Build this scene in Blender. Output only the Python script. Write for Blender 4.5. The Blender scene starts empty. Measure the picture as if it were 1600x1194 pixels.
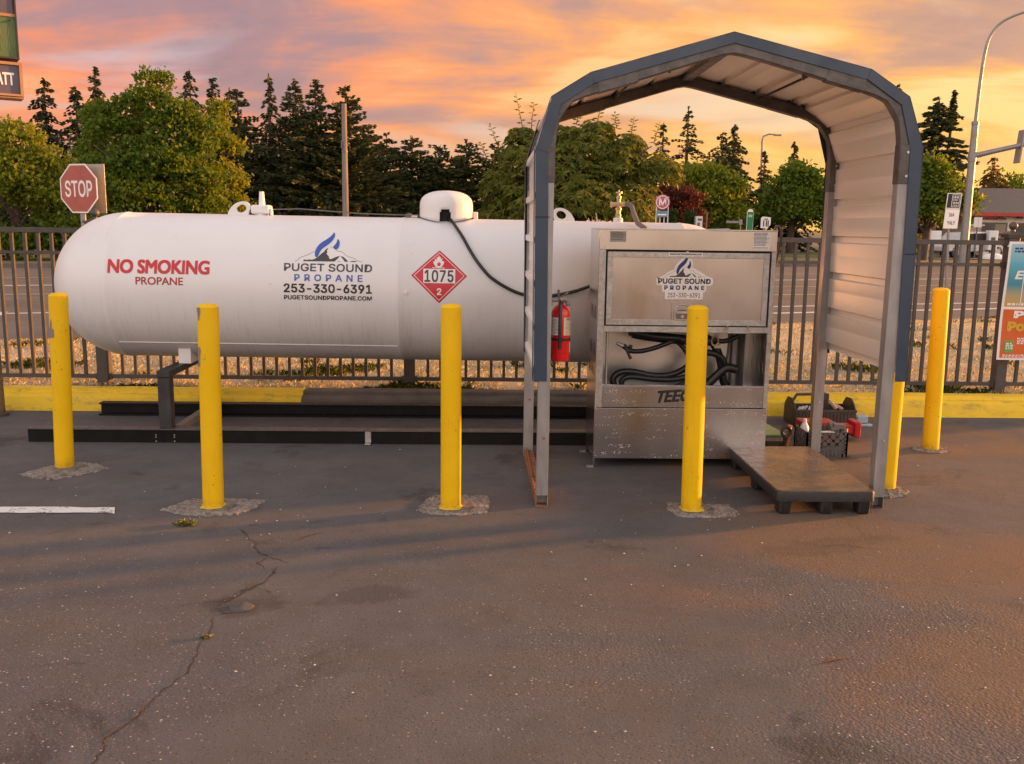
import bpy, bmesh, math, random, os
import numpy as np
from mathutils import Vector, Matrix

scene = bpy.context.scene
COL = scene.collection
R_ = math.radians

# ------------------------------------------------------------------ camera
cam_d = bpy.data.cameras.new('camera')
cam = bpy.data.objects.new('camera', cam_d)
COL.objects.link(cam)
cam_d.sensor_fit = 'HORIZONTAL'
cam_d.sensor_width = 36.0
cam_d.lens = 36.0 * 1450.0 / 1600.0
cam_d.clip_start = 0.05
cam_d.clip_end = 3000.0


def set_camera(pitch=9.56, yaw=1.8, roll=0.80, h=1.5):
    p, y, r = R_(pitch), R_(yaw), R_(roll)
    fw = Vector((math.sin(y) * math.cos(p), math.cos(y) * math.cos(p), -math.sin(p)))
    r0 = Vector((math.cos(y), -math.sin(y), 0))
    u0 = r0.cross(fw)
    rt = r0 * math.cos(r) + u0 * math.sin(r)
    up = -r0 * math.sin(r) + u0 * math.cos(r)
    cam.matrix_world = Matrix(((rt.x, up.x, -fw.x, 0), (rt.y, up.y, -fw.y, 0), (rt.z, up.z, -fw.z, h), (0, 0, 0, 1)))


set_camera()
scene.camera = cam


def srgb(r, g, b, a=1.0):
    f = lambda c: (c / 255.0) / 12.92 if c / 255.0 <= 0.04045 else ((c / 255.0 + 0.055) / 1.055) ** 2.4
    return (f(r), f(g), f(b), a)


# ------------------------------------------------------------------ node helper
class NT:
    def __init__(self, tree):
        self.t = tree
        self.t.nodes.clear()

    def n(self, kind, **kw):
        nd = self.t.nodes.new(kind)
        for k, v in kw.items():
            setattr(nd, k, v)
        return nd

    def l(self, a, b):
        self.t.links.new(a, b)

    def _put(self, sock, v):
        if isinstance(v, bpy.types.NodeSocket):
            self.l(v, sock)
        elif v is not None:
            sock.default_value = v

    def math(self, op, a, b=None, c=None, clamp=False):
        nd = self.n('ShaderNodeMath', operation=op, use_clamp=clamp)
        self._put(nd.inputs[0], a)
        if b is not None: self._put(nd.inputs[1], b)
        if c is not None: self._put(nd.inputs[2], c)
        return nd.outputs[0]

    def mix(self, fac, a, b, mode='MIX'):
        nd = self.n('ShaderNodeMix', data_type='RGBA', blend_type=mode)
        self._put(nd.inputs[0], fac)
        self._put(nd.inputs[6], a)
        self._put(nd.inputs[7], b)
        return nd.outputs[2]

    def ramp(self, fac, stops, interp='LINEAR'):
        nd = self.n('ShaderNodeValToRGB')
        cr = nd.color_ramp
        cr.interpolation = interp
        while len(cr.elements) < len(stops):
            cr.elements.new(0.5)
        for e, (p, c) in zip(cr.elements, stops):
            e.position = p
            e.color = c if len(c) == 4 else (*c, 1)
        self._put(nd.inputs[0], fac)
        return nd.outputs[0]

    def smooth(self, v, lo, hi, tolo=0.0, tohi=1.0):
        nd = self.n('ShaderNodeMapRange', interpolation_type='SMOOTHSTEP')
        self._put(nd.inputs[0], v)
        nd.inputs[1].default_value = lo
        nd.inputs[2].default_value = hi
        nd.inputs[3].default_value = tolo
        nd.inputs[4].default_value = tohi
        return nd.outputs[0]

    def noise(self, vec, scale, detail=4.0, rough=0.55, dist=0.0, lac=2.0):
        nd = self.n('ShaderNodeTexNoise')
        if vec is not None: self.l(vec, nd.inputs['Vector'])
        nd.inputs['Scale'].default_value = scale
        nd.inputs['Detail'].default_value = detail
        nd.inputs['Roughness'].default_value = rough
        nd.inputs['Distortion'].default_value = dist
        nd.inputs['Lacunarity'].default_value = lac
        return nd.outputs[0]

    def voronoi(self, vec, scale, feature='F1', rnd=1.0):
        nd = self.n('ShaderNodeTexVoronoi', feature=feature)
        if vec is not None: self.l(vec, nd.inputs['Vector'])
        nd.inputs['Scale'].default_value = scale
        nd.inputs['Randomness'].default_value = rnd
        return nd

    def mapping(self, vec, scale=(1, 1, 1), loc=(0, 0, 0), rot=(0, 0, 0)):
        nd = self.n('ShaderNodeMapping')
        self.l(vec, nd.inputs[0])
        nd.inputs[1].default_value = loc
        nd.inputs[2].default_value = rot
        nd.inputs[3].default_value = scale
        return nd.outputs[0]


# ------------------------------------------------------------------ sun + sky
SUN_AZ = 72.0      # degrees clockwise from +Y (the way the camera looks) towards +X
SUN_EL = 6.0
sun_d = bpy.data.lights.new('sun', 'SUN')
sun_d.energy = 4.0
sun_d.color = (1.0, 0.40, 0.10)
sun_d.angle = R_(2.4)
sun = bpy.data.objects.new('sun', sun_d)
COL.objects.link(sun)
_sd = Vector((math.sin(R_(SUN_AZ)) * math.cos(R_(SUN_EL)), math.cos(R_(SUN_AZ)) * math.cos(R_(SUN_EL)), math.sin(R_(SUN_EL))))
sun.rotation_euler = _sd.to_track_quat('Z', 'Y').to_euler()
sun.location = (40, 20, 12)

world = bpy.data.worlds.new('World')
scene.world = world
world.use_nodes = True


def build_world():
    w = NT(world.node_tree)
    tc = w.n('ShaderNodeTexCoord')
    d = tc.outputs['Generated']
    sep = w.n('ShaderNodeSeparateXYZ')
    w.l(d, sep.inputs[0])
    x, y, z = sep.outputs
    zc = w.math('MAXIMUM', z, 0.0)
    den = w.math('ADD', zc, 0.24)
    px = w.math('DIVIDE', x, den)
    py = w.math('DIVIDE', y, den)
    cb = w.n('ShaderNodeCombineXYZ')
    w.l(px, cb.inputs[0]); w.l(py, cb.inputs[1])
    plane = cb.outputs[0]
    # streaky cloud decks seen in perspective
    m1 = w.mapping(plane, scale=(0.95, 1.25, 1), loc=(3.1, 1.7, 0), rot=(0, 0, R_(-9)))
    n1 = w.noise(m1, 1.45, 8, 0.52, 0.5)
    m2 = w.mapping(plane, scale=(0.75, 1.5, 1), loc=(7.4, 4.2, 0), rot=(0, 0, R_(-14)))
    n2 = w.noise(m2, 1.3, 7, 0.52, 0.5)
    m3 = w.mapping(plane, scale=(0.7, 2.2, 1), loc=(1.2, 9.3, 0), rot=(0, 0, R_(-6)))
    n3 = w.noise(m3, 2.6, 8, 0.58, 0.5)
    lit = w.math('ADD', w.math('MULTIPLY', n1, 0.72), w.math('MULTIPLY', n3, 0.28))
    lit = w.math('ADD', lit, w.smooth(x, -0.55, 0.1, -0.008, 0.028))
    left = w.ramp(lit, [(0.37, srgb(150, 124, 132)), (0.46, srgb(174, 132, 134)), (0.505, srgb(206, 138, 122)),
                        (0.55, srgb(241, 142, 100)), (0.62, srgb(252, 170, 114))])
    right = w.ramp(lit, [(0.37, srgb(182, 140, 126)), (0.46, srgb(206, 152, 120)), (0.505, srgb(234, 166, 108)),
                         (0.55, srgb(252, 182, 98)), (0.63, srgb(255, 212, 136))])
    side = w.smooth(x, -0.34, 0.46)
    cloud = w.mix(side, left, right)
    # thin pale openings between the decks
    gapl = w.mix(side, srgb(203, 184, 190), srgb(246, 214, 170))
    gap = w.smooth(w.math('ADD', n2, w.smooth(z, 0.13, 0.25, 0.0, 0.05)), 0.54, 0.69, 0.0, 0.8)
    front = w.mix(gap, cloud, gapl)
    # warm band along the horizon
    hz = w.mix(side, srgb(214, 142, 118), srgb(255, 200, 90))
    hzf = w.smooth(z, 0.015, 0.15, 0.65, 0.0)
    front = w.mix(hzf, front, hz)
    front = w.mix(1.0, front, (0.80, 0.80, 0.81, 1), 'MULTIPLY')
    # the eastern half of the sky, behind the camera: pale and brighter overhead
    back = w.ramp(zc, [(0.0, (0.98, 0.66, 0.44)), (0.10, (1.28, 0.95, 0.73)), (0.28, (1.40, 1.26, 1.20)),
                       (0.60, (0.80, 0.76, 0.79)), (1.0, (0.36, 0.34, 0.36))])
    bcl = w.noise(plane, 0.6, 4, 0.55, 0.3)
    back = w.mix(w.smooth(bcl, 0.42, 0.62, 0.0, 0.35), back, (1.25, 1.05, 0.98, 1), 'MULTIPLY')
    fb = w.smooth(w.math('ADD', y, w.math('MULTIPLY', z, -0.75)), -0.35, 0.35)
    sky = w.mix(fb, back, front)
    # below the horizon: dim earth
    sky = w.mix(w.smooth(z, -0.06, 0.0), (0.09, 0.075, 0.065, 1), sky)
    bg = w.n('ShaderNodeBackground')
    w.l(sky, bg.inputs[0])
    bg.inputs[1].default_value = 0.47
    ns = w.n('ShaderNodeTexSky', sky_type='NISHITA')
    ns.sun_disc = False
    ns.sun_elevation = R_(SUN_EL)
    ns.sun_rotation = R_(SUN_AZ)
    bg2 = w.n('ShaderNodeBackground')
    w.l(ns.outputs[0], bg2.inputs[0])
    bg2.inputs[1].default_value = 0.006
    add = w.n('ShaderNodeAddShader')
    w.l(bg.outputs[0], add.inputs[0]); w.l(bg2.outputs[0], add.inputs[1])
    out = w.n('ShaderNodeOutputWorld')
    w.l(add.outputs[0], out.inputs[0])


build_world()
scene.view_settings.view_transform = 'Standard'
scene.view_settings.look = 'None'
scene.view_settings.exposure = 1.52
scene.view_settings.gamma = 1.0
scene.view_settings.use_curve_mapping = False
scene.cycles.max_bounces = 6
scene.cycles.diffuse_bounces = 3
scene.cycles.glossy_bounces = 3
scene.cycles.transmission_bounces = 3
scene.cycles.caustics_reflective = False
scene.cycles.caustics_refractive = False
scene.cycles.use_denoising = True
scene.cycles.sample_clamp_indirect = 6.0


# ------------------------------------------------------------------ materials
MATS = {}


def pm(name, col, rough=0.5, metal=0.0, var=0.12, scale=6.0, bump=0.0, bscale=60.0, coat=0.0, dirt=None, dirtf=0.0,
       dscale=3.0, spec=0.5, stretch=(1, 1, 1), rvar=0.1):
    """Painted / metal / plastic surface: base colour varied by noise, optional dirt patches and bump."""
    m = bpy.data.materials.new(name)
    m.use_nodes = True
    t = NT(m.node_tree)
    tc = t.n('ShaderNodeTexCoord')
    v = t.mapping(tc.outputs['Object'], scale=stretch)
    nz = t.noise(v, scale, 5, 0.6)
    c = (*col[:3], 1)
    lo = tuple(q * (1 - var) for q in col[:3]) + (1,)
    hi = tuple(min(1, q * (1 + var)) for q in col[:3]) + (1,)
    base = t.ramp(nz, [(0.3, lo), (0.7, hi)])
    if dirt is not None:
        dn = t.noise(v, dscale, 7, 0.68)
        base = t.mix(t.smooth(dn, 0.5, 0.68, 0.0, dirtf), base, (*dirt[:3], 1))
    b = t.n('ShaderNodeBsdfPrincipled')
    t.l(base, b.inputs['Base Color'])
    rn = t.noise(v, scale * 2.3, 4, 0.6)
    t.l(t.smooth(rn, 0.3, 0.7, max(0.02, rough - rvar), min(1, rough + rvar)), b.inputs['Roughness'])
    b.inputs['Metallic'].default_value = metal
    b.inputs['Specular IOR Level'].default_value = spec
    if coat: b.inputs['Coat Weight'].default_value = coat
    if bump:
        bn = t.n('ShaderNodeBump')
        bn.inputs['Strength'].default_value = bump
        bn.inputs['Distance'].default_value = 0.01
        t.l(t.noise(v, bscale, 4, 0.6), bn.inputs['Height'])
        t.l(bn.outputs[0], b.inputs['Normal'])
    o = t.n('ShaderNodeOutputMaterial')
    t.l(b.outputs[0], o.inputs[0])
    MATS[name] = m
    return m


def leafmat(name, c1, c2, c3, trans=0.45, rough=0.55):
    """Foliage: each leaf card has its own tint, part of the light passes through."""
    m = bpy.data.materials.new(name)
    m.use_nodes = True
    t = NT(m.node_tree)
    g = t.n('ShaderNodeNewGeometry')
    rnd = g.outputs['Random Per Island']
    tc = t.n('ShaderNodeTexCoord')
    nz = t.noise(tc.outputs['Object'], 0.7, 3, 0.6)
    f = t.math('ADD', t.math('MULTIPLY', rnd, 0.55), t.math('MULTIPLY', nz, 0.45))
    col = t.ramp(f, [(0.2, c1), (0.5, c2), (0.8, c3)])
    b = t.n('ShaderNodeBsdfPrincipled')
    t.l(col, b.inputs['Base Color'])
    b.inputs['Roughness'].default_value = rough
    b.inputs['Specular IOR Level'].default_value = 0.25
    tr = t.n('ShaderNodeBsdfTranslucent')
    t.l(t.mix(1.0, col, (1.25, 1.25, 0.6, 1), 'MULTIPLY'), tr.inputs[0])
    mx = t.n('ShaderNodeMixShader')
    mx.inputs[0].default_value = trans
    t.l(b.outputs[0], mx.inputs[1]); t.l(tr.outputs[0], mx.inputs[2])
    o = t.n('ShaderNodeOutputMaterial')
    t.l(mx.outputs[0], o.inputs[0])
    MATS[name] = m
    return m


# ------------------------------------------------------------------ mesh builder
OFF = {}          # world offset of each thing's root


class MB:
    def __init__(self):
        self.v, self.f, self.mi, self.cuts = [], [], [], []

    def pieces(self):
        c = self.cuts + [(len(self.v), len(self.f))]
        return [(c[i][0], c[i + 1][0], c[i][1], c[i + 1][1]) for i in range(len(c) - 1)]

    def add(self, vs, fs, mi=0):
        o = len(self.v)
        self.cuts.append((o, len(self.f)))
        self.v.extend([tuple(p) for p in vs])
        self.f.extend([tuple(i + o for i in f) for f in fs])
        self.mi.extend([mi] * len(fs))
        return self

    def box(self, x0, x1, y0, y1, z0, z1, mi=0):
        vs = [(x0, y0, z0), (x1, y0, z0), (x1, y1, z0), (x0, y1, z0), (x0, y0, z1), (x1, y0, z1), (x1, y1, z1), (x0, y1, z1)]
        return self.add(vs, [(0, 3, 2, 1), (4, 5, 6, 7), (0, 1, 5, 4), (1, 2, 6, 5), (2, 3, 7, 6), (3, 0, 4, 7)], mi)

    def rbox(self, x0, x1, y0, y1, z0, z1, r=0.01, seg=3, axis='z', mi=0):
        """box with rounded vertical (or other axis) edges and small top chamfer"""
        pts = []
        if axis == 'z': a0, a1, b0, b1, c0, c1 = x0, x1, y0, y1, z0, z1
        elif axis == 'y': a0, a1, b0, b1, c0, c1 = x0, x1, z0, z1, y0, y1
        else: a0, a1, b0, b1, c0, c1 = y0, y1, z0, z1, x0, x1
        for cx, cy, s in ((a1 - r, b1 - r, 0), (a0 + r, b1 - r, 1), (a0 + r, b0 + r, 2), (a1 - r, b0 + r, 3)):
            for k in range(seg + 1):
                an = (s + k / seg) * math.pi / 2
                pts.append((cx + r * math.cos(an), cy + r * math.sin(an)))
        n = len(pts)
        cx, cy = (a0 + a1) / 2, (b0 + b1) / 2
        ch = min(r * 0.5, (c1 - c0) * 0.25)
        sx = 1 - ch / max(1e-6, (a1 - a0) / 2); sy = 1 - ch / max(1e-6, (b1 - b0) / 2)
        rings = []
        for c, k in ((c0, 1), (c0 + ch, 0), (c1 - ch, 0), (c1, 1)):
            for (p, q) in pts:
                P = (cx + (p - cx) * (sx if k else 1), cy + (q - cy) * (sy if k else 1))
                rings.append(self._ax(P, c, axis))
        fs = []
        for r_ in range(3):
            for i in range(n):
                j = (i + 1) % n
                fs.append((r_ * n + i, r_ * n + j, (r_ + 1) * n + j, (r_ + 1) * n + i))
        fs.append(tuple(reversed(range(n)))); fs.append(tuple(3 * n + i for i in range(n)))
        return self.add(rings, fs, mi)

    @staticmethod
    def _ax(P, c, axis):
        if axis == 'z': return (P[0], P[1], c)
        if axis == 'y': return (P[0], c, P[1])
        return (c, P[0], P[1])

    def prism(self, poly, c0, c1, axis='y', mi=0):
        """extrude a 2D polygon; axis y: poly is (x,z); axis x: poly is (y,z); axis z: (x,y)"""
        n = len(poly)
        vs = [self._ax(p, c0, axis) for p in poly] + [self._ax(p, c1, axis) for p in poly]
        fs = [tuple(range(n)), tuple(reversed(range(n, 2 * n)))]
        for i in range(n):
            j = (i + 1) % n
            fs.append((i, i + n, j + n, j))
        return self.add(vs, fs, mi)

    def tube(self, path, r, n=10, cap=True, mi=0, close=False):
        P = [Vector(p) for p in path]
        rr = r if isinstance(r, (list, tuple)) else [r] * len(P)
        T = []
        for i in range(len(P)):
            a = P[max(0, i - 1)]; b = P[min(len(P) - 1, i + 1)]
            T.append((b - a).normalized())
        ref = Vector((0, 0, 1)) if abs(T[0].z) < 0.9 else Vector((1, 0, 0))
        u = T[0].cross(ref).normalized()
        vs = []
        for i in range(len(P)):
            u = (u - T[i] * u.dot(T[i]))
            u = u.normalized() if u.length > 1e-6 else T[i].orthogonal().normalized()
            w = T[i].cross(u)
            for k in range(n):
                an = 2 * math.pi * k / n
                vs.append(P[i] + (u * math.cos(an) + w * math.sin(an)) * rr[i])
        fs = []
        for i in range(len(P) - 1):
            for k in range(n):
                j = (k + 1) % n
                fs.append((i * n + k, i * n + j, (i + 1) * n + j, (i + 1) * n + k))
        if cap:
            fs.append(tuple(reversed(range(n))))
            fs.append(tuple((len(P) - 1) * n + k for k in range(n)))
        return self.add(vs, fs, mi)

    def lathe(self, prof, c, n=32, axis='z', mi=0, cap=True):
        """prof: list of (r, h) along the axis from centre c"""
        vs = []
        for (r, h) in prof:
            for k in range(n):
                an = 2 * math.pi * k / n
                a, b = r * math.cos(an), r * math.sin(an)
                if axis == 'z': vs.append((c[0] + a, c[1] + b, c[2] + h))
                elif axis == 'x': vs.append((c[0] + h, c[1] + a, c[2] + b))
                else: vs.append((c[0] + a, c[1] + h, c[2] + b))
        fs = []
        for i in range(len(prof) - 1):
            for k in range(n):
                j = (k + 1) % n
                fs.append((i * n + k, i * n + j, (i + 1) * n + j, (i + 1) * n + k))
        if cap:
            fs.append(tuple(reversed(range(n))))
            fs.append(tuple((len(prof) - 1) * n + k for k in range(n)))
        return self.add(vs, fs, mi)

    def bar(self, a, b, wx, wy, mi=0):
        """rectangular bar from a to b; wx = width across (horizontal), wy = the other width"""
        a, b = Vector(a), Vector(b)
        t = (b - a).normalized()
        ref = Vector((0, 0, 1)) if abs(t.z) < 0.95 else Vector((0, 1, 0))
        u = t.cross(ref).normalized(); w = t.cross(u)
        vs = []
        for P in (a, b):
            for s, q in ((-1, -1), (1, -1), (1, 1), (-1, 1)):
                vs.append(P + u * (s * wx / 2) + w * (q * wy / 2))
        return self.add(vs, [(3, 2, 1, 0), (4, 5, 6, 7), (0, 1, 5, 4), (1, 2, 6, 5), (2, 3, 7, 6), (3, 0, 4, 7)], mi)

    def ball(self, c, r, n=16, m=10, sx=1, sy=1, sz=1, mi=0):
        vs = [(c[0], c[1], c[2] - r * sz)]
        for i in range(1, m):
            ph = -math.pi / 2 + math.pi * i / m
            for k in range(n):
                an = 2 * math.pi * k / n
                vs.append((c[0] + r * sx * math.cos(ph) * math.cos(an), c[1] + r * sy * math.cos(ph) * math.sin(an), c[2] + r * sz * math.sin(ph)))
        vs.append((c[0], c[1], c[2] + r * sz))
        fs = [(0, 1 + (k + 1) % n, 1 + k) for k in range(n)]
        for i in range(m - 2):
            for k in range(n):
                j = (k + 1) % n
                fs.append((1 + i * n + k, 1 + i * n + j, 1 + (i + 1) * n + j, 1 + (i + 1) * n + k))
        t = len(vs) - 1; o = 1 + (m - 2) * n
        fs += [(o + k, o + (k + 1) % n, t) for k in range(n)]
        return self.add(vs, fs, mi)

    def build(self, name, mats, parent=None, smooth=True, bevel=0.0, angle=35, fix=True):
        me = bpy.data.meshes.new(name)
        off = OFF.get(parent.name, Vector((0, 0, 0))) if parent is not None else Vector((0, 0, 0))
        vs = [(p[0] - off.x, p[1] - off.y, p[2] - off.z) for p in self.v]
        me.from_pydata(vs, [], self.f)
        me.validate()
        ml = mats if isinstance(mats, (list, tuple)) else [mats]
        for m in ml: me.materials.append(m)
        if len(ml) > 1 and len(me.polygons) == len(self.mi):
            me.polygons.foreach_set('material_index', self.mi)
        if fix:
            bm = bmesh.new(); bm.from_mesh(me)
            bmesh.ops.recalc_face_normals(bm, faces=bm.faces)
            bm.to_mesh(me); bm.free()
        if smooth:
            me.polygons.foreach_set('use_smooth', [True] * len(me.polygons))
            me.set_sharp_from_angle(angle=R_(angle))
        me.update()
        o = bpy.data.objects.new(name, me)
        COL.objects.link(o)
        if parent is not None:
            o.parent = parent
            OFF[o.name] = off
        if bevel:
            b = o.modifiers.new('bevel', 'BEVEL')
            b.width = bevel; b.segments = 2; b.limit_method = 'ANGLE'; b.angle_limit = R_(40)
        return o


def each(b, name, mats, parent=None, **kw):
    """build every added piece as an object of its own"""
    res = []
    for (v0, v1, f0, f1) in b.pieces():
        c = MB(); c.v = b.v[v0:v1]; c.f = [tuple(i - v0 for i in f) for f in b.f[f0:f1]]; c.mi = b.mi[f0:f1]
        res.append(c.build(name, mats, parent, **kw))
    return res


def tag(o, label=None, cat=None, group=None, kind=None):
    if label: o['label'] = label
    if cat: o['category'] = cat
    if group: o['group'] = group
    if kind: o['kind'] = kind
    return o


def thing(name, label, cat, loc=(0, 0, 0), group=None):
    o = bpy.data.objects.new(name, None)
    o.empty_display_size = 0.2
    COL.objects.link(o)
    o.location = loc
    OFF[o.name] = Vector(loc)
    return tag(o, label, cat, group)


def sub(o):
    """root offset carried to a part so that sub-parts can be built in world coordinates"""
    return o


def copy_tree(o, parent=None):
    c = o.copy(); COL.objects.link(c)
    if parent is not None: c.parent = parent
    for ch in list(o.children): copy_tree(ch, c)
    return c


# ------------------------------------------------------------------ text
FONT = None
try:
    FONT = bpy.data.fonts.load(os.path.join(bpy.utils.system_resource('DATAFILES', path='fonts'), 'Inter.woff2'))
except Exception:
    FONT = None


def text2d(body, w, h, bold=0.0, spacing=1.0, shear=0.0, plain=False):
    """letters as a flat triangulated mesh fitted to w x h, origin at the lower left"""
    c = bpy.data.curves.new('txt', 'FONT')
    if FONT and not plain: c.font = FONT
    c.body = body; c.offset = bold; c.space_character = spacing; c.shear = shear
    c.resolution_u = 4
    o = bpy.data.objects.new('txt', c)
    COL.objects.link(o)
    bpy.context.view_layer.update()
    me = bpy.data.meshes.new_from_object(o.evaluated_get(bpy.context.evaluated_depsgraph_get()))
    vs = [(v.co.x, v.co.y) for v in me.vertices]
    fs = [tuple(p.vertices) for p in me.polygons]
    bpy.data.objects.remove(o); bpy.data.curves.remove(c); bpy.data.meshes.remove(me)
    x0 = min(v[0] for v in vs); x1 = max(v[0] for v in vs); y0 = min(v[1] for v in vs); y1 = max(v[1] for v in vs)
    return [((a - x0) / (x1 - x0) * w, (b - y0) / (y1 - y0) * h) for a, b in vs], fs


def poly2d(pts):
    """triangulated polygon"""
    bm = bmesh.new()
    f = bm.faces.new([bm.verts.new((p[0], p[1], 0)) for p in pts])
    bmesh.ops.triangulate(bm, faces=[f])
    bm.verts.index_update()
    vs = [(v.co.x, v.co.y) for v in bm.verts]; fs = [tuple(v.index for v in f.verts) for f in bm.faces]
    bm.free()
    return vs, fs


def line2d(pts, w):
    vs, fs = [], []
    n = len(pts)
    for i, p in enumerate(pts):
        a = pts[max(0, i - 1)]; b = pts[min(n - 1, i + 1)]
        t = Vector((b[0] - a[0], b[1] - a[1])).normalized()
        vs += [(p[0] - t.y * w / 2, p[1] + t.x * w / 2), (p[0] + t.y * w / 2, p[1] - t.x * w / 2)]
    for i in range(n - 1): fs.append((2 * i, 2 * i + 1, 2 * i + 3, 2 * i + 2))
    return vs, fs


def heavy(body, w, h, d, spacing=1.0, shear=0.0, plain=False):
    """bolder letters: the same lettering printed several times with tiny shifts"""
    vf = text2d(body, w - 2 * d, h - 2 * d, 0.0, spacing, shear, plain)
    res = [move2d(vf, d, d)]
    if d > 0:
        for q in ((-1, -1), (-1, 1), (1, -1), (1, 1), (0, 1), (0, -1), (1, 0), (-1, 0)): res.append(move2d(vf, d + d * q[0], d + d * q[1]))
    return res


def move2d(vf, du, dv, s=1.0):
    return [(a * s + du, b * s + dv) for a, b in vf[0]], vf[1]


def cut2d(vf, step=0.02):
    """cut a flat mesh along horizontal lines so that it can be bent"""
    bm = bmesh.new()
    vv = [bm.verts.new((a, b, 0)) for a, b in vf[0]]
    for f in vf[1]:
        try: bm.faces.new([vv[i] for i in f])
        except ValueError: pass
    lo = min(b for a, b in vf[0]); hi = max(b for a, b in vf[0])
    k = math.ceil(lo / step)
    while k * step < hi:
        geom = bm.verts[:] + bm.edges[:] + bm.faces[:]
        bmesh.ops.bisect_plane(bm, geom=geom, plane_co=(0, k * step, 0), plane_no=(0, 1, 0))
        k += 1
    bm.verts.index_update()
    out = [(v.co.x, v.co.y) for v in bm.verts], [tuple(v.index for v in f.verts) for f in bm.faces]
    bm.free()
    return out


def chaikin(pts, it=2, closed=True):
    for _ in range(it):
        q = []
        n = len(pts)
        for i in range(n if closed else n - 1):
            a, b = pts[i], pts[(i + 1) % n]
            q.append(tuple(0.75 * a[k] + 0.25 * b[k] for k in range(len(a))))
            q.append(tuple(0.25 * a[k] + 0.75 * b[k] for k in range(len(a))))
        pts = q if closed else [pts[0]] + q + [pts[-1]]
    return pts
from mathutils import noise as mnoise
rng = np.random.default_rng(7)
random.seed(11)

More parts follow.
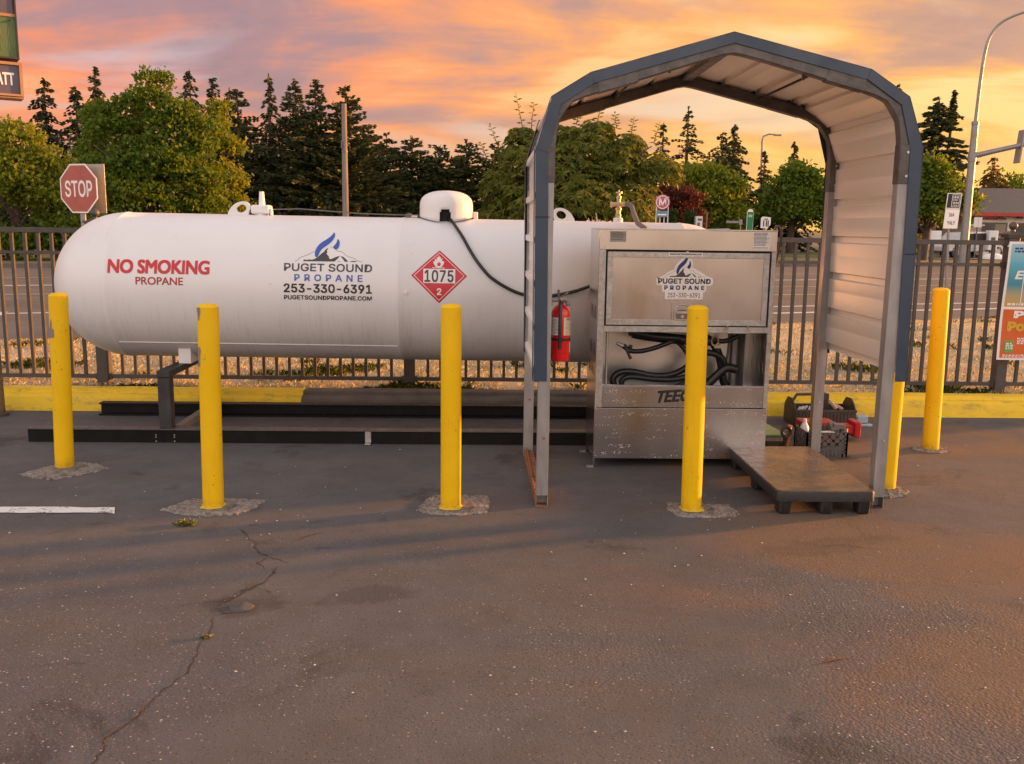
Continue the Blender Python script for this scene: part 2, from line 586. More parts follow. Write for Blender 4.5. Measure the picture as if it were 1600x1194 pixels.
# ------------------------------------------------------------------ setting
def ground_materials():
    # asphalt of the lot
    m = bpy.data.materials.new('asphalt'); m.use_nodes = True
    t = NT(m.node_tree)
    tc = t.n('ShaderNodeTexCoord'); v = tc.outputs['Object']
    big = t.noise(v, 0.55, 5, 0.6, 0.5)
    mid = t.noise(v, 3.2, 6, 0.65)
    fine = t.noise(v, 190, 3, 0.7)
    base = t.ramp(big, [(0.28, (0.078, 0.080, 0.091)), (0.5, (0.104, 0.104, 0.113)), (0.72, (0.130, 0.124, 0.124))])
    base = t.mix(t.smooth(mid, 0.35, 0.7, 0.0, 0.40), base, (0.062, 0.055, 0.053, 1))
    base = t.mix(t.smooth(fine, 0.35, 0.75, 0.0, 0.55), base, (0.135, 0.115, 0.10, 1))
    # stretched tyre and sweeping marks
    vs = t.mapping(v, scale=(0.6, 3.0, 1), rot=(0, 0, R_(18)))
    sw = t.noise(vs, 1.4, 5, 0.6)
    base = t.mix(t.smooth(sw, 0.52, 0.72, 0.0, 0.35), base, (0.118, 0.098, 0.082, 1))
    sp = t.n('ShaderNodeSeparateXYZ'); t.l(v, sp.inputs[0])
    # rubbed white scuffs; brown dust drifts, deepened to the right as painted warm sunlight
    sc_ = t.noise(t.mapping(v, scale=(3.2, 9.0, 1), rot=(0, 0, R_(-12))), 1.3, 8, 0.72)
    sc2 = t.noise(v, 1.1, 3, 0.5)
    base = t.mix(t.math('MULTIPLY', t.smooth(sc_, 0.60, 0.72, 0.0, 0.8), t.smooth(sc2, 0.55, 0.66)), base, (0.30, 0.265, 0.24, 1))
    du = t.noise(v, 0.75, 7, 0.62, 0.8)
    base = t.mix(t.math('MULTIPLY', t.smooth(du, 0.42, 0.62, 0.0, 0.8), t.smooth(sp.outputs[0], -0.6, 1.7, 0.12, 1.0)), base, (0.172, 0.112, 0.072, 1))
    dk = t.noise(v, 1.35, 8, 0.68, 0.5)
    base = t.mix(t.smooth(dk, 0.57, 0.66, 0.0, 0.55), base, (0.040, 0.036, 0.036, 1))
    # worn zone near the camera shows its stones
    nearf = t.smooth(t.math('ADD', sp.outputs[1], t.math('MULTIPLY', big, 1.6)), 5.6, 3.6)
    patchy = t.math('MULTIPLY', t.math('ADD', nearf, 0.25), t.smooth(t.noise(v, 0.9, 5, 0.6), 0.40, 0.62, 0.25, 1.0))
    for sc, th, rad, col in ((70, 0.90, 0.30, (0.42, 0.38, 0.33, 1)), (150, 0.86, 0.36, (0.30, 0.25, 0.21, 1)), (34, 0.965, 0.17, (0.55, 0.50, 0.44, 1))):
        vo = t.voronoi(v, sc)
        rs = t.n('ShaderNodeSeparateColor'); t.l(vo.outputs['Color'], rs.inputs[0])
        pick = t.math('GREATER_THAN', rs.outputs[0], th)
        core = t.smooth(vo.outputs['Distance'], rad, rad * 0.6)
        k = t.math('MULTIPLY', t.math('MULTIPLY', pick, core), t.math('MULTIPLY', patchy, 0.85))
        base = t.mix(k, base, col)
    # dark pits
    vo = t.voronoi(v, 95)
    rs = t.n('ShaderNodeSeparateColor'); t.l(vo.outputs['Color'], rs.inputs[0])
    base = t.mix(t.math('MULTIPLY', t.math('GREATER_THAN', rs.outputs[1], 0.82), t.smooth(vo.outputs['Distance'], 0.4, 0.2, 0, 0.6)), base, (0.024, 0.021, 0.020, 1))
    # an old oil stain and the dark sealed spot around the sunken patch
    for (cx, cy, rx, ry, an, k) in ((-0.46, 3.62, 0.22, 0.085, 12, 0.42), (-0.98, 3.5, 0.16, 0.10, 10, 0.5), (1.55, 4.2, 0.5, 0.10, 20, 0.25), (-0.75, 4.18, 0.07, 0.02, 0, 0.5)):
        mp = t.mapping(v, loc=(-cx, -cy, 0))
        mp2 = t.mapping(mp, rot=(0, 0, R_(-an)))
        mp3 = t.mapping(mp2, scale=(1 / rx, 1 / ry, 0))
        ln = t.n('ShaderNodeVectorMath', operation='LENGTH'); t.l(mp3, ln.inputs[0])
        rr = t.math('ADD', ln.outputs['Value'], t.math('MULTIPLY', t.math('SUBTRACT', t.noise(v, 4.5, 7, 0.7), 0.5), 3.4))
        base = t.mix(t.smooth(rr, 1.15, 0.65, 0.0, k * 0.8), base, (0.030, 0.027, 0.027, 1))
    b = t.n('ShaderNodeBsdfPrincipled')
    t.l(base, b.inputs['Base Color'])
    t.l(t.smooth(mid, 0.3, 0.7, 0.74, 0.95), b.inputs['Roughness'])
    b.inputs['Specular IOR Level'].default_value = 0.25
    hgt = t.math('ADD', t.math('MULTIPLY', t.noise(v, 120, 4, 0.7), 0.6), t.math('MULTIPLY', mid, 0.8))
    vb = t.voronoi(v, 85)
    hgt = t.math('ADD', hgt, t.math('MULTIPLY', vb.outputs['Distance'], t.math('MULTIPLY', t.math('MULTIPLY', patchy, t.smooth(sp.outputs[0], -0.4, 1.4, 0.5, 1.2)), -0.6)))
    bn = t.n('ShaderNodeBump'); bn.inputs['Strength'].default_value = 0.42; bn.inputs['Distance'].default_value = 0.012
    t.l(hgt, bn.inputs['Height']); t.l(bn.outputs[0], b.inputs['Normal'])
    o = t.n('ShaderNodeOutputMaterial'); t.l(b.outputs[0], o.inputs[0])
    MATS['asphalt'] = m
    # street asphalt
    pm('street_asphalt', (0.115, 0.105, 0.098), 0.8, var=0.18, scale=0.8, bump=0.3, bscale=90, dirt=(0.07, 0.065, 0.06), dirtf=0.5, dscale=0.5)
    # worn white road paint
    for nm, col, under in (('white_paint_line', (0.74, 0.72, 0.68), (0.12, 0.11, 0.105)), ('street_white_line', (0.62, 0.60, 0.56), (0.12, 0.11, 0.10)), ('street_yellow_line', (0.50, 0.36, 0.16), (0.12, 0.11, 0.10))):
        m = bpy.data.materials.new(nm); m.use_nodes = True
        t = NT(m.node_tree)
        tc = t.n('ShaderNodeTexCoord'); v = tc.outputs['Object']
        k = t.math('ADD', t.math('MULTIPLY', t.noise(v, 60, 5, 0.75), 0.6), t.math('MULTIPLY', t.noise(v, 9, 4, 0.6), 0.4))
        b = t.n('ShaderNodeBsdfPrincipled')
        t.l(t.mix(t.smooth(k, 0.52, 0.62), (*col, 1), (*under, 1)), b.inputs['Base Color'])
        b.inputs['Roughness'].default_value = 0.8
        o = t.n('ShaderNodeOutputMaterial'); t.l(b.outputs[0], o.inputs[0])
        MATS[nm] = m
    # soil under the dry grass / far lawns
    m = bpy.data.materials.new('dry_soil'); m.use_nodes = True
    t = NT(m.node_tree)
    tc = t.n('ShaderNodeTexCoord'); v = tc.outputs['Object']
    a = t.noise(v, 0.9, 6, 0.65); c = t.noise(v, 22, 5, 0.7)
    col = t.ramp(t.math('ADD', t.math('MULTIPLY', a, 0.6), t.math('MULTIPLY', c, 0.4)),
                 [(0.30, (0.17, 0.15, 0.085)), (0.42, (0.40, 0.34, 0.23)), (0.56, (0.58, 0.50, 0.36)), (0.75, (0.68, 0.60, 0.46))])
    b = t.n('ShaderNodeBsdfPrincipled'); t.l(col, b.inputs['Base Color']); b.inputs['Roughness'].default_value = 0.95
    bn = t.n('ShaderNodeBump'); bn.inputs['Strength'].default_value = 0.8; bn.inputs['Distance'].default_value = 0.03
    t.l(t.noise(v, 60, 5, 0.75), bn.inputs['Height']); t.l(bn.outputs[0], b.inputs['Normal'])
    o = t.n('ShaderNodeOutputMaterial'); t.l(b.outputs[0], o.inputs[0])
    MATS['dry_soil'] = m
    m = bpy.data.materials.new('lawn'); m.use_nodes = True
    t = NT(m.node_tree)
    tc = t.n('ShaderNodeTexCoord'); v = tc.outputs['Object']
    a = t.noise(v, 0.12, 6, 0.65); c = t.noise(v, 3.5, 6, 0.75)
    col = t.ramp(t.math('ADD', t.math('MULTIPLY', a, 0.65), t.math('MULTIPLY', c, 0.35)),
                 [(0.34, (0.040, 0.052, 0.014)), (0.48, (0.10, 0.10, 0.03)), (0.58, (0.24, 0.19, 0.08)), (0.70, (0.33, 0.25, 0.11))])
    b = t.n('ShaderNodeBsdfPrincipled'); t.l(col, b.inputs['Base Color']); b.inputs['Roughness'].default_value = 0.95
    o = t.n('ShaderNodeOutputMaterial'); t.l(b.outputs[0], o.inputs[0])
    MATS['lawn'] = m


ground_materials()
YEL = (0.68, 0.40, 0.015)
pm('kerb_yellow', (0.80, 0.53, 0.015), 0.6, var=0.10, scale=3, bump=0.4, bscale=45, dirt=(0.34, 0.24, 0.06), dirtf=0.6, dscale=9, stretch=(1, 1, 2.5))
pm('kerb_concrete', (0.125, 0.105, 0.09), 0.85, var=0.2, scale=6, bump=0.6, bscale=60, dirt=(0.06, 0.05, 0.043), dirtf=0.6, dscale=4)
pm('crack', (0.040, 0.035, 0.033), 0.95, var=0.4, scale=30)
pm('crack_rust', (0.13, 0.062, 0.03), 0.95, var=0.4, scale=40)
pm('rough_concrete', (0.25, 0.215, 0.185), 0.92, var=0.55, scale=52, bump=1.0, bscale=95, dirt=(0.075, 0.062, 0.052), dirtf=0.85, dscale=14)
pm('pebble', (0.50, 0.45, 0.39), 0.9, var=0.35, scale=20)


def sheet(name, pts, z, m, kind='structure'):
    b = MB()
    b.add([(p[0], p[1], z if len(p) < 3 else p[2]) for p in pts], [tuple(range(len(pts)))])
    return tag(b.build(name, m, smooth=False), kind=kind)


ROADA = R_(17.5)


def rd(s, n):
    return (s * math.cos(ROADA) - n * math.sin(ROADA), s * math.sin(ROADA) + n * math.cos(ROADA))


N0, N1 = 12.54, 32.6
sheet('ground', [(-1500, -300), (1500, -300), (1500, 2200), (-1500, 2200)], -0.03, MATS['lawn'])
# the lot reaches the kerb
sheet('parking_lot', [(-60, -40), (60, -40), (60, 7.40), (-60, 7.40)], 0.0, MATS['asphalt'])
sheet('road', [rd(-160, N0 - 0.4), rd(160, N0 - 0.4), rd(160, N1), rd(-160, N1)], -0.012, MATS['street_asphalt'])
for i, (n, w, mt, s0, s1) in enumerate(((27.2, 0.14, 'street_yellow_line', -120, 120), (23.95, 0.20, 'street_white_line', -120, 120),
                                      (21.1, 0.14, 'street_yellow_line', -120, 120), (18.5, 0.16, 'street_yellow_line', 2.5, 120),
                                      (15.65, 0.16, 'street_white_line', 2.5, 120), (14.4, 0.20, 'street_white_line', 2.5, 120))):
    sheet('road_line', [rd(s0, n - w / 2), rd(s1, n - w / 2), rd(s1, n + w / 2), rd(s0, n + w / 2)], -0.008, MATS[mt])
# turn arrow in the near lane on the left
ax, an = -2.8, 16.8
sheet('road_arrow', [rd(ax, an - 0.07), rd(ax + 1.5, an - 0.07), rd(ax + 1.5, an + 0.07), rd(ax, an + 0.07)], -0.0078, MATS['street_white_line'])
sheet('road_arrow', [rd(ax - 0.8, an), rd(ax, an - 0.3), rd(ax, an + 0.3)], -0.0078, MATS['street_white_line'])
# far kerb and pavement
b = MB()
pr = [(N1 - 0.02, -0.02), (N1, 0.13), (N1 + 0.16, 0.14), (N1 + 0.16, -0.02)]
vs = []
for s in (-160, 160):
    for n, z in pr:
        x, y = rd(s, n); vs.append((x, y, z))
b.add(vs, [(0, 1, 5, 4), (1, 2, 6, 5), (2, 3, 7, 6), (3, 0, 4, 7)])
tag(b.build('far_kerb', MATS['kerb_concrete'], smooth=False), kind='structure')
sheet('side_street', [(33.5, 110), (47, 106), (205, 640), (112, 380)], 0.12, MATS['street_asphalt'])
sheet('far_verge', [rd(-160, N1 + 0.16), rd(160, N1 + 0.16), rd(160, N1 + 60), rd(-160, N1 + 60)], 0.10, MATS['lawn'])
# forecourt in front of the shop
sheet('forecourt', [(23.0, 47.0), (75, 53), (75, 90), (24, 90)], 0.125, MATS['street_asphalt'])


# kerb: sloped face, then a little ridge
def kerb(x0, x1, m, seed):
    prof = [(7.335, -0.02), (7.345, 0.03), (7.375, 0.105), (7.40, 0.122), (7.452, 0.128), (7.458, 0.150), (7.475, 0.157), (7.60, 0.157), (7.60, -0.02)]
    b = MB()
    n = max(2, int((x1 - x0) / 0.12))
    vs = []
    for i in range(n + 1):
        x = x0 + (x1 - x0) * i / n
        for j, (y, z) in enumerate(prof):
            q = mnoise.noise(Vector((x * 1.3 + seed, j * 0.7, 0)))
            k = 0.006 if 0 < j < 8 else 0
            vs.append((x, y + q * k, z + mnoise.noise(Vector((x * 2.1, j, seed))) * k))
    fs = []
    p = len(prof)
    for i in range(n):
        for j in range(p - 1):
            fs.append((i * p + j, (i + 1) * p + j, (i + 1) * p + j + 1, i * p + j + 1))
    fs += [tuple(range(p)), tuple(n * p + j for j in reversed(range(p)))]
    b.add(vs, fs)
    return tag(b.build('kerb', m, angle=25), kind='structure')


kerb(-14, -1.46, MATS['kerb_yellow'], 1)
kerb(-1.455, 1.35, MATS['kerb_concrete'], 5)
kerb(1.355, 14, MATS['kerb_yellow'], 9)

# verge between the kerb and the street
b = MB()
nx, ny = 110, 34
vs = []


def verge_h(x, y, f):
    return 0.098 + 0.03 * mnoise.noise(Vector((x * 0.5, y * 0.6, 3))) + 0.018 * mnoise.noise(Vector((x * 2.3, y * 2.3, 8))) - 0.09 * max(0, (f - 0.85) / 0.15)


for i in range(nx + 1):
    x = -30 + 64 * i / nx
    yr = max(8.2, (N0 + 0.3007 * x) / 0.9537)
    for j in range(ny + 1):
        f = j / ny
        y = 7.595 + (yr - 7.595) * f
        vs.append((x, y, verge_h(x, y, f)))
fs = [(i * (ny + 1) + j, (i + 1) * (ny + 1) + j, (i + 1) * (ny + 1) + j + 1, i * (ny + 1) + j + 1) for i in range(nx) for j in range(ny)]
b.add(vs, fs)
tag(b.build('verge', MATS['dry_soil']), kind='structure')

# dry grass
leafmat('straw_blade', (0.40, 0.34, 0.23, 1), (0.60, 0.52, 0.38, 1), (0.74, 0.67, 0.52, 1), 0.25, 0.7)
leafmat('green_blade', (0.035, 0.060, 0.012, 1), (0.075, 0.105, 0.022, 1), (0.17, 0.17, 0.05, 1), 0.35, 0.6)


leafmat('weed_blade', (0.14, 0.19, 0.05, 1), (0.25, 0.30, 0.09, 1), (0.40, 0.38, 0.18, 1), 0.4, 0.6)


def np_mesh(name, V, F, mats, mi=None, kind=None, parent=None, smooth=False):
    me = bpy.data.meshes.new(name)
    nv, nf, k = len(V), len(F), F.shape[1]
    me.vertices.add(nv); me.vertices.foreach_set('co', np.asarray(V, np.float32).ravel())
    me.loops.add(nf * k); me.loops.foreach_set('vertex_index', np.asarray(F, np.int32).ravel())
    me.polygons.add(nf); me.polygons.foreach_set('loop_start', np.arange(0, nf * k, k, dtype=np.int32))
    for m in (mats if isinstance(mats, (list, tuple)) else [mats]): me.materials.append(m)
    if mi is not None: me.polygons.foreach_set('material_index', np.asarray(mi, np.int32))
    if smooth: me.polygons.foreach_set('use_smooth', [True] * nf)
    me.update(calc_edges=True)
    o = bpy.data.objects.new(name, me); COL.objects.link(o)
    if kind: o['kind'] = kind
    if parent is not None: o.parent = parent; OFF[o.name] = OFF.get(parent.name, Vector())
    return o


def grass(n, xr, green_bias, hmin, hmax, name, mats, only=None):
    P, Hh, G = [], [], []
    while len(P) < n:
        x = random.uniform(*xr)
        yr = max(8.2, (N0 + 0.3007 * x) / 0.9537)
        f = random.random() ** 1.25
        y = 7.61 + (yr - 7.61 - 0.05) * f
        q = mnoise.noise(Vector((x * 0.9, y * 1.3, 21))) + 0.5 * mnoise.noise(Vector((x * 3.1, y * 3.7, 2)))
        edge = max(0, 1 - (y - 7.6) / 0.16)
        g = q + green_bias + edge * 0.35
        isg = g > 0.40
        if only is not None and isg != only: continue
        bald = mnoise.noise(Vector((x * 1.7, y * 2.0, 40)))
        if bald > 0.33 and random.random() < 0.7: continue
        P.append((x, y, verge_h(x, y, f) - 0.004)); Hh.append(random.uniform(hmin, hmax) * (1.0 + 0.5 * max(0, q)))
    P = np.array(P); Hh = np.array(Hh); N = len(P)
    az = rng.uniform(0, 2 * np.pi, N); lean = rng.uniform(0.1, 0.9, N)
    w = rng.uniform(0.0010, 0.0024, N) * (1 + P[:, 1] * 0.05)
    d = np.stack([np.cos(az), np.sin(az), np.zeros(N)], 1)
    sd = np.stack([-np.sin(az), np.cos(az), np.zeros(N)], 1)
    mid = P + d * (Hh * lean * 0.35)[:, None] + np.array([0, 0, 1]) * (Hh * 0.6)[:, None]
    tip = P + d * (Hh * lean)[:, None] + np.array([0, 0, 1]) * (Hh * (1 - 0.35 * lean))[:, None]
    V = np.stack([P - sd * w[:, None], P + sd * w[:, None], mid + sd * w[:, None] * 0.8, tip, mid - sd * w[:, None] * 0.8], 1).reshape(-1, 3)
    F = (np.arange(N) * 5)[:, None] + np.array([0, 1, 2, 3, 4])
    return np_mesh(name, V, F, mats, kind='stuff')


grass(90000, (-8.0, 11.0), 0.0, 0.015, 0.05, 'dry_grass', [MATS['straw_blade']], only=False)
grass(22000, (-8.0, 11.0), 0.02, 0.02, 0.075, 'green_grass', [MATS['green_blade']], only=True)

# painted bay line at the left edge
b = MB()
pts_t, pts_b = [], []
for i in range(61):
    x = -6.0 + (6.0 - 1.90) * i / 60
    pts_t.append((x - (0.04 if i == 60 else 0), 4.785 + random.uniform(-0.007, 0.007), 0.004))
    pts_b.append((x, 4.685 + random.uniform(-0.010, 0.010), 0.004))
b.add(pts_b + pts_t, [(i, i + 1, 61 + i + 1, 61 + i) for i in range(60)])
tag(b.build('bay_line', MATS['white_paint_line'], smooth=False), kind='structure')


# cracks in the lot
def crack(pts, w, m, z=0.003):
    P = []
    for i in range(len(pts) - 1):
        a, c = Vector((*pts[i], 0)), Vector((*pts[i + 1], 0))
        n = max(2, int((c - a).length / 0.018))
        for k in range(n):
            q = a.lerp(c, k / n)
            P.append((q.x + random.uniform(-0.008, 0.008), q.y + random.uniform(-0.008, 0.008)))
    P.append(pts[-1])
    b = MB(); vs = []
    for i, p in enumerate(P):
        a = P[max(0, i - 1)]; c = P[min(len(P) - 1, i + 1)]
        t = Vector((c[0] - a[0], c[1] - a[1])).normalized()
        ww = w * random.uniform(0.25, 1.25) * min(1, 0.2 + min(i, len(P) - 1 - i) / 5)
        vs += [(p[0] - t.y * ww, p[1] + t.x * ww, z), (p[0] + t.y * ww, p[1] - t.x * ww, z)]
    b.add(vs, [(2 * i, 2 * i + 1, 2 * i + 3, 2 * i + 2) for i in range(len(P) - 1)])
    return tag(b.build('asphalt_crack', m, smooth=False), kind='structure')


crack([(-1.20, 4.46), (-1.13, 4.33), (-1.07, 4.23), (-1.03, 4.12), (-0.97, 4.06), (-0.86, 3.98)], 0.0040, MATS['crack'])
crack([(-1.10, 4.28), (-1.02, 4.24), (-0.96, 4.25)], 0.0020, MATS['crack'])
crack([(-0.97, 4.06), (-1.00, 3.98), (-0.95, 3.90)], 0.0030, MATS['crack'])
crack([(-0.91, 3.94), (-0.90, 3.84), (-0.93, 3.74), (-0.99, 3.62), (-1.05, 3.50)], 0.0060, MATS['crack'])
crack([(-0.93, 3.80), (-0.98, 3.72), (-1.00, 3.60), (-1.08, 3.54)], 0.0028, MATS['crack_rust'], 0.0036)
crack([(-0.95, 3.70), (-0.88, 3.66), (-0.84, 3.60)], 0.0022, MATS['crack'])
crack([(-1.03, 3.56), (-1.12, 3.54), (-1.19, 3.50)], 0.0026, MATS['crack'])
crack([(-1.05, 3.50), (-1.00, 3.44), (-0.93, 3.435), (-0.87, 3.47)], 0.0045, MATS['crack'])
crack([(-1.03, 3.42), (-1.01, 3.28), (-1.00, 3.05), (-0.99, 2.93), (-1.04, 2.78), (-1.05, 2.67), (-1.10, 2.54), (-1.08, 2.47), (-1.09, 2.30), (-1.12, 2.0)], 0.0030, MATS['crack'])
crack([(-1.04, 2.79), (-1.05, 2.67), (-1.10, 2.54), (-1.08, 2.45)], 0.0018, MATS['crack_rust'], 0.0036)
crack([(-0.90, 4.26), (-0.83, 4.36), (-0.77, 4.41)], 0.0026, MATS['crack'])
crack([(-1.55, 2.99), (-1.42, 3.02), (-1.33, 3.01)], 0.0016, MATS['crack'])
crack([(-0.48, 6.88), (-0.45, 6.72), (-0.50, 6.55)], 0.004, MATS['crack'])
crack([(1.55, 4.28), (1.66, 4.22), (1.74, 4.24), (1.9, 4.18)], 0.0022, MATS['crack'])

# smooth lump in the sunken patch
b = MB()
b.ball((-0.945, 3.50, -0.007), 0.055, 24, 10, 1.0, 0.75, 0.30)
b.v = [(p[0] + .012 * mnoise.noise(Vector(p) * 22), p[1] + .010 * mnoise.noise(Vector(p) * 26 + Vector((5, 0, 0))), p[2] + .004 * mnoise.noise(Vector(p) * 40)) for p in b.v]
tag(b.build('asphalt_lump', pm('lump', (0.085, 0.075, 0.07), 0.6, var=0.2, scale=18, bump=0.4, bscale=120)), kind='structure')

# loose grit
V, F = [], []
for i in range(520):
    if i < 380:
        x = random.uniform(-2.4, 2.4); y = random.uniform(1.9, 5.2)
    else:
        x = random.uniform(-4.2, 4.5); y = random.uniform(5.0, 7.3)
    r = random.choice([0.0016, 0.002, 0.0026, 0.0034, 0.005]) * random.uniform(0.7, 1.2)
    o = len(V)
    a0 = random.uniform(0, 3)
    for k in range(5):
        V.append((x + r * math.cos(a0 + k * 1.2566) * random.uniform(0.7, 1.4), y + r * math.sin(a0 + k * 1.2566) * random.uniform(0.7, 1.3), 0.001))
    V.append((x, y, r * 0.9))
    F += [(o + k, o + (k + 1) % 5, o + 5) for k in range(5)]
np_mesh('grit', np.array(V), np.array(F), MATS['pebble'], kind='stuff')

# twig on the asphalt
b = MB()
b.tube([(1.205, 3.015, 0.004), (1.235, 3.028, 0.007), (1.262, 3.038, 0.006), (1.30, 3.05, 0.004)], [0.003, 0.0038, 0.003, 0.0018], 6)
tag(b.build('twig', pm('twig_bark', (0.16, 0.06, 0.035), 0.8)), 'small reddish brown twig lying on the open asphalt', 'twig')


def weed(name, x, y, n, h, label, sp=1.0):
    V, F = [], []
    for i in range(n):
        a = random.uniform(0, 6.283); l = random.uniform(0.2, 1.0); hh = h * random.uniform(0.4, 1.0); w = random.uniform(0.0007, 0.0015)
        bx, by = x + random.gauss(0, 0.024 * sp), y + random.gauss(0, 0.014 * sp)
        d = Vector((math.cos(a), math.sin(a), 0)); s = Vector((-d.y, d.x, 0)) * w
        p = Vector((bx, by, -0.003)); m_ = p + d * hh * 0.4 * l + Vector((0, 0, hh * 0.65)); t_ = p + d * hh * l + Vector((0, 0, hh * (1 - 0.45 * l)))
        o = len(V); V += [p - s, p + s, m_ + s * 0.8, t_, m_ - s * 0.8]
        F.append((o, o + 1, o + 2, o + 3, o + 4))
    ob = np_mesh(name, np.array([tuple(v) for v in V]), np.array(F), MATS['weed_blade'])
    return tag(ob, label, 'weed')


weed('weed_tuft', -1.475, 4.50, 90, 0.045, 'tuft of green weeds at the front edge of a rough concrete footing')
weed('weed_tuft', -1.005, 3.215, 60, 0.024, 'tiny yellowish weed growing in the long crack in the asphalt', 0.45)
# ------------------------------------------------------------------ shared paints and metals
def tank_paint():
    m = bpy.data.materials.new('tank_white'); m.use_nodes = True
    t = NT(m.node_tree)
    tc = t.n('ShaderNodeTexCoord'); v = tc.outputs['Object']
    sp = t.n('ShaderNodeSeparateXYZ'); t.l(v, sp.inputs[0])
    a = t.noise(v, 1.6, 5, 0.6)
    col = t.ramp(a, [(0.3, (0.74, 0.725, 0.72)), (0.7, (0.80, 0.785, 0.78))])
    # rain streaks running down the lower half
    vs = t.mapping(v, scale=(1, 0.12, 0.06))
    st = t.noise(vs, 55, 4, 0.62)
    st2 = t.noise(t.mapping(v, scale=(1, 0.10, 0.04)), 17, 4, 0.6)
    low = t.smooth(sp.outputs[2], 1.12, 0.72)
    k = t.math('MULTIPLY', t.math('MULTIPLY', t.smooth(st, 0.46, 0.72), t.smooth(st2, 0.35, 0.62, 0.25, 1.0)), low)
    col = t.mix(t.math('MULTIPLY', k, 0.24), col, (0.36, 0.30, 0.25, 1))
    # grey-brown tint growing towards the underside, uneven by noise
    low_tint = t.math('MULTIPLY', t.smooth(sp.outputs[2], 0.95, 0.60, 0.0, 0.10), t.smooth(t.noise(v, 2.2, 5, 0.6), 0.25, 0.7, 0.6, 1.0))
    col = t.mix(low_tint, col, (0.42, 0.36, 0.31, 1))
    # small chips
    sk = t.noise(v, 14, 2, 0.5); sc = t.noise(v, 160, 2, 0.5)
    col = t.mix(t.math('MULTIPLY', t.smooth(sk, 0.62, 0.72), t.smooth(sc, 0.66, 0.70)), col, (0.20, 0.15, 0.12, 1))
    b = t.n('ShaderNodeBsdfPrincipled')
    t.l(col, b.inputs['Base Color'])
    t.l(t.smooth(a, 0.3, 0.7, 0.30, 0.42), b.inputs['Roughness'])
    bn = t.n('ShaderNodeBump'); bn.inputs['Strength'].default_value = 0.06; bn.inputs['Distance'].default_value = 0.02
    t.l(t.noise(v, 7, 4, 0.6), bn.inputs['Height']); t.l(bn.outputs[0], b.inputs['Normal'])
    o = t.n('ShaderNodeOutputMaterial'); t.l(b.outputs[0], o.inputs[0])
    return m


M_TANK = tank_paint()
M_WHITE = pm('white_enamel', (0.78, 0.76, 0.75), 0.4, var=0.05)
M_BLACKRAIL = pm('black_rail', (0.0045, 0.0045, 0.005), 0.5, var=0.3, scale=12, dirt=(0.016, 0.014, 0.013), dirtf=0.35, dscale=9, spec=0.25)
M_DARKPOST = pm('dark_steel', (0.045, 0.045, 0.050), 0.5, metal=0.3, var=0.2, scale=9, dirt=(0.10, 0.08, 0.07), dirtf=0.4)
M_BLACKRUB = pm('black_rubber', (0.014, 0.0135, 0.014), 0.42, var=0.25, scale=20)
M_BRASS = pm('brass', (0.55, 0.42, 0.26), 0.42, metal=0.75, var=0.25, scale=30)
M_ALU = pm('dull_aluminium', (0.52, 0.50, 0.48), 0.45, metal=0.9, var=0.15, scale=20)
M_GREYPIPE = pm('grey_pipe', (0.16, 0.145, 0.14), 0.5, metal=0.3)
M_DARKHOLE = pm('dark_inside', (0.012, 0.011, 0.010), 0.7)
D_RED = pm('decal_red', (0.55, 0.020, 0.030), 0.4, var=0.06)
D_RED2 = pm('decal_deep_red', (0.40, 0.010, 0.018), 0.4, var=0.06)
D_PLACARD = pm('placard_red', (0.62, 0.022, 0.040), 0.38, var=0.05)
D_WHITE = pm('decal_white', (0.84, 0.81, 0.79), 0.42, var=0.04)
D_BLACK = pm('decal_black', (0.018, 0.014, 0.015), 0.45)
D_GREY = pm('decal_charcoal', (0.055, 0.050, 0.055), 0.45)
D_BLUE = pm('decal_blue', (0.045, 0.105, 0.42), 0.4, var=0.05)
D_NAVY = pm('decal_navy', (0.018, 0.030, 0.16), 0.4, var=0.05)

# ------------------------------------------------------------------ propane tank
TY, TZ, TR = 6.9, 1.0285, 0.52


def tcz(x): return TZ - 0.0055 * (x + 0.9)


tank = thing('propane_tank', 'long white propane tank with red and blue lettering on a black steel skid', 'propane tank', (-0.57, 6.9, 0))

b = MB()
prof = []
for i in range(25):
    a = math.pi / 2 * i / 24
    prof.append((-2.57 - TR * math.cos(a), TR * math.sin(a)))
for s in (-2.57, -0.59, 1.43):
    if s == -2.57:
        prof = prof[:-1] + [(s - 0.012, TR), (s - 0.006, TR + 0.0035), (s + 0.006, TR + 0.0035), (s + 0.012, TR - 0.0005)]
    else:
        prof += [(s - 0.012, TR), (s - 0.006, TR + 0.0028), (s + 0.006, TR + 0.0028), (s + 0.012, TR)]
for i in range(1, 25):
    a = math.pi / 2 * i / 24
    prof.append((1.43 + TR * math.sin(a), TR * math.cos(a)))
prof[0] = (prof[0][0], 0.001); prof[-1] = (prof[-1][0], 0.001)
# intermediate rings along the barrel
full = []
for i, p in enumerate(prof):
    full.append(p)
    if i + 1 < len(prof) and prof[i + 1][0] - p[0] > 0.5:
        for k in range(1, 12): full.append((p[0] + (prof[i + 1][0] - p[0]) * k / 12, p[1]))
n = 192
vs = []
for (x, r) in full:
    for k in range(n):
        a = 2 * math.pi * k / n
        vs.append((x, TY - r * math.cos(a), tcz(x) + r * math.sin(a)))
fs = []
for i in range(len(full) - 1):
    for k in range(n):
        j = (k + 1) % n
        fs.append((i * n + k, i * n + j, (i + 1) * n + j, (i + 1) * n + k))
b.add(vs, fs)
shell = b.build('shell', M_TANK, tank, angle=60)


def on_tank(u, v, off=0.0012):
    a = v / TR
    return (u, TY - (TR + off) * math.cos(a), tcz(u) + (TR + off) * math.sin(a))


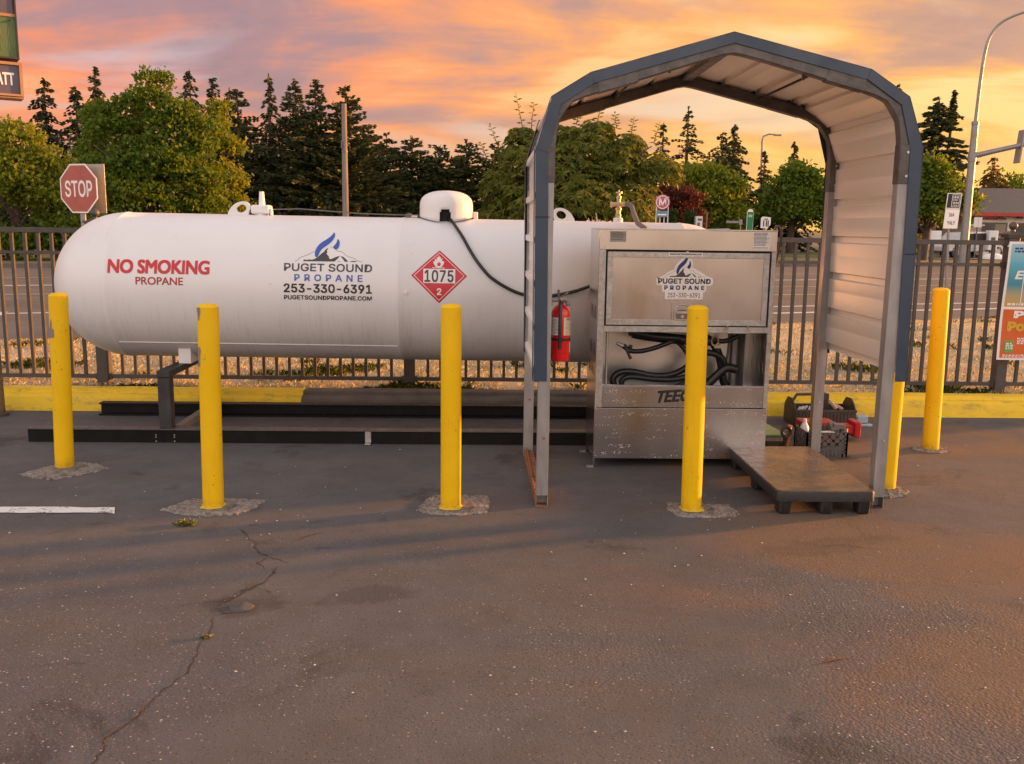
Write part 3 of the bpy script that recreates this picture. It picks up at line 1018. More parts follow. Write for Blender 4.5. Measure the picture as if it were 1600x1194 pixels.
def decal(b, vf, mi=0, layer=1):
    vs, fs = cut2d(vf, 0.022)
    b.add([on_tank(p[0], p[1], 0.0006 + 0.0009 * layer) for p in vs], fs, mi)


def dtext(b, vfs, u, v, mi, layer=1):
    for i, vf in enumerate(vfs): decal(b, move2d(vf, u, v), mi, layer + 0.05 * i)


# long welded seam low on the barrel, front side
b = MB()
a0 = -0.815
path = [(x, TY - (TR + 0.0005) * math.cos(a0), tcz(x) + (TR + 0.0005) * math.sin(a0)) for x in np.linspace(-2.555, -0.605, 30)]
b.tube(path, 0.0042, 6)
b.build('long_seam', M_TANK, shell)

# lettering and marks
b = MB()
dtext(b, heavy('NO SMOKING', 0.684, 0.0985, 0.0040, .97, 0, True), -2.549, 0.110, 0)
dtext(b, heavy('PROPANE', 0.318, 0.053, 0.0010, 1, 0, True), -2.360, 0.0355, 1)
b.build('warning_lettering', [D_RED, D_RED2], tank, smooth=False)

FL1 = [(0.0184, 0.4731), (0.0293, 0.4424), (0.0256, 0.4066), (0.0067, 0.3697), (-0.0205, 0.3411), (-0.0481, 0.3166), (-0.0633, 0.2903), (-0.0689, 0.265), (-0.08, 0.2457), (-0.0928, 0.2536), (-0.0972, 0.2813), (-0.092, 0.3101), (-0.0754, 0.3463), (-0.0531, 0.3719), (-0.0256, 0.3954), (-0.0032, 0.42), (0.0136, 0.4496)]
FL2 = [(0.0479, 0.407), (0.064, 0.3837), (0.0685, 0.3549), (0.0626, 0.3243), (0.049, 0.3076), (0.0201, 0.3296), (0.0381, 0.3513), (0.0483, 0.3769)]
MTN = [(-0.1742, 0.2176), (-0.1651, 0.23), (-0.145, 0.2275), (-0.1308, 0.2315), (-0.11, 0.229), (-0.0918, 0.2374), (-0.073, 0.2512), (-0.0455, 0.2821), (-0.034, 0.292), (-0.0254, 0.3099), (-0.0066, 0.3232), (-0.0172, 0.2996), (-0.011, 0.289), (-0.018, 0.2769), (0.0007, 0.255), (0.0041, 0.2387), (0.0165, 0.2362), (0.0501, 0.2529), (0.0767, 0.2616), (0.0607, 0.2395), (0.0396, 0.219)]
RDG = [(0.0816, 0.2616), (0.0993, 0.2536), (0.1148, 0.2403), (0.1345, 0.2202), (0.1109, 0.2189), (0.1003, 0.2347), (0.0871, 0.2518)]
BIT = [(0.143, 0.2182), (0.1599, 0.2259), (0.1846, 0.2241), (0.1937, 0.2189)]
BIT2 = [(0.0617, 0.2182), (0.0703, 0.2236), (0.0804, 0.2185)]
LN1 = [(-0.2307, 0.2184), (-0.2136, 0.2197), (-0.1955, 0.244), (-0.1524, 0.261), (-0.1005, 0.2926)]
LN2 = [(0.005, 0.3324), (0.0228, 0.3267), (0.0621, 0.2962), (0.0819, 0.2965), (0.1235, 0.2622), (0.1789, 0.2412), (0.1943, 0.228), (0.2317, 0.2179)]


def logo(put, cu, cv, s=1.0):
    """flame over mountains; put(vf, material index, layer)"""
    for poly, mi in ((FL1, 0), (FL2, 0)):
        put(move2d(poly2d(chaikin(poly, 2)), cu, cv, s), mi, 2)
    for poly in (MTN, RDG, BIT, BIT2):
        put(move2d(poly2d(poly), cu, cv, s), 1, 1)
    for ln in (LN1, LN2):
        put(move2d(line2d(ln, 0.0022), cu, cv, s), 1, 1)


b = MB()
CU = -1.0645
logo(lambda vf, mi, ly: decal(b, vf, mi, ly), CU, 0.0)
dtext(b, heavy('PUGET SOUND', 0.597, 0.056, 0.0014), CU - 0.299, 0.146, 1)
dtext(b, heavy('PROPANE', 0.462, 0.047, 0.0014, 1.55), CU - 0.2275, 0.079, 0)
dtext(b, heavy('253-330-6391', 0.597, 0.061, 0.0022), CU - 0.299, 0.0, 2)
dtext(b, heavy('PUGETSOUNDPROPANE.COM', 0.597, 0.030, 0.0011), CU - 0.299, -0.0475, 2)
b.build('company_logo', [D_BLUE, D_GREY, D_BLACK], tank, smooth=False)

b = MB()
pu, pv = -0.308, 0.131


def dia(h, w): return [(0, h), (-w, 0), (0, -h), (w, 0)]


def pl(vf, mi, ly): decal(b, move2d(vf, pu, pv), mi, ly)


pl(poly2d(dia(0.1880, 0.1910)), 2, 0)
pl(poly2d(dia(0.1835, 0.1865)), 0, 1)
for a_, c_ in ((0.1700, 0.1730),):
    d0, d1 = dia(a_, c_), dia(a_ - 0.0055, c_ - 0.0055)
    for i in range(4):
        j = (i + 1) % 4
        pl(([d0[i], d0[j], d1[j], d1[i]], [(0, 1, 2, 3)]), 1, 2)
k = 0.000372
fl = [(540, 205), (555, 260), (575, 240), (575, 300), (607, 268), (598, 335), (642, 335), (625, 400), (595, 440), (560, 458), (515, 458), (480, 440), (450, 390), (432, 335), (465, 348), (463, 283), (500, 312), (500, 238), (522, 275)]
pl(poly2d([((x - 550) * k, (612 - y) * k) for x, y in fl]), 1, 2)
infl = [(545, 330), (552, 372), (572, 360), (575, 400), (560, 430), (525, 430), (510, 400), (512, 365), (530, 378)]
pl(poly2d([((x - 550) * k, (612 - y) * k) for x, y in infl]), 0, 3)
pl(([(-0.047, 0.053), (0.036, 0.053), (0.036, 0.058), (-0.047, 0.058)], [(0, 1, 2, 3)]), 1, 2)
pl(([(-0.108, -0.051), (0.110, -0.051), (0.110, 0.0475), (-0.108, 0.0475)], [(0, 1, 2, 3)]), 1, 2)
dtext(b, heavy('1075', 0.198, 0.084, 0.0020, 1.05), pu - 0.100, pv - 0.044, 3, 3)
dtext(b, heavy('2', 0.031, 0.047, 0.0020), pu - 0.015, pv - 0.132, 1, 3)
b.build('hazard_placard', [D_PLACARD, D_WHITE, D_RED2, D_GREY], tank, smooth=False)

# small boss on the shell
b = MB()
p0, p1 = on_tank(-0.535, 0.012, 0.0), on_tank(-0.535, 0.012, 0.012)
b.tube([p0, p1], 0.011, 14)
b.build('plug_boss', M_WHITE, tank)


# lifting lugs: plates with an eye
def lug(x0, x1, flip):
    s = 0.000288
    outer = [(240, 735), (262, 650), (300, 590), (340, 530), (385, 485), (430, 450), (475, 425), (520, 405), (570, 390), (620, 385), (670, 385), (710, 392), (745, 408), (770, 430), (792, 458), (805, 490), (812, 525), (812, 560), (800, 595), (780, 625), (770, 670), (768, 740)]
    hc = (592, 562)
    def conv(p):
        x = (p[0] - 240) * s
        return (x0 + x if not flip else x1 - x, tcz(x0) + TR - 0.004 + (722 - p[1]) * s)
    N = 48
    ring_o, ring_i = [], []
    O = outer + [outer[0]]
    for kk in range(N):
        an = 2 * math.pi * kk / N
        d = (math.cos(an), math.sin(an))
        best = None
        for i in range(len(O) - 1):
            ax_, ay_ = O[i][0] - hc[0], O[i][1] - hc[1]; bx_, by_ = O[i + 1][0] - hc[0], O[i + 1][1] - hc[1]
            ex, ey = bx_ - ax_, by_ - ay_
            den = d[0] * ey - d[1] * ex
            if abs(den) < 1e-9: continue
            tt = (ax_ * ey - ay_ * ex) / den; uu = (ax_ * d[1] - ay_ * d[0]) / den
            if tt > 0 and -1e-6 <= uu <= 1 + 1e-6: best = max(best or 0, tt)
        ring_o.append(conv((hc[0] + d[0] * best, hc[1] + d[1] * best)))
        ca, sa = math.cos(R_(-18)), math.sin(R_(-18))
        ex, ey = 128 * d[0], 97 * d[1]
        ring_i.append(conv((hc[0] + ex * ca - ey * sa, hc[1] + ex * sa + ey * ca)))
    bb = MB(); vs = []
    for y in (TY - 0.011, TY + 0.011):
        vs += [(p[0], y, p[1]) for p in ring_o] + [(p[0], y, p[1]) for p in ring_i]
    fs = []
    for i in range(N):
        j = (i + 1) % N
        fs += [(i, j, N + j, N + i), (2 * N + i, 3 * N + i, 3 * N + j, 2 * N + j), (i, 2 * N + i, 2 * N + j, j), (N + i, N + j, 3 * N + j, 3 * N + i)]
    bb.add(vs, fs)
    return bb.build('lifting_lug', M_WHITE, tank, angle=40)


lug(-1.863, -1.697, False)
lug(0.496, 0.662, True)
b = MB(); b.rbox(0.29, 0.315, TY - 0.02, TY + 0.02, 1.53, 1.60, 0.006)
b.build('nozzle_cap', M_WHITE, tank)

# relief vent: box with a tapered pipe
b = MB()
b.rbox(-1.685, -1.550, TY - 0.06, TY + 0.06, tcz(-1.6) + TR + 0.006, tcz(-1.6) + TR + 0.07, 0.018, 4)
b.lathe([(0.05, 0), (0.05, 0.012)], (-1.62, TY, tcz(-1.6) + TR - 0.006), 20)
vent = b.build('relief_vent', M_WHITE, tank, bevel=0.004)
b = MB()
b.lathe([(0.0235, 0), (0.0165, 0.095), (0.015, 0.098)], (-1.615, TY, tcz(-1.6) + TR + 0.068), 24)
b.build('vent_pipe', M_WHITE, vent)
b = MB(); b.rbox(-1.549, -1.535, TY - 0.05, TY + 0.0, tcz(-1.6) + TR + 0.0, tcz(-1.6) + TR + 0.045, 0.004)
b.build('vent_hinge', M_WHITE, vent)
b = MB()
b.tube([(-1.55, TY, 1.592), (-1.35, TY + 0.03, 1.600), (-1.1, TY + 0.03, 1.584), (-0.9, TY + 0.02, 1.572), (-0.62, TY + 0.01, 1.566), (-0.45, TY, 1.566)], 0.0045, 6)
b.build('gauge_cable', M_GREYPIPE, tank)

# domed cover over the valves, with an arched opening
dc = (-0.280, TY)
prof = [(0.193, 0.0), (0.193, 0.02), (0.193, 0.04), (0.193, 0.055), (0.193, 0.07), (0.193, 0.085), (0.192, 0.1), (0.190, 0.115), (0.186, 0.130), (0.178, 0.145), (0.166, 0.158), (0.150, 0.170), (0.128, 0.181), (0.10, 0.190), (0.065, 0.196), (0.03, 0.199), (0.001, 0.2)]
N = 120
zb = tcz(-0.28) + TR
vs = []


def dsurf(y): return tcz(-0.28) + math.sqrt(max(0.0, (TR + 0.010) ** 2 - (y - TY) ** 2))


HR, HZ = 0.036, 0.056
for (r, h) in prof:
    for kk in range(N):
        a = 2 * math.pi * kk / N
        x, y = dc[0] + r * math.cos(a), dc[1] + r * math.sin(a)
        lo = dsurf(y)
        z = lo + (zb + 0.2 - lo) * (h / 0.2) if h < 0.1 else zb + h
        if h < 0.1: z = lo + (zb + 0.1 - lo) * (h / 0.1)
        vs.append((x, y, z))
P = len(prof)
fs, hole = [], []
for i in range(P - 1):
    for kk in range(N):
        j = (kk + 1) % N
        q = (i * N + kk, i * N + j, (i + 1) * N + j, (i + 1) * N + kk)
        cx = sum(vs[t][0] for t in q) / 4 - dc[0]; cy = sum(vs[t][1] for t in q) / 4 - dc[1]
        cz = sum(vs[t][2] for t in q) / 4 - dsurf(dc[1] - 0.193)
        lim = HR if cz < HZ else math.sqrt(max(0, HR * HR - (cz - HZ) ** 2))
        if cy < 0 and abs(cx) < lim and cz < HZ + HR: continue
        fs.append(q)
b = MB(); b.add(vs, fs)
dome = b.build('valve_cover', M_WHITE, tank, angle=50)
sol = dome.modifiers.new('thickness', 'SOLIDIFY'); sol.thickness = 0.004; sol.offset = -1
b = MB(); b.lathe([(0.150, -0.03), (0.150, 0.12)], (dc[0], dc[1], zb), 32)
b.build('shade_core', M_DARKHOLE, dome)  # near-black core paints the shade seen through the arched opening
b = MB()
b.tube([(-0.46, TY, zb + 0.006), (-0.490, TY, zb + 0.008)], 0.010, 10, mi=0)
b.tube([(-0.490, TY, zb + 0.008), (-0.53, TY, zb + 0.010)], 0.012, 10, mi=1)
b.build('gauge_fitting', [M_BLACKRUB, M_ALU], tank)
b = MB(); b.rbox(-0.086, -0.050, TY - 0.025, TY + 0.02, zb - 0.004, zb + 0.050, 0.008)
b.build('hinge_block', M_WHITE, tank)

# outlet valve stack near the right end
b = MB()
vx, z0 = 0.98, tcz(0.98) + TR
b.lathe([(0.036, -0.01), (0.036, 0.022), (0.030, 0.030)], (vx, TY, z0), 24, mi=1)
b.lathe([(0.020, 0.03), (0.022, 0.055), (0.018, 0.058), (0.018, 0.085), (0.024, 0.088), (0.024, 0.10), (0.015, 0.105), (0.015, 0.165), (0.019, 0.168), (0.019, 0.185), (0.010, 0.19), (0.010, 0.205), (0.026, 0.206), (0.026, 0.216), (0.007, 0.218), (0.005, 0.228)], (vx, TY, z0), 16)
b.tube([(vx - 0.060, TY, z0 + 0.125), (vx + 0.055, TY, z0 + 0.130)], 0.017, 12)
b.tube([(vx - 0.062, TY, z0 + 0.125), (vx - 0.045, TY, z0 + 0.125)], 0.021, 8)
b.build('valve_stack', [M_BRASS, M_WHITE], tank)
b = MB()
b.tube([(vx + 0.05, TY, z0 + 0.130), (vx + 0.075, TY - 0.01, z0 + 0.128), (vx + 0.094, TY - 0.03, z0 + 0.108), (vx + 0.099, TY - 0.10, z0 + 0.06), (vx + 0.098, TY - 0.3, z0 - 0.01), (vx + 0.095, TY - 0.62, z0 - 0.045), (vx + 0.09, TY - 0.78, z0 - 0.12), (vx + 0.09, TY - 0.785, z0 - 0.3)], 0.0175, 12)
b.build('outlet_pipe', M_GREYPIPE, tank)
b = MB()
b.tube([(0.815, TY - 0.05, z0 - 0.01), (0.815, TY - 0.05, z0 + 0.045), (0.808, TY - 0.05, z0 + 0.06)], 0.004, 8)
b.build('hook_pin', M_ALU, tank)

# skid and cradles
b = MB()
b.box(-3.10, 1.95, 6.275, 6.283, 0.0, 0.092)
b.box(-3.10, 1.95, 6.255, 6.345, 0.092, 0.100, 1)
b.box(-3.10, 1.95, 6.283, 6.345, 0.0, 0.008)
b.box(-3.10, -3.092, 6.283, 6.345, 0.008, 0.092)
b.build('skid_rail', [M_BLACKRAIL, pm('rail_edge', (0.10, 0.085, 0.082), 0.5, var=0.3, scale=14)], tank, smooth=False)
b = MB()
b.box(-2.985, 1.95, 7.215, 7.223, 0.014, 0.088)
b.box(-2.985, 1.95, 7.175, 7.265, 0.088, 0.098)
b.box(-2.985, 1.95, 7.165, 7.265, 0.0, 0.014)
b.build('skid_rail', M_BLACKRAIL, tank, smooth=False)
for x in (-2.165, 1.10):
    b = MB()
    b.rbox(x - 0.042, x + 0.042, 6.262, 6.345, 0.10, 0.455, 0.006, 2)
    b.rbox(x - 0.042, x + 0.042, 7.18, 7.262, 0.098, 0.455, 0.006, 2)
    each(b, 'cradle_leg', M_DARKPOST, tank)
    b = MB(); b.rbox(x - 0.043, x + 0.043, 6.255, 7.27, 0.456, 0.50, 0.004, 1, axis='z')
    b.build('cross_beam', M_DARKPOST, tank)
    b = MB(); b.bar((x + 0.06, 6.345, 0.085), (x + 0.06, 7.20, 0.085), 0.05, 0.045)
    b.build('tie_bar', pm('tie_grey%d' % int(x), (0.17, 0.15, 0.14), 0.6), tank, smooth=False)
    b = MB()
    # saddle plate hugging the shell
    pts = []
    for i in range(25):
        yy = 6.60 + 0.60 * i / 24
        pts.append((yy, tcz(x) - math.sqrt(max(0, TR * TR - (yy - TY) ** 2)) - 0.002))
    poly = [(6.60, 0.502)] + pts + [(7.20, 0.502)]
    poly = [(y_, z_ if z_ > 0.503 else 0.503) if 0 < i_ < len(poly) - 1 else (y_, z_) for i_, (y_, z_) in enumerate(poly)]
    b.prism(poly, x + 0.00, x + 0.085, 'x')
    b.build('saddle', M_WHITE, tank, smooth=False)
b = MB()
b.box(-0.81, -0.77, 6.225, 6.254, 0.004, 0.010); b.box(-0.81, -0.77, 6.268, 6.2745, 0.010, 0.088)
each(b, 'anchor_clip', M_ALU, tank, smooth=False)
b = MB()
for x in (-2.235, -2.11):
    for z in (0.055, 0.04, 0.012): b.lathe([(0.005, -0.004), (0.004, 0.002)], (x, 6.270, z), 8, axis='y')
each(b, 'rail_bolt', M_ALU, tank)

# hose slung across the tank into the dispenser
hp = [(-0.262, 6.76, 1.552), (-0.246, 6.715, 1.540), (-0.222, 6.665, 1.515), (-0.156, 6.525, 1.427), (-0.10, 6.455, 1.33), (-0.052, 6.412, 1.257), (0.0, 6.385, 1.195), (0.037, 6.372, 1.155), (0.085, 6.365, 1.122), (0.126, 6.362, 1.096), (0.20, 6.359, 1.058), (0.28, 6.358, 1.032), (0.36, 6.358, 1.024), (0.45, 6.358, 1.026), (0.588, 6.358, 1.053), (0.66, 6.35, 1.075), (0.711, 6.33, 1.098), (0.80, 6.28, 1.135), (0.90, 6.20, 1.16), (0.96, 6.135, 1.165)]
hp = chaikin(hp, 2, False)
b = MB(); b.tube(hp, 0.0115, 12)
tag(b.build('delivery_hose', M_BLACKRUB), 'thin black hose sagging across the tank from the domed cover to the dispenser', 'hose')
# ------------------------------------------------------------------ bollards
def bollard_paint():
    m = bpy.data.materials.new('bollard_yellow'); m.use_nodes = True
    t = NT(m.node_tree)
    tc = t.n('ShaderNodeTexCoord'); v = tc.outputs['Object']
    oi = t.n('ShaderNodeObjectInfo')
    va = t.n('ShaderNodeVectorMath', operation='ADD'); t.l(v, va.inputs[0]); t.l(oi.outputs['Location'], va.inputs[1]); v = va.outputs[0]
    a = t.noise(v, 4, 5, 0.6)
    col = t.ramp(a, [(0.3, (0.80, 0.47, 0.002)), (0.7, (0.86, 0.53, 0.003))])
    dr = t.noise(t.mapping(v, scale=(1, 1, 0.07)), 42, 4, 0.65)
    col = t.mix(t.smooth(dr, 0.56, 0.74, 0.0, 0.35), col, (0.50, 0.27, 0.004, 1))
    sp = t.noise(v, 46, 3, 0.6); zone = t.noise(v, 5.5, 3, 0.55)
    col = t.mix(t.math('MULTIPLY', t.smooth(sp, 0.64, 0.69), t.smooth(zone, 0.50, 0.60, 0.0, 0.85)), col, (0.17, 0.11, 0.05, 1))
    scr = t.noise(t.mapping(v, scale=(1, 1, 5)), 20, 5, 0.7)
    col = t.mix(t.math('MULTIPLY', t.smooth(scr, 0.60, 0.66), t.smooth(zone, 0.52, 0.64, 0.0, 0.5)), col, (0.36, 0.22, 0.04, 1))
    sx = t.n('ShaderNodeSeparateXYZ'); t.l(tc.outputs['Object'], sx.inputs[0])
    foot = t.math('MULTIPLY', t.smooth(t.math('ADD', sx.outputs[2], t.math('MULTIPLY', zone, 0.10)), 0.13, 0.04, 0.0, 0.75), t.smooth(sp, 0.35, 0.6, 0.35, 1.0))
    col = t.mix(foot, col, (0.30, 0.17, 0.03, 1))
    b = t.n('ShaderNodeBsdfPrincipled'); t.l(col, b.inputs['Base Color'])
    t.l(t.smooth(a, 0.3, 0.7, 0.36, 0.54), b.inputs['Roughness'])
    b.inputs['Specular IOR Level'].default_value = 0.3
    bn = t.n('ShaderNodeBump'); bn.inputs['Strength'].default_value = 0.12; bn.inputs['Distance'].default_value = 0.004
    t.l(t.noise(v, 38, 4, 0.6), bn.inputs['Height']); t.l(bn.outputs[0], b.inputs['Normal'])
    o = t.n('ShaderNodeOutputMaterial'); t.l(b.outputs[0], o.inputs[0])
    return m


M_YEL = bollard_paint()
M_CHIP = pm('bare_primer', (0.22, 0.19, 0.18), 0.75, var=0.2, scale=40)
M_SPLASH = pm('paint_splash', (0.62, 0.42, 0.03), 0.7, var=0.3, scale=60, dirt=(0.2, 0.15, 0.08), dirtf=0.6, dscale=60)


def footing(cx, cy, pts, root, squareish=False, seed=0):
    """rough broken concrete round the foot of the post"""
    b = MB()
    P = []
    m = len(pts)
    for i in range(144):
        t = i / 144 * m
        k = int(t); f = t - k
        a, c = pts[k % m], pts[(k + 1) % m]
        f2 = f if squareish else f * f * (3 - 2 * f)
        x, y = a[0] + (c[0] - a[0]) * f2, a[1] + (c[1] - a[1]) * f2
        q = 1 + 0.10 * mnoise.noise(Vector((i * 0.4, seed, 0))) + 0.10 * mnoise.noise(Vector((i * 1.3, seed, 5)))
        P.append((cx + (x - cx) * q * 0.93, cy + (y - cy) * q * 0.95))
    rings = [(1.0, 0.0), (0.985, 0.006)] + [(0.985 - 0.965 * i / 16, 0.008 + 0.010 * (i / 16) ** 0.7) for i in range(1, 17)]
    vs = []
    for (k, z) in rings:
        for i, p in enumerate(P):
            gx, gy = cx + (p[0] - cx) * k, cy + (p[1] - cy) * k
            zz = z + ((0.0055 * mnoise.noise(Vector((gx * 60, gy * 60, seed))) + 0.004 * mnoise.noise(Vector((gx * 130, gy * 130, seed)))) if k < 1 else 0)
            kk = k
            vs.append((cx + (p[0] - cx) * kk, cy + (p[1] - cy) * kk, max(0.001, zz)))
    n = 144
    fs = [(r * n + i, r * n + (i + 1) % n, (r + 1) * n + (i + 1) % n, (r + 1) * n + i) for r in range(len(rings) - 1) for i in range(n)]
    b.add(vs, fs)
    return b.build('footing', MATS['rough_concrete'], root, angle=60)


def bollard(x, y, top, foot, label, chips=(), square=False, splash=True, seed=0, r=0.054, lean=(0, 0)):
    root = thing('bollard', label, 'bollard', (x, y, 0), 'yellow bollards around the propane station')
    b = MB()
    prof = [(r * 1.002, -0.01), (r, 0.02), (r, 0.1), (r, 0.3), (r, 0.6), (r, top * 0.8), (r, top - 0.008), (r - 0.003, top - 0.003), (r - 0.008, top), (r * 0.7, top + 0.006), (0.001, top + 0.011)]
    b.lathe(prof, (x, y, 0), 40, cap=False)
    if lean != (0, 0):
        b.v = [(p[0] + lean[0] * p[2], p[1] + lean[1] * p[2], p[2]) for p in b.v]
    post = b.build('post', M_YEL, root, angle=30)
    if foot: footing(x, y, foot, root, square, seed)
    if splash:
        bb = MB(); P = []
        for i in range(40):
            a = 2 * math.pi * i / 40
            q = r * (1.12 + 0.28 * abs(mnoise.noise(Vector((i * 0.6, seed * 3.1, 2)))) + (0.25 if math.sin(a) < -0.5 else 0))
            P.append((x + q * math.cos(a), y + q * math.sin(a)))
        vs = [(p[0], p[1], 0.0175) for p in P] + [(x + (p[0] - x) * 0.7, y + (p[1] - y) * 0.7, 0.026) for p in P]
        bb.add(vs, [(i, (i + 1) % 40, 40 + (i + 1) % 40, 40 + i) for i in range(40)])
        bb.build('paint_spill', M_SPLASH, root)
    for poly in chips:      # (degrees from the front towards +x, z)
        bb = MB()
        vs2, fs2 = poly2d(poly)
        vs2, fs2 = cut2d(([(q[1], q[0] * 0.001) for q in vs2], [tuple(reversed(f)) for f in fs2]), 0.004)
        V = []
        for z_, a_ in vs2:
            an = R_(a_ * 1000)
            V.append((x + (r + 0.0007) * math.sin(an) + lean[0] * z_, y - (r + 0.0007) * math.cos(an) + lean[1] * z_, z_))
        bb.add(V, fs2)
        bb.build('bare_patch', M_CHIP, post, angle=60)
    return root


bollard(-2.548, 5.575, 1.064, [(-2.76, 5.42), (-2.62, 5.32), (-2.50, 5.30), (-2.36, 5.42), (-2.26, 5.57), (-2.38, 5.68), (-2.5, 5.72), (-2.66, 5.62)],
        'leftmost yellow bollard with a grey bare patch, before the round tank end',
        [[(-62, 0.86), (-48, 0.87), (-38, 0.905), (-30, 0.925), (-22, 0.90), (-24, 0.865), (-10, 0.86), (-8, 0.815), (-20, 0.808), (-40, 0.81), (-60, 0.80), (-66, 0.83)]], seed=1, splash=False, lean=(0.028, 0))
bollard(-1.425, 4.79, 1.077, [(-1.70, 4.74), (-1.56, 4.66), (-1.40, 4.63), (-1.26, 4.66), (-1.19, 4.78), (-1.16, 4.93), (-1.35, 4.96), (-1.60, 4.95)],
        'yellow bollard with two grey bare patches, standing before the left leg of the tank',
        [[(-66, 1.068), (-28, 1.070), (-26, 1.045), (-34, 1.02), (-36, 1.005), (-46, 0.998), (-50, 1.02), (-50, 1.04), (-64, 1.045)],
         [(-64, 0.86), (-40, 0.868), (-30, 0.85), (-36, 0.825), (-38, 0.79), (-40, 0.765), (-60, 0.765), (-66, 0.79), (-58, 0.83)]], seed=2, lean=(0.012, 0))
bollard(-0.168, 4.79, 1.090, [(-0.36, 4.75), (-0.27, 4.68), (-0.10, 4.67), (0.04, 4.71), (0.06, 4.88), (0.05, 5.04), (-0.10, 5.06), (-0.27, 5.05), (-0.33, 4.92)],
        'clean yellow bollard standing below the red diamond placard', square=True, seed=3)
bollard(1.122, 4.775, 1.098, [(1.03, 4.655), (1.20, 4.645), (1.35, 4.67), (1.39, 4.76), (1.37, 4.88), (1.20, 4.90), (1.02, 4.92), (0.99, 4.80)],
        'yellow bollard in front of the metal dispenser cabinet', square=True, seed=4, lean=(-0.012, 0))
bollard(2.372, 5.215, 1.10, [(2.24, 5.10), (2.31, 5.02), (2.42, 5.05), (2.50, 5.16), (2.47, 5.27), (2.37, 5.33), (2.26, 5.27)],
        'yellow bollard mostly hidden behind the right front post of the shelter', seed=5, splash=False)
bollard(3.112, 6.20, 1.118, [(2.98, 6.21), (3.04, 6.12), (3.13, 6.10), (3.24, 6.15), (3.22, 6.27), (3.10, 6.31), (3.0, 6.28)],
        'far right yellow bollard standing alone before the fence', seed=6, splash=False, lean=(-0.02, 0))

# ------------------------------------------------------------------ arched metal shelter
M_TRIM = pm('trim_slate_blue', (0.034, 0.056, 0.090), 0.38, var=0.10, scale=2.5, bump=0.03, bscale=12)
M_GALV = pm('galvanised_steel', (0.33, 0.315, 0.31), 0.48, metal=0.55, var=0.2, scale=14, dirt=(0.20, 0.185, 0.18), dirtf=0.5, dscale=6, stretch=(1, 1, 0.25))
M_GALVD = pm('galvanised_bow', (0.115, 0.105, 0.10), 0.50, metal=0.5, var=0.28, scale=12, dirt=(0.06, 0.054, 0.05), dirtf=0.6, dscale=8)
M_SHEET = pm('roof_sheet', (0.86, 0.80, 0.73), 0.32, metal=0.2, var=0.02, scale=1.2, rvar=0.02)
M_RUST = pm('rusty_rail', (0.27, 0.105, 0.045), 0.85, var=0.4, scale=22, bump=0.3, bscale=90, dirt=(0.12, 0.055, 0.03), dirtf=0.6, dscale=14)

shelter = thing('arched_shelter', 'tall open metal arch shelter with slate blue trim over the dispenser', 'shelter', (1.25, 5.42, 0))
OUT = [(.266, .690), (.256, 1.89), (.333, 2.144), (.525, 2.262), (1.242, 2.47), (1.947, 2.304), (2.156, 2.172), (2.244, 1.929), (2.258, .705)]
INN = [(.336, .690), (.322, 1.868), (.378, 2.104), (.543, 2.213), (1.245, 2.420), (1.934, 2.255), (2.119, 2.134), (2.181, 1.921), (2.200, .705)]


def trim(yf, yb, name):
    """face sheets with folded return, one piece per straight run, laps at the joints"""
    tr = None
    for i in range(len(OUT) - 1):
        a, c, d, e = OUT[i], OUT[i + 1], INN[i + 1], INN[i]
        b = MB()
        fy = yf - 0.0025 * (i % 2)
        s = 1 if yb > yf else -1
        b.prism([a, c, d, e], fy, fy + s * 0.0022, 'y')
        # return over the outside of the sheet
        nx, nz = (c[1] - a[1]), -(c[0] - a[0]); L = math.hypot(nx, nz); nx, nz = -nx / L * 0.002, -nz / L * 0.002
        b.prism([(a[0] + nx, a[1] + nz), (c[0] + nx, c[1] + nz), (c[0] + nx * 2, c[1] + nz * 2), (a[0] + nx * 2, a[1] + nz * 2)], min(fy, yb), max(fy, yb), 'y')
        o = b.build(name, M_TRIM, shelter, smooth=False)
    # lap joint half way up each wall
    return o


trim(4.835, 4.935, 'trim_panel')
trim(6.045, 5.955, 'trim_panel')
b = MB()
for (x0, x1, z) in ((.2585, .334, 1.545), (2.196, 2.2535, 1.38)):
    b.box(x0, x1, 4.8295, 4.8318, z, z + 0.004)
each(b, 'trim_lap', M_DARKHOLE, shelter, smooth=False)


def offs(poly, d):
    res = []
    n = len(poly)
    for i, p in enumerate(poly):
        a = poly[max(0, i - 1)]; c = poly[min(n - 1, i + 1)]
        n1 = Vector((-(p[1] - a[1]), p[0] - a[0])) if i > 0 else None
        n2 = Vector((-(c[1] - p[1]), c[0] - p[0])) if i < n - 1 else None
        vs_ = [q.normalized() for q in (n1, n2) if q is not None]
        m_ = sum(vs_, Vector((0, 0))).normalized()
        k = 1 / max(0.5, m_.dot(vs_[0]))
        res.append((p[0] + m_.x * d * k, p[1] + m_.y * d * k))
    return res


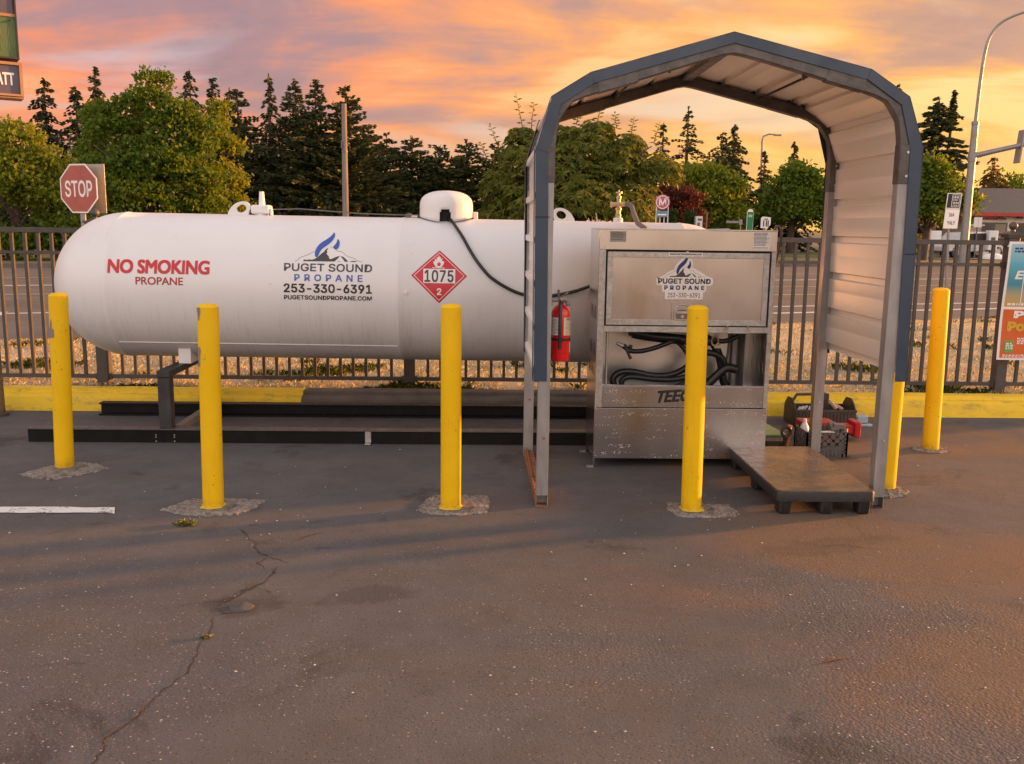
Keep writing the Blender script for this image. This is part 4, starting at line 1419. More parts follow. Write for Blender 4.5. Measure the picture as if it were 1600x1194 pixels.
def sheet_panel(line, name, flip=False):
    """ribbed sheet following a 2D line, ribs running along y"""
    pts = []
    s = 0.0
    PR = [(0.0, 0.0), (0.008, 0.0), (0.016, 0.021), (0.048, 0.021), (0.056, 0.0), (0.118, 0.0), (0.126, 0.0018), (0.136, 0.0018), (0.144, 0.0)]
    segs = []
    tot = 0
    for i in range(len(line) - 1):
        L = math.hypot(line[i + 1][0] - line[i][0], line[i + 1][1] - line[i][1]); segs.append((tot, L)); tot += L
    def at(q):
        for i, (st, L) in enumerate(segs):
            if q <= st + L or i == len(segs) - 1:
                f = (q - st) / L
                a, c = line[i], line[i + 1]
                tx, tz = (c[0] - a[0]) / L, (c[1] - a[1]) / L
                return (a[0] + (c[0] - a[0]) * f, a[1] + (c[1] - a[1]) * f, -tz, tx)
    k = 0
    samples = []
    while k * 0.2286 < tot:
        for (u, h) in PR:
            q = k * 0.2286 + u + 0.02
            if q < tot: samples.append((q, h))
        k += 1
    samples = [(0.0, 0.0)] + samples + [(tot, 0.0)]
    up, lo = [], []
    for q, h in samples:
        x, z, nx, nz = at(q)
        up.append((x + nx * h, z + nz * h)); lo.append((x + nx * (h - 0.0012), z + nz * (h - 0.0012)))
    b = MB()
    n = len(up)
    vs = []
    for y in (4.862, 6.03):
        vs += [(p[0], y, p[1]) for p in up] + [(p[0], y, p[1]) for p in lo]
    fs = []
    for i in range(n - 1):
        fs += [(i, i + 1, 2 * n + i + 1, 2 * n + i), (n + i, 3 * n + i, 3 * n + i + 1, n + i + 1), (i, n + i, n + i + 1, i + 1), (2 * n + i, 2 * n + i + 1, 3 * n + i + 1, 3 * n + i)]
    fs += [(0, 2 * n, 3 * n, n), (n - 1, 2 * n - 1, 4 * n - 1, 3 * n - 1)]
    b.add(vs, fs)
    return b.build(name, M_SHEET, shelter, angle=20)


CL = offs(OUT, -0.022)
mid = CL[4]
rlow = [(CL[8][0] + (CL[7][0] - CL[8][0]) * 0.03, 0.74)]
sheet_panel(CL[:4], 'wall_sheet')
sheet_panel(list(CL[3:6]), 'roof_sheet')
sheet_panel([CL[5], CL[6], CL[7], rlow[0]], 'wall_sheet')


def bow(y, xl, xr):
    """bent square tube over the top with crimped shoulders and sleeves, plus its two posts"""
    L = [(xl, 1.82), (xl + .004, 1.90), (xl + .013, 1.97), (xl + .032, 2.04), (xl + .062, 2.098), (xl + .106, 2.142), (xl + .165, 2.174), (xl + .24, 2.198)]
    Rr = [(xr - .235, 2.228), (xr - .16, 2.203), (xr - .106, 2.170), (xr - .062, 2.124), (xr - .032, 2.065), (xr - .013, 2.0), (xr - .004, 1.93), (xr, 1.84)]
    pk = [(1.10, 2.366), (1.19, 2.392), (1.245, 2.400), (1.30, 2.392), (1.39, 2.371)]
    C = L + pk + Rr
    hw, hy = 0.029, 0.030
    dn, upo = [], []
    for i, p in enumerate(C):
        a = C[max(0, i - 1)]; c = C[min(len(C) - 1, i + 1)]
        t = Vector((c[0] - a[0], c[1] - a[1])).normalized()
        nx, nz = -t.y, t.x
        dent = 0.0
        if i in (3, 5, len(C) - 4, len(C) - 6): dent = 0.006
        upo.append((p[0] + nx * hw, p[1] + nz * hw)); dn.append((p[0] - nx * (hw - dent), p[1] - nz * (hw - dent)))
    b = MB(); vs = []
    n = len(C)
    for yy in (y - hy, y + hy):
        vs += [(q[0], yy, q[1]) for q in upo] + [(q[0], yy, q[1]) for q in dn]
    fs = []
    for i in range(n - 1):
        fs += [(i, i + 1, n + i + 1, n + i), (2 * n + i, 3 * n + i, 3 * n + i + 1, 2 * n + i + 1), (i, 2 * n + i, 2 * n + i + 1, i + 1), (n + i, n + i + 1, 3 * n + i + 1, 3 * n + i)]
    fs += [(0, n, 3 * n, 2 * n), (n - 1, 3 * n - 1, 4 * n - 1, 2 * n - 1)]
    b.add(vs, fs)
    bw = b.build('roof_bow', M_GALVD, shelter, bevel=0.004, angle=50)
    # sleeves where roof tube and bends are joined
    b = MB()
    for (p, q) in ((C[7], (C[7][0] + .20, C[7][1] + .058)), (Rr[0], (Rr[0][0] - .20, Rr[0][1] + .050))):
        b.bar((p[0], y, p[1]), (q[0], y, q[1]), 0.066, 0.064)
    each(b, 'joint_sleeve', M_GALVD, bw, smooth=False, bevel=0.003)
    for x, zt in ((xl, 1.82), (xr, 1.84)):
        b = MB()
        t_ = 0.0035; w = 0.0315
        b.box(x - w, x + w, y - w, y - w + t_, 0.062 if y < 5.4 else 0.0, zt)
        b.box(x - w, x + w, y + w - t_, y + w, 0.0, zt)
        b.box(x - w, x - w + t_, y - w + t_, y + w - t_, 0.0, zt)
        b.box(x + w - t_, x + w, y - w + t_, y + w - t_, 0.0, zt)
        post = b.build('post', M_GALV, shelter, smooth=False, bevel=0.0015)
        b = MB()
        b.rbox(x - w - .004, x + w + .004, y - w - .004, y + w + .004, zt - 0.10, zt + 0.10, 0.004, 1)
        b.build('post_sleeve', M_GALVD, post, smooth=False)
        b = MB()
        for zz in (zt - 0.06, zt + 0.06, 0.38):
            b.lathe([(0.007, -0.003), (0.006, 0.002)], (x + 0.004, y - w - .006 if zz > 1 else y - w - .001, zz), 10, axis='y')
        each(b, 'screw', M_ALU if x > 1 else M_RUST, post)


bow(4.872, .3225, 2.166)
bow(5.995, .300, 2.218)
# rusty base rail between the left posts, galvanised one on the right
b = MB()
b.bar((.3015, 5.96, .020), (.320, 4.925, .020), 0.060, 0.040)
b.bar((.3175, 4.835, 0.003), (.3225, 4.93, 0.003), 0.06, 0.006)
b.bar((.2905, 5.96, 0.05), (.290, 4.93, 0.05), 0.006, 0.02)
b.build('base_rail', M_RUST, shelter, smooth=False, bevel=0.002)
b = MB(); b.tube([(0.312, 5.30, 0.04), (0.312, 5.30, 0.062)], 0.010, 6); b.tube([(0.316, 4.97, 0.04), (0.312, 4.97, 0.07)], 0.006, 6)
b.tube([(0.29, 4.96, 0.055), (0.335, 4.985, 0.062)], 0.005, 6)
each(b, 'anchor_bolt', M_RUST, shelter)
b = MB()
b.bar((2.215, 5.95, .022), (2.166, 4.92, .022), 0.06, 0.04)
b.build('base_rail', M_GALVD, shelter, smooth=False, bevel=0.002)
# ridge purlin and cross channels under the sheet
b = MB()
b.prism([(1.215, 2.402), (1.275, 2.402), (1.268, 2.430), (1.222, 2.430)], 4.902, 5.964, 'y')
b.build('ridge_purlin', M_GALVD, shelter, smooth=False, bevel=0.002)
b = MB()
b.bar((1.70, 4.90, 2.300), (1.70, 5.966, 2.300), 0.006, 0.012)
b.bar((0.80, 4.90, 2.29), (0.80, 5.966, 2.29), 0.006, 0.012)
each(b, 'sheet_joint', M_DARKHOLE, shelter, smooth=False)
b = MB()
for (x, z) in ((0.93, 2.315), (1.62, 2.292)):
    b.box(x, x + 0.012, 4.900, 4.912, z - 0.035, z + 0.02)
each(b, 'strap_clip', M_GALVD, shelter, smooth=False)

# ------------------------------------------------------------------ fire extinguisher on the left front post
M_RED = pm('extinguisher_red', (0.66, 0.006, 0.010), 0.22, var=0.06, coat=0.4)
ext = thing('fire_extinguisher', 'red fire extinguisher with white labels hanging on the left shelter post', 'fire extinguisher', (0.414, 4.975, 0.78))
ex, ey = 0.4145, 4.975
b = MB()
b.lathe([(0.046, 0.782), (0.051, 0.786), (0.0525, 0.80), (0.0525, 1.03), (0.050, 1.048), (0.044, 1.063), (0.034, 1.075), (0.022, 1.083), (0.016, 1.088), (0.015, 1.098)], (ex, ey, 0), 40)
cylb = b.build('cylinder', M_RED, ext)


def ext_label(a0, a1, z0, z1, r, m, name):
    b = MB(); vs = []
    n = 14
    for i in range(n + 1):
        a = R_(a0 + (a1 - a0) * i / n)
        for z in (z0, z1): vs.append((ex + r * math.sin(a), ey - r * math.cos(a), z))
    b.add(vs, [(2 * i, 2 * i + 2, 2 * i + 3, 2 * i + 1) for i in range(n)])
    return b.build(name, m, cylb)


M_LBLW = pm('label_white', (0.80, 0.77, 0.74), 0.5, var=0.05)
M_LBLC = pm('label_cream', (0.62, 0.52, 0.34), 0.5, var=0.15, scale=40)
lab = ext_label(-72, -14, 0.925, 1.02, 0.0530, M_LBLW, 'label_panel')
ext_label(14, 86, 0.925, 1.02, 0.0530, M_LBLC, 'label_panel')
ext_label(64, 84, 0.83, 0.885, 0.0530, M_LBLW, 'label_panel')
# print on the labels: fine lines of text
b = MB()
for i in range(11):
    z = 1.012 - i * 0.0078
    n = 8; vs = []
    for q in range(n + 1):
        a = R_(-66 + 46 * q / n * (0.75 + 0.25 * ((i * 7) % 5) / 4))
        for zz in (z, z - 0.0024): vs.append((ex + 0.0534 * math.sin(a), ey - 0.0534 * math.cos(a), zz))
    b.add(vs, [(2 * q, 2 * q + 2, 2 * q + 3, 2 * q + 1) for q in range(n)])
M_PRINT = pm('print_grey', (0.22, 0.19, 0.17), 0.6)
b.build('label_print', M_PRINT, cylb, smooth=False)
b = MB()
for i in range(10):
    z = 0.998 - i * 0.0072
    n = 6; vs = []
    for q in range(n + 1):
        a = R_(26 + 50 * q / n * (0.7 + 0.3 * ((i * 5) % 4) / 3))
        for zz in (z, z - 0.0026): vs.append((ex + 0.0534 * math.sin(a), ey - 0.0534 * math.cos(a), zz))
    b.add(vs, [(2 * q, 2 * q + 2, 2 * q + 3, 2 * q + 1) for q in range(n)])
vs = []
for q in range(7):
    a = R_(30 + 40 * q / 6)
    for zz in (1.018, 1.004): vs.append((ex + 0.0534 * math.sin(a), ey - 0.0534 * math.cos(a), zz))
b.add(vs, [(2 * q, 2 * q + 2, 2 * q + 3, 2 * q + 1) for q in range(6)])
b.build('label_print', M_PRINT, cylb, smooth=False)
b = MB(); b.lathe([(0.0538, 0.895), (0.0545, 0.897), (0.0545, 0.908), (0.0538, 0.91)], (ex, ey, 0), 40, cap=False)
b.box(ex - 0.012, ex + 0.008, ey - 0.058, ey - 0.0545, 0.890, 0.914)
b.build('strap', M_BLACKRUB, ext)
b = MB()
b.tube([(ex - 0.005, ey - 0.012, 1.105), (ex - 0.006, ey - 0.045, 1.09), (ex - 0.008, ey - 0.062, 1.045), (ex - 0.009, ey - 0.064, 0.95), (ex - 0.008, ey - 0.065, 0.90), (ex - 0.008, ey - 0.065, 0.855)], [0.008, 0.0095, 0.0095, 0.009, 0.0085, 0.009], 10)
b.build('discharge_hose', M_BLACKRUB, ext)
b = MB()
b.lathe([(0.015, 1.096), (0.017, 1.10), (0.017, 1.118), (0.012, 1.124)], (ex, ey, 0), 16)
b.tube([(ex + 0.012, ey - 0.012, 1.110), (ex + 0.028, ey - 0.02, 1.107)], 0.010, 12)
b.bar((ex - 0.005, ey + 0.01, 1.125), (ex + 0.030, ey - 0.03, 1.150), 0.014, 0.005)
b.bar((ex - 0.005, ey + 0.01, 1.117), (ex + 0.034, ey - 0.035, 1.108), 0.014, 0.005)
b.bar((ex - 0.012, ey - 0.004, 1.118), (ex - 0.018, ey - 0.03, 1.168), 0.012, 0.005)
b.build('valve_head', M_ALU, ext)
b = MB()
b.tube([(ex + 0.03, ey - 0.03, 1.105), (ex + 0.034, ey - 0.036, 1.085)], 0.012, 10)
b.tube([(0.356, 4.885, 1.105), (0.366, 4.93, 1.108), (ex - 0.02, ey - 0.012, 1.106)], 0.0045, 8)
b.box(0.3545, 0.358, 4.862, 4.895, 1.085, 1.15)
b.build('wall_hook', M_GREYPIPE, ext)

# ------------------------------------------------------------------ dispenser cabinet
def metal_sheet(name, col, rough, scr):
    m = bpy.data.materials.new(name); m.use_nodes = True
    t = NT(m.node_tree)
    tc = t.n('ShaderNodeTexCoord'); v = tc.outputs['Object']
    a = t.noise(v, 2.2, 5, 0.6)
    sp = t.noise(t.mapping(v, scale=(14, 14, 1.2)), 10, 4, 0.6)
    c0 = tuple(q * 0.95 for q in col); c1 = tuple(min(1, q * 1.04) for q in col)
    base = t.ramp(t.math('ADD', t.math('MULTIPLY', a, 0.75), t.math('MULTIPLY', sp, 0.25)), [(0.3, c0), (0.7, c1)])
    rgh = t.math('ADD', t.smooth(a, 0.3, 0.7, rough - 0.02, rough + 0.04), t.math('MULTIPLY', sp, 0.05))
    met = None
    if scr:      # scraped zinc spots in loose rows
        sepx = t.n('ShaderNodeSeparateXYZ'); t.l(v, sepx.inputs[0])
        rows = t.noise(t.mapping(v, scale=(0.8, 1, 5.5)), 5.0, 3, 0.6)
        vo = t.voronoi(t.mapping(v, scale=(1.0, 1, 1.25)), 120)
        rs = t.n('ShaderNodeSeparateColor'); t.l(vo.outputs['Color'], rs.inputs[0])
        fine = t.noise(v, 60, 4, 0.8)
        k = t.math('MULTIPLY', t.math('MULTIPLY', t.smooth(rows, 0.54, 0.60), t.math('GREATER_THAN', rs.outputs[0], 0.62)), t.math('MULTIPLY', t.smooth(vo.outputs['Distance'], 0.5, 0.25), t.smooth(fine, 0.42, 0.55)))
        base = t.mix(k, base, (0.85, 0.80, 0.76, 1))
        met = t.math('SUBTRACT', 1.0, k)
        rgh = t.math('ADD', rgh, t.math('MULTIPLY', k, 0.3))
    b = t.n('ShaderNodeBsdfPrincipled')
    t.l(base, b.inputs['Base Color']); t.l(rgh, b.inputs['Roughness'])
    if met is not None: t.l(met, b.inputs['Metallic'])
    else: b.inputs['Metallic'].default_value = 1.0
    bn = t.n('ShaderNodeBump'); bn.inputs['Strength'].default_value = 0.10; bn.inputs['Distance'].default_value = 0.03
    t.l(t.noise(v, 2.2, 1, 0.4), bn.inputs['Height']); t.l(bn.outputs[0], b.inputs['Normal'])
    o = t.n('ShaderNodeOutputMaterial'); t.l(b.outputs[0], o.inputs[0])
    return m


M_CAB = metal_sheet('cabinet_sheet', (0.58, 0.55, 0.53), 0.19, False)
M_CABIN = metal_sheet('cabinet_inner_sheet', (0.72, 0.70, 0.67), 0.28, False)
M_CABLOW = metal_sheet('scraped_sheet', (0.55, 0.53, 0.52), 0.21, True)
M_ALUFR = pm('frame_zinc', (0.47, 0.45, 0.43), 0.48, metal=0.85, var=0.22, scale=45, bump=0.05, bscale=60)

cab = thing('dispenser_cabinet', 'bare metal propane dispenser cabinet with a logo on its door and hoses inside', 'gas dispenser', (1.245, 5.9, 0))
YF, YR = 5.69, 6.14
b = MB()
# side sheets with a cut-out foot, back, top, floors
for x0, x1 in ((.698, .708), (1.782, 1.792)):
    b.prism([(YF + .004, 0.0), (YF + .028, 0.0), (YF + .05, 0.055), (YR - .07, 0.055), (YR - .045, 0.0), (YR, 0.0), (YR, 1.486), (YF + .004, 1.486)], x0, x1, 'x')
b.box(.708, 1.782, YR - .008, YR - .0005, .06, 1.484)
b.box(.698, 1.792, YF - .003, YR + .002, 1.4862, 1.494)
b.box(.708, 1.782, YF + .03, YR - .0085, .44, .446)
b.box(.708, 1.782, YF + .03, YR - .0085, .872, .878)
body = b.build('body', M_CAB, cab, smooth=False, bevel=0.0012)
b = MB(); b.box(.7085, 1.7815, YR - .0105, YR - .0085, .447, .871)
b.build('bay_lining', M_CABIN, cab, smooth=False)
b = MB(); b.box(.70, 1.79, YF - .002, YF + .0035, 1.366, 1.4855)
for x in (0.735, 1.03, 1.26, 1.755): b.lathe([(.006, -.003), (.005, .001)], (x, YF - .002, 1.383), 8, axis='y')
b.build('header_panel', M_CAB, cab, bevel=0.0012)
b = MB()
b.box(.7005, .742, YF, YF + .0035, .385, 1.3652); b.box(1.7625, 1.7895, YF, YF + .0035, .385, 1.3652)
b.box(.7425, 1.762, YF - .0015, YF + .0285, .862, .898)
b.box(.720, .7422, YF + .004, YF + .029, .385, 1.365); b.box(1.7625, 1.781, YF + .004, YF + .029, .385, 1.365)
b.build('front_frame', M_ALUFR, cab, smooth=False, bevel=0.0012)
b = MB(); b.box(.7424, 1.7622, YF + .019, YF + .022, .898, 1.3655)
b.build('door_gap', M_DARKHOLE, cab, smooth=False)
# door: rim frame round a flat sheet
b = MB()
D0, D1, DZ0, DZ1 = .7525, 1.7505, .905, 1.3535
b.box(D0 + .034, D1 - .034, YF + .006, YF + .016, DZ0 + .034, DZ1 - .034)
door = b.build('door', M_CAB, cab, smooth=False)
b = MB()
for q in ((D0, D1, DZ1 - .034, DZ1), (D0, D1, DZ0, DZ0 + .034), (D0, D0 + .0338, DZ0 + .0345, DZ1 - .0345), (D1 - .0338, D1, DZ0 + .0345, DZ1 - .0345)):
    b.box(q[0], q[1], YF - .001, YF + .0155, q[2], q[3])
b.build('door_frame', M_ALUFR, door, smooth=False, bevel=0.0015)
# paddle latch
b = MB()
lx, lz = 1.225, .985
b.rbox(lx - .068, lx + .068, YF + .0005, YF + .0058, lz - .060, lz + .062, .006, 2, 'y')
lt = b.build('latch', M_CAB, door, bevel=0.001)
b = MB()
path = [(lx - .048, YF - .003, lz - .046)] + [(lx - .05 * math.cos(a), YF - .004, lz + .0 + .05 * math.sin(a)) for a in np.linspace(0, math.pi, 13)] + [(lx + .048, YF - .003, lz - .046), (lx - .048, YF - .003, lz - .046)]
b.tube(path, .0035, 8)
b.box(lx - .036, lx + .036, YF - .003, YF + .0003, lz - .005, lz + .008)
b.lathe([(.010, -.006), (.009, 0.0)], (lx, YF - .001, lz - .024), 14, axis='y')
b.build('latch_ring', M_ALU, lt)
b = MB(); P = [(lx - .036, lz - .04), (lx + .036, lz - .04)] + [(lx + .04 * math.cos(a), lz + .02 * math.sin(a)) for a in np.linspace(0, math.pi, 11)]
b.prism(P, YF + .0001, YF + .0004, 'y'); b.build('latch_recess', pm('latch_dark', (0.20, 0.17, 0.15), 0.4, metal=0.8), lt, smooth=False)
# stickers on the cabinet
def flat(b, vf, x, y, z, mi): b.add([(x + p[0], y, z + p[1]) for p in vf[0]], vf[1], mi)


b = MB()
cxu, scl, zt = 1.231, 0.545, 1.186
S = 0.545
yb_ = YF + .0054
lo_ = []
out = [(-.300, .198), (-.318, .205), (-.322, .175), (-.312, .126), (-.252, .126), (-.250, .060), (-.236, .052), (-.216, .050), (-.216, -.030), (.216, -.030), (.216, .050), (.242, .052), (.250, .066), (.252, .124), (.300, .124), (.322, .140), (.326, .170), (.318, .205), (.296, .218), (.268, .224), (.240, .236), (.222, .252), (.186, .272), (.158, .286), (.122, .312), (.098, .320), (.074, .328), (.088, .356), (.086, .392), (.070, .424), (.046, .440), (.048, .470), (.034, .502), (.012, .506), (-.004, .476), (-.026, .436), (-.058, .408), (-.090, .374), (-.112, .332), (-.122, .304), (-.165, .286), (-.205, .268), (-.226, .240), (-.262, .224), (-.286, .214)]
flat(b, poly2d([(p[0] * S, p[1] * S) for p in out]), cxu, yb_, 1.0845, 3)
def putc(vf, mi, ly): flat(b, ([(p[0] * S, p[1] * S) for p in vf[0]], vf[1]), cxu, YF + .0054 - .0005 * ly, 1.0845, mi)
logo(putc, 0, 0)
for vfs, du, dv, mi in ((heavy('PUGET SOUND', 0.597, 0.060, 0.0028), -.299, .142, 2), (heavy('PROPANE', 0.455, 0.050, 0.0030, 1.5), -.226, .073, 0), (heavy('253-330-6391', 0.370, 0.052, 0.0006), -.185, -.012, 1)):
    for i, vf in enumerate(vfs): putc(move2d(vf, du, dv), mi, 1 + .06 * i)
b.build('logo_sticker', [D_NAVY, D_GREY, D_BLACK, D_WHITE], door, smooth=False)
b = MB()
b.box(1.125, 1.335, YF - .0018, YF - .0011, 1.331, 1.353)
for i, vf in enumerate(heavy('WWW.PUGETSOUNDPROPANE.COM', .196, .0105, .0005)): flat(b, vf, 1.132, YF - .0022 - i * .00003, 1.337, 1)
b.build('website_strip', [D_WHITE, D_BLACK], door, smooth=False)


def text_lines(b, x0, x1, z0, z1, y, rows, mi, seed, h=0.5):
    """small illegible print as broken lines"""
    rnd = random.Random(seed)
    dz = (z1 - z0) / rows
    for r_ in range(rows):
        if rnd.random() < 0.12: continue
        x = x0; xe = x1 - rnd.random() * 0.25 * (x1 - x0)
        z = z1 - (r_ + 0.75) * dz
        while x < xe:
            w = rnd.uniform(0.05, 0.16) * (x1 - x0)
            b.add([(x, y, z), (min(x + w, xe), y, z), (min(x + w, xe), y, z + dz * h), (x, y, z + dz * h)], [(0, 1, 2, 3)], mi)
            x += w + 0.022 * (x1 - x0)


b = MB()
b.box(1.638, 1.747, YF - .0034, YF - .0021, 1.377, 1.484)
text_lines(b, 1.645, 1.741, 1.383, 1.480, YF - .0038, 12, 1, 3, .45)
b.build('notice_label', [D_WHITE, D_GREY], cab, smooth=False)
b = MB()
b.box(.763, .861, YF - .0034, YF - .0021, 1.412, 1.476)
text_lines(b, .768, .856, 1.415, 1.473, YF - .0038, 8, 1, 8, .5)
b.build('rating_plate', [pm('plate_grey', (0.33, 0.30, 0.28), 0.5, metal=0.4), D_GREY], cab, smooth=False)
# lower panels
b = MB(); b.box(.7235, 1.7655, YF + .005, YF + .0125, .387, .520)
b.box(.7235, 1.7655, YF + .005, YF + .028, .5202, .527)
sill = b.build('sill_panel', M_CABLOW, cab, smooth=False, bevel=0.0012)
b = MB()
for i, vf in enumerate(heavy('TEECO', .272, .079, .0040, .96, .30)): flat(b, vf, 1.094, YF + .0044 - i * .00003, .414, 0)
b.v = [(p[0], p[1], p[2] + (p[0] - 1.094) * 0.075) for p in b.v]
b.build('brand_lettering', D_BLACK, sill, smooth=False)
b = MB(); b.box(.7005, 1.7895, YF - .003, YF + .0033, .058, .3815)
for x in (.712, 1.778):
    for z in (.072, .366): b.lathe([(.006, -.003), (.005, .001)], (x, YF - .003, z), 8, axis='y')
b.build('kick_panel', M_CABLOW, cab, smooth=False, bevel=0.0012)
b = MB(); b.box(.66, .70, YF - .01, YF + .03, 0.0, .006); b.box(.655, .697, YR - .06, YR - .01, 0, .006); b.box(1.793, 1.83, YF - .01, YF + .03, 0, .006)
each(b, 'floor_clip', M_ALUFR, cab, smooth=False)
# louvre slots in the left side, seen as dark leaf shapes
b = MB()
for (z0, zs) in ((.93, .085), (.70, .085), (.575, .065)):
    for i in range(4):
        y = 5.76 + i * .082
        P = [(y - .012, z0), (y + .004, z0 + zs * .5), (y + .022, z0 + zs), (y + .014, z0 + zs * .45)]
        b.prism(P, .6962, .6978, 'x')
each(b, 'louvre', M_DARKHOLE, body, smooth=False)
b = MB()
for i in range(4):
    y = 5.80 + i * .08
    for z0 in (.58, .74):
        b.prism([(y - .01, z0), (y + .004, z0 + .04), (y + .02, z0 + .085), (y + .014, z0 + .035)], 1.7812, 1.7818, 'x')
each(b, 'louvre', pm('slot_pale', (0.62, 0.48, 0.30), 0.6), body, smooth=False)
# things inside the hose bay
b = MB(); b.tube([(.772, 5.745, .447), (.772, 5.745, .871)], .008, 12)
b.build('guide_rod', M_ALU, cab)
b = MB(); b.box(1.655, 1.68, 6.07, 6.10, .447, .871); b.box(1.70, 1.705, 5.95, 6.12, .447, .871)
each(b, 'inner_channel', M_GALV, cab, smooth=False)
b = MB()
b.tube([(1.506, YF - .002, .905), (1.506, YF - .032, .895), (1.506, YF - .034, .866), (1.634, YF - .034, .866), (1.634, YF - .032, .895), (1.634, YF - .002, .905)], .0048, 8)
b.build('bail_handle', M_ALU, cab)
b = MB()
b.tube(chaikin([(1.82, 5.95, 1.30), (1.825, 5.93, 1.44), (1.832, 5.9, 1.50), (1.852, 5.9, 1.525), (1.875, 5.9, 1.51), (1.885, 5.91, 1.46), (1.88, 5.95, 1.33), (1.87, 6.0, 1.2), (1.80, 6.05, 1.1)], 2, False), .0085, 10)
b.build('conduit', M_GREYPIPE, cab)


def hose(pts, r, y=5.95, dy=None, mi=0, b=None, it=2):
    P = []
    for i, p in enumerate(pts):
        yy = y if dy is None else y + dy[0] + (dy[1] - dy[0]) * i / max(1, len(pts) - 1)
        P.append((p[0], yy, p[1]))
    b.tube(chaikin(P, it, False), r, 12, mi=mi)


hs = thing('filling_hose', 'coiled black filling hoses with nozzle lying in the open bay of the dispenser', 'hose', (1.25, 5.93, 0.45))
b = MB()
hose([(1.47, .80), (1.40, .70), (1.328, .607), (1.27, .574), (1.198, .55), (1.097, .549), (.987, .576), (.895, .58), (.842, .547), (.838, .505), (.872, .465), (.98, .460), (1.20, .470), (1.42, .50), (1.54, .58), (1.566, .64), (1.52, .70), (1.40, .72)], 0.0209, 5.92, (0.03, -0.04), b=b)
hose([(1.42, .70), (1.338, .579), (1.28, .546), (1.198, .536), (1.07, .54), (.96, .557), (.901, .547), (.884, .51), (.908, .466), (1.05, .462), (1.22, .475), (1.34, .54)], 0.0182, 5.86, b=b)
hose([(1.44, .80), (1.49, .77), (1.525, .70), (1.55, .62), (1.556, .544), (1.592, .463)], 0.0270, 5.93, b=b)
hose([(1.38, .62), (1.336, .634), (1.324, .689), (1.271, .762), (1.20, .80)], 0.0149, 5.90, b=b)
hose([(1.62, .61), (1.56, .628), (1.50, .575), (1.43, .50), (1.36, .465)], 0.0284, 5.84, b=b)
hose([(1.38, .535), (1.326, .542), (1.273, .495), (1.22, .462)], 0.0121, 5.83, b=b)
each(b, 'hose_loop', M_BLACKRUB, hs)
b = MB()
hose([(.95, .835), (1.042, .818), (1.188, .802), (1.325, .792), (1.45, .79)], 0.0324, 5.87, b=b)
hose([(1.45, .80), (1.479, .796), (1.543, .783), (1.633, .822)], 0.0162, 5.87, b=b)
hose([(.92, .845), (1.0, .835), (1.1, .815), (1.25, .81)], 0.0216, 5.83, b=b)
each(b, 'hanging_hose', M_BLACKRUB, hs)
b = MB()
hose([(.918, .726), (.982, .718), (1.072, .737), (1.17, .774), (1.22, .80)], 0.0155, 5.84, b=b)
b.build('nozzle_hose', M_BLACKRUB, hs)
b = MB()
b.tube([(.848, 5.83, .773), (.872, 5.835, .762), (.894, 5.84, .750)], [.010, .012, .013], 12, mi=1)
b.tube([(.890, 5.84, .756), (.925, 5.84, .728)], [.017, .014], 12)
b.tube([(.905, 5.83, .742), (.918, 5.82, .712), (.936, 5.815, .676)], [.010, .009, .010], 10)
b.tube([(.925, 5.84, .755), (.945, 5.84, .748)], .011, 10)
b.build('nozzle', [M_BLACKRUB, M_ALU], hs)
b = MB(); hose([(1.605, .86), (1.603, .683), (1.574, .544), (1.572, .455)], 0.0070, 5.99, b=b)
b.build('grey_cable', M_GREYPIPE, hs)
b = MB(); b.tube([(1.48 + .022 * math.cos(a), 5.86, .79 + .03 * math.sin(a)) for a in np.linspace(0, 6.28, 20)], .006, 8)
b.box(1.475, 1.515, 5.85, 5.853, .745, .765)
b.build('tie_tag', pm('tag_cream', (0.55, 0.42, 0.25), 0.6), hs)
b = MB()
for (x, y, a, w) in ((1.08, 5.85, 0.5, .03), (1.47, 5.80, -.4, .03)):
    P = [(x, y, .449), (x + .10, y + .02, .449), (x + .06, y - .02, .475), (x + .02, y - .03, .478)]
    b.add(P + [(p[0], p[1], p[2] + .004) for p in P], [(0, 1, 2, 3), (7, 6, 5, 4), (0, 4, 5, 1), (1, 5, 6, 2), (2, 6, 7, 3), (3, 7, 4, 0)])
tag(b.build('cardboard_scrap', pm('cardboard', (0.42, 0.26, 0.13), 0.9), smooth=False), 'torn scraps of brown cardboard on the floor of the hose bay', 'cardboard')

# ------------------------------------------------------------------ black platform pallet
M_PLA = pm('pallet_plastic', (0.020, 0.0195, 0.021), 0.48, var=0.2, scale=16, bump=0.05, bscale=80, dirt=(0.06, 0.047, 0.038), dirtf=0.3, dscale=7)
M_PLT = pm('pallet_dust_sheen_top', (0.12, 0.078, 0.052), 0.30, var=0.25, scale=6, bump=0.04, bscale=60, dirt=(0.26, 0.155, 0.09), dirtf=0.65, dscale=3.4)  # dusty plastic; the brown base also paints in the warm sky sheen
pal = thing('platform_pallet', 'low black plastic pallet with a dusty top and painted brown sheen beside the dispenser', 'pallet', (1.83, 5.22, 0))
x0, x1, y0, y1 = 1.563, 2.096, 4.712, 5.735
b = MB()
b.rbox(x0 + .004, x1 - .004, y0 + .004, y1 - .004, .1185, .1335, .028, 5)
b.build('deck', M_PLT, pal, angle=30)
b = MB()
n = 0
ring_o, ring_i = [], []
for cx_, cy_, s in ((x1, y1, 0), (x0, y1, 1), (x0, y0, 2), (x1, y0, 3)):
    for q in range(6):
        an = (s + q / 5) * math.pi / 2
        ox = cx_ - .03 if cx_ == x1 else cx_ + .03; oy = cy_ - .03 if cy_ == y1 else cy_ + .03
        ring_o.append((ox + .03 * math.cos(an), oy + .03 * math.sin(an))); ring_i.append((ox + .014 * math.cos(an), oy + .014 * math.sin(an)))
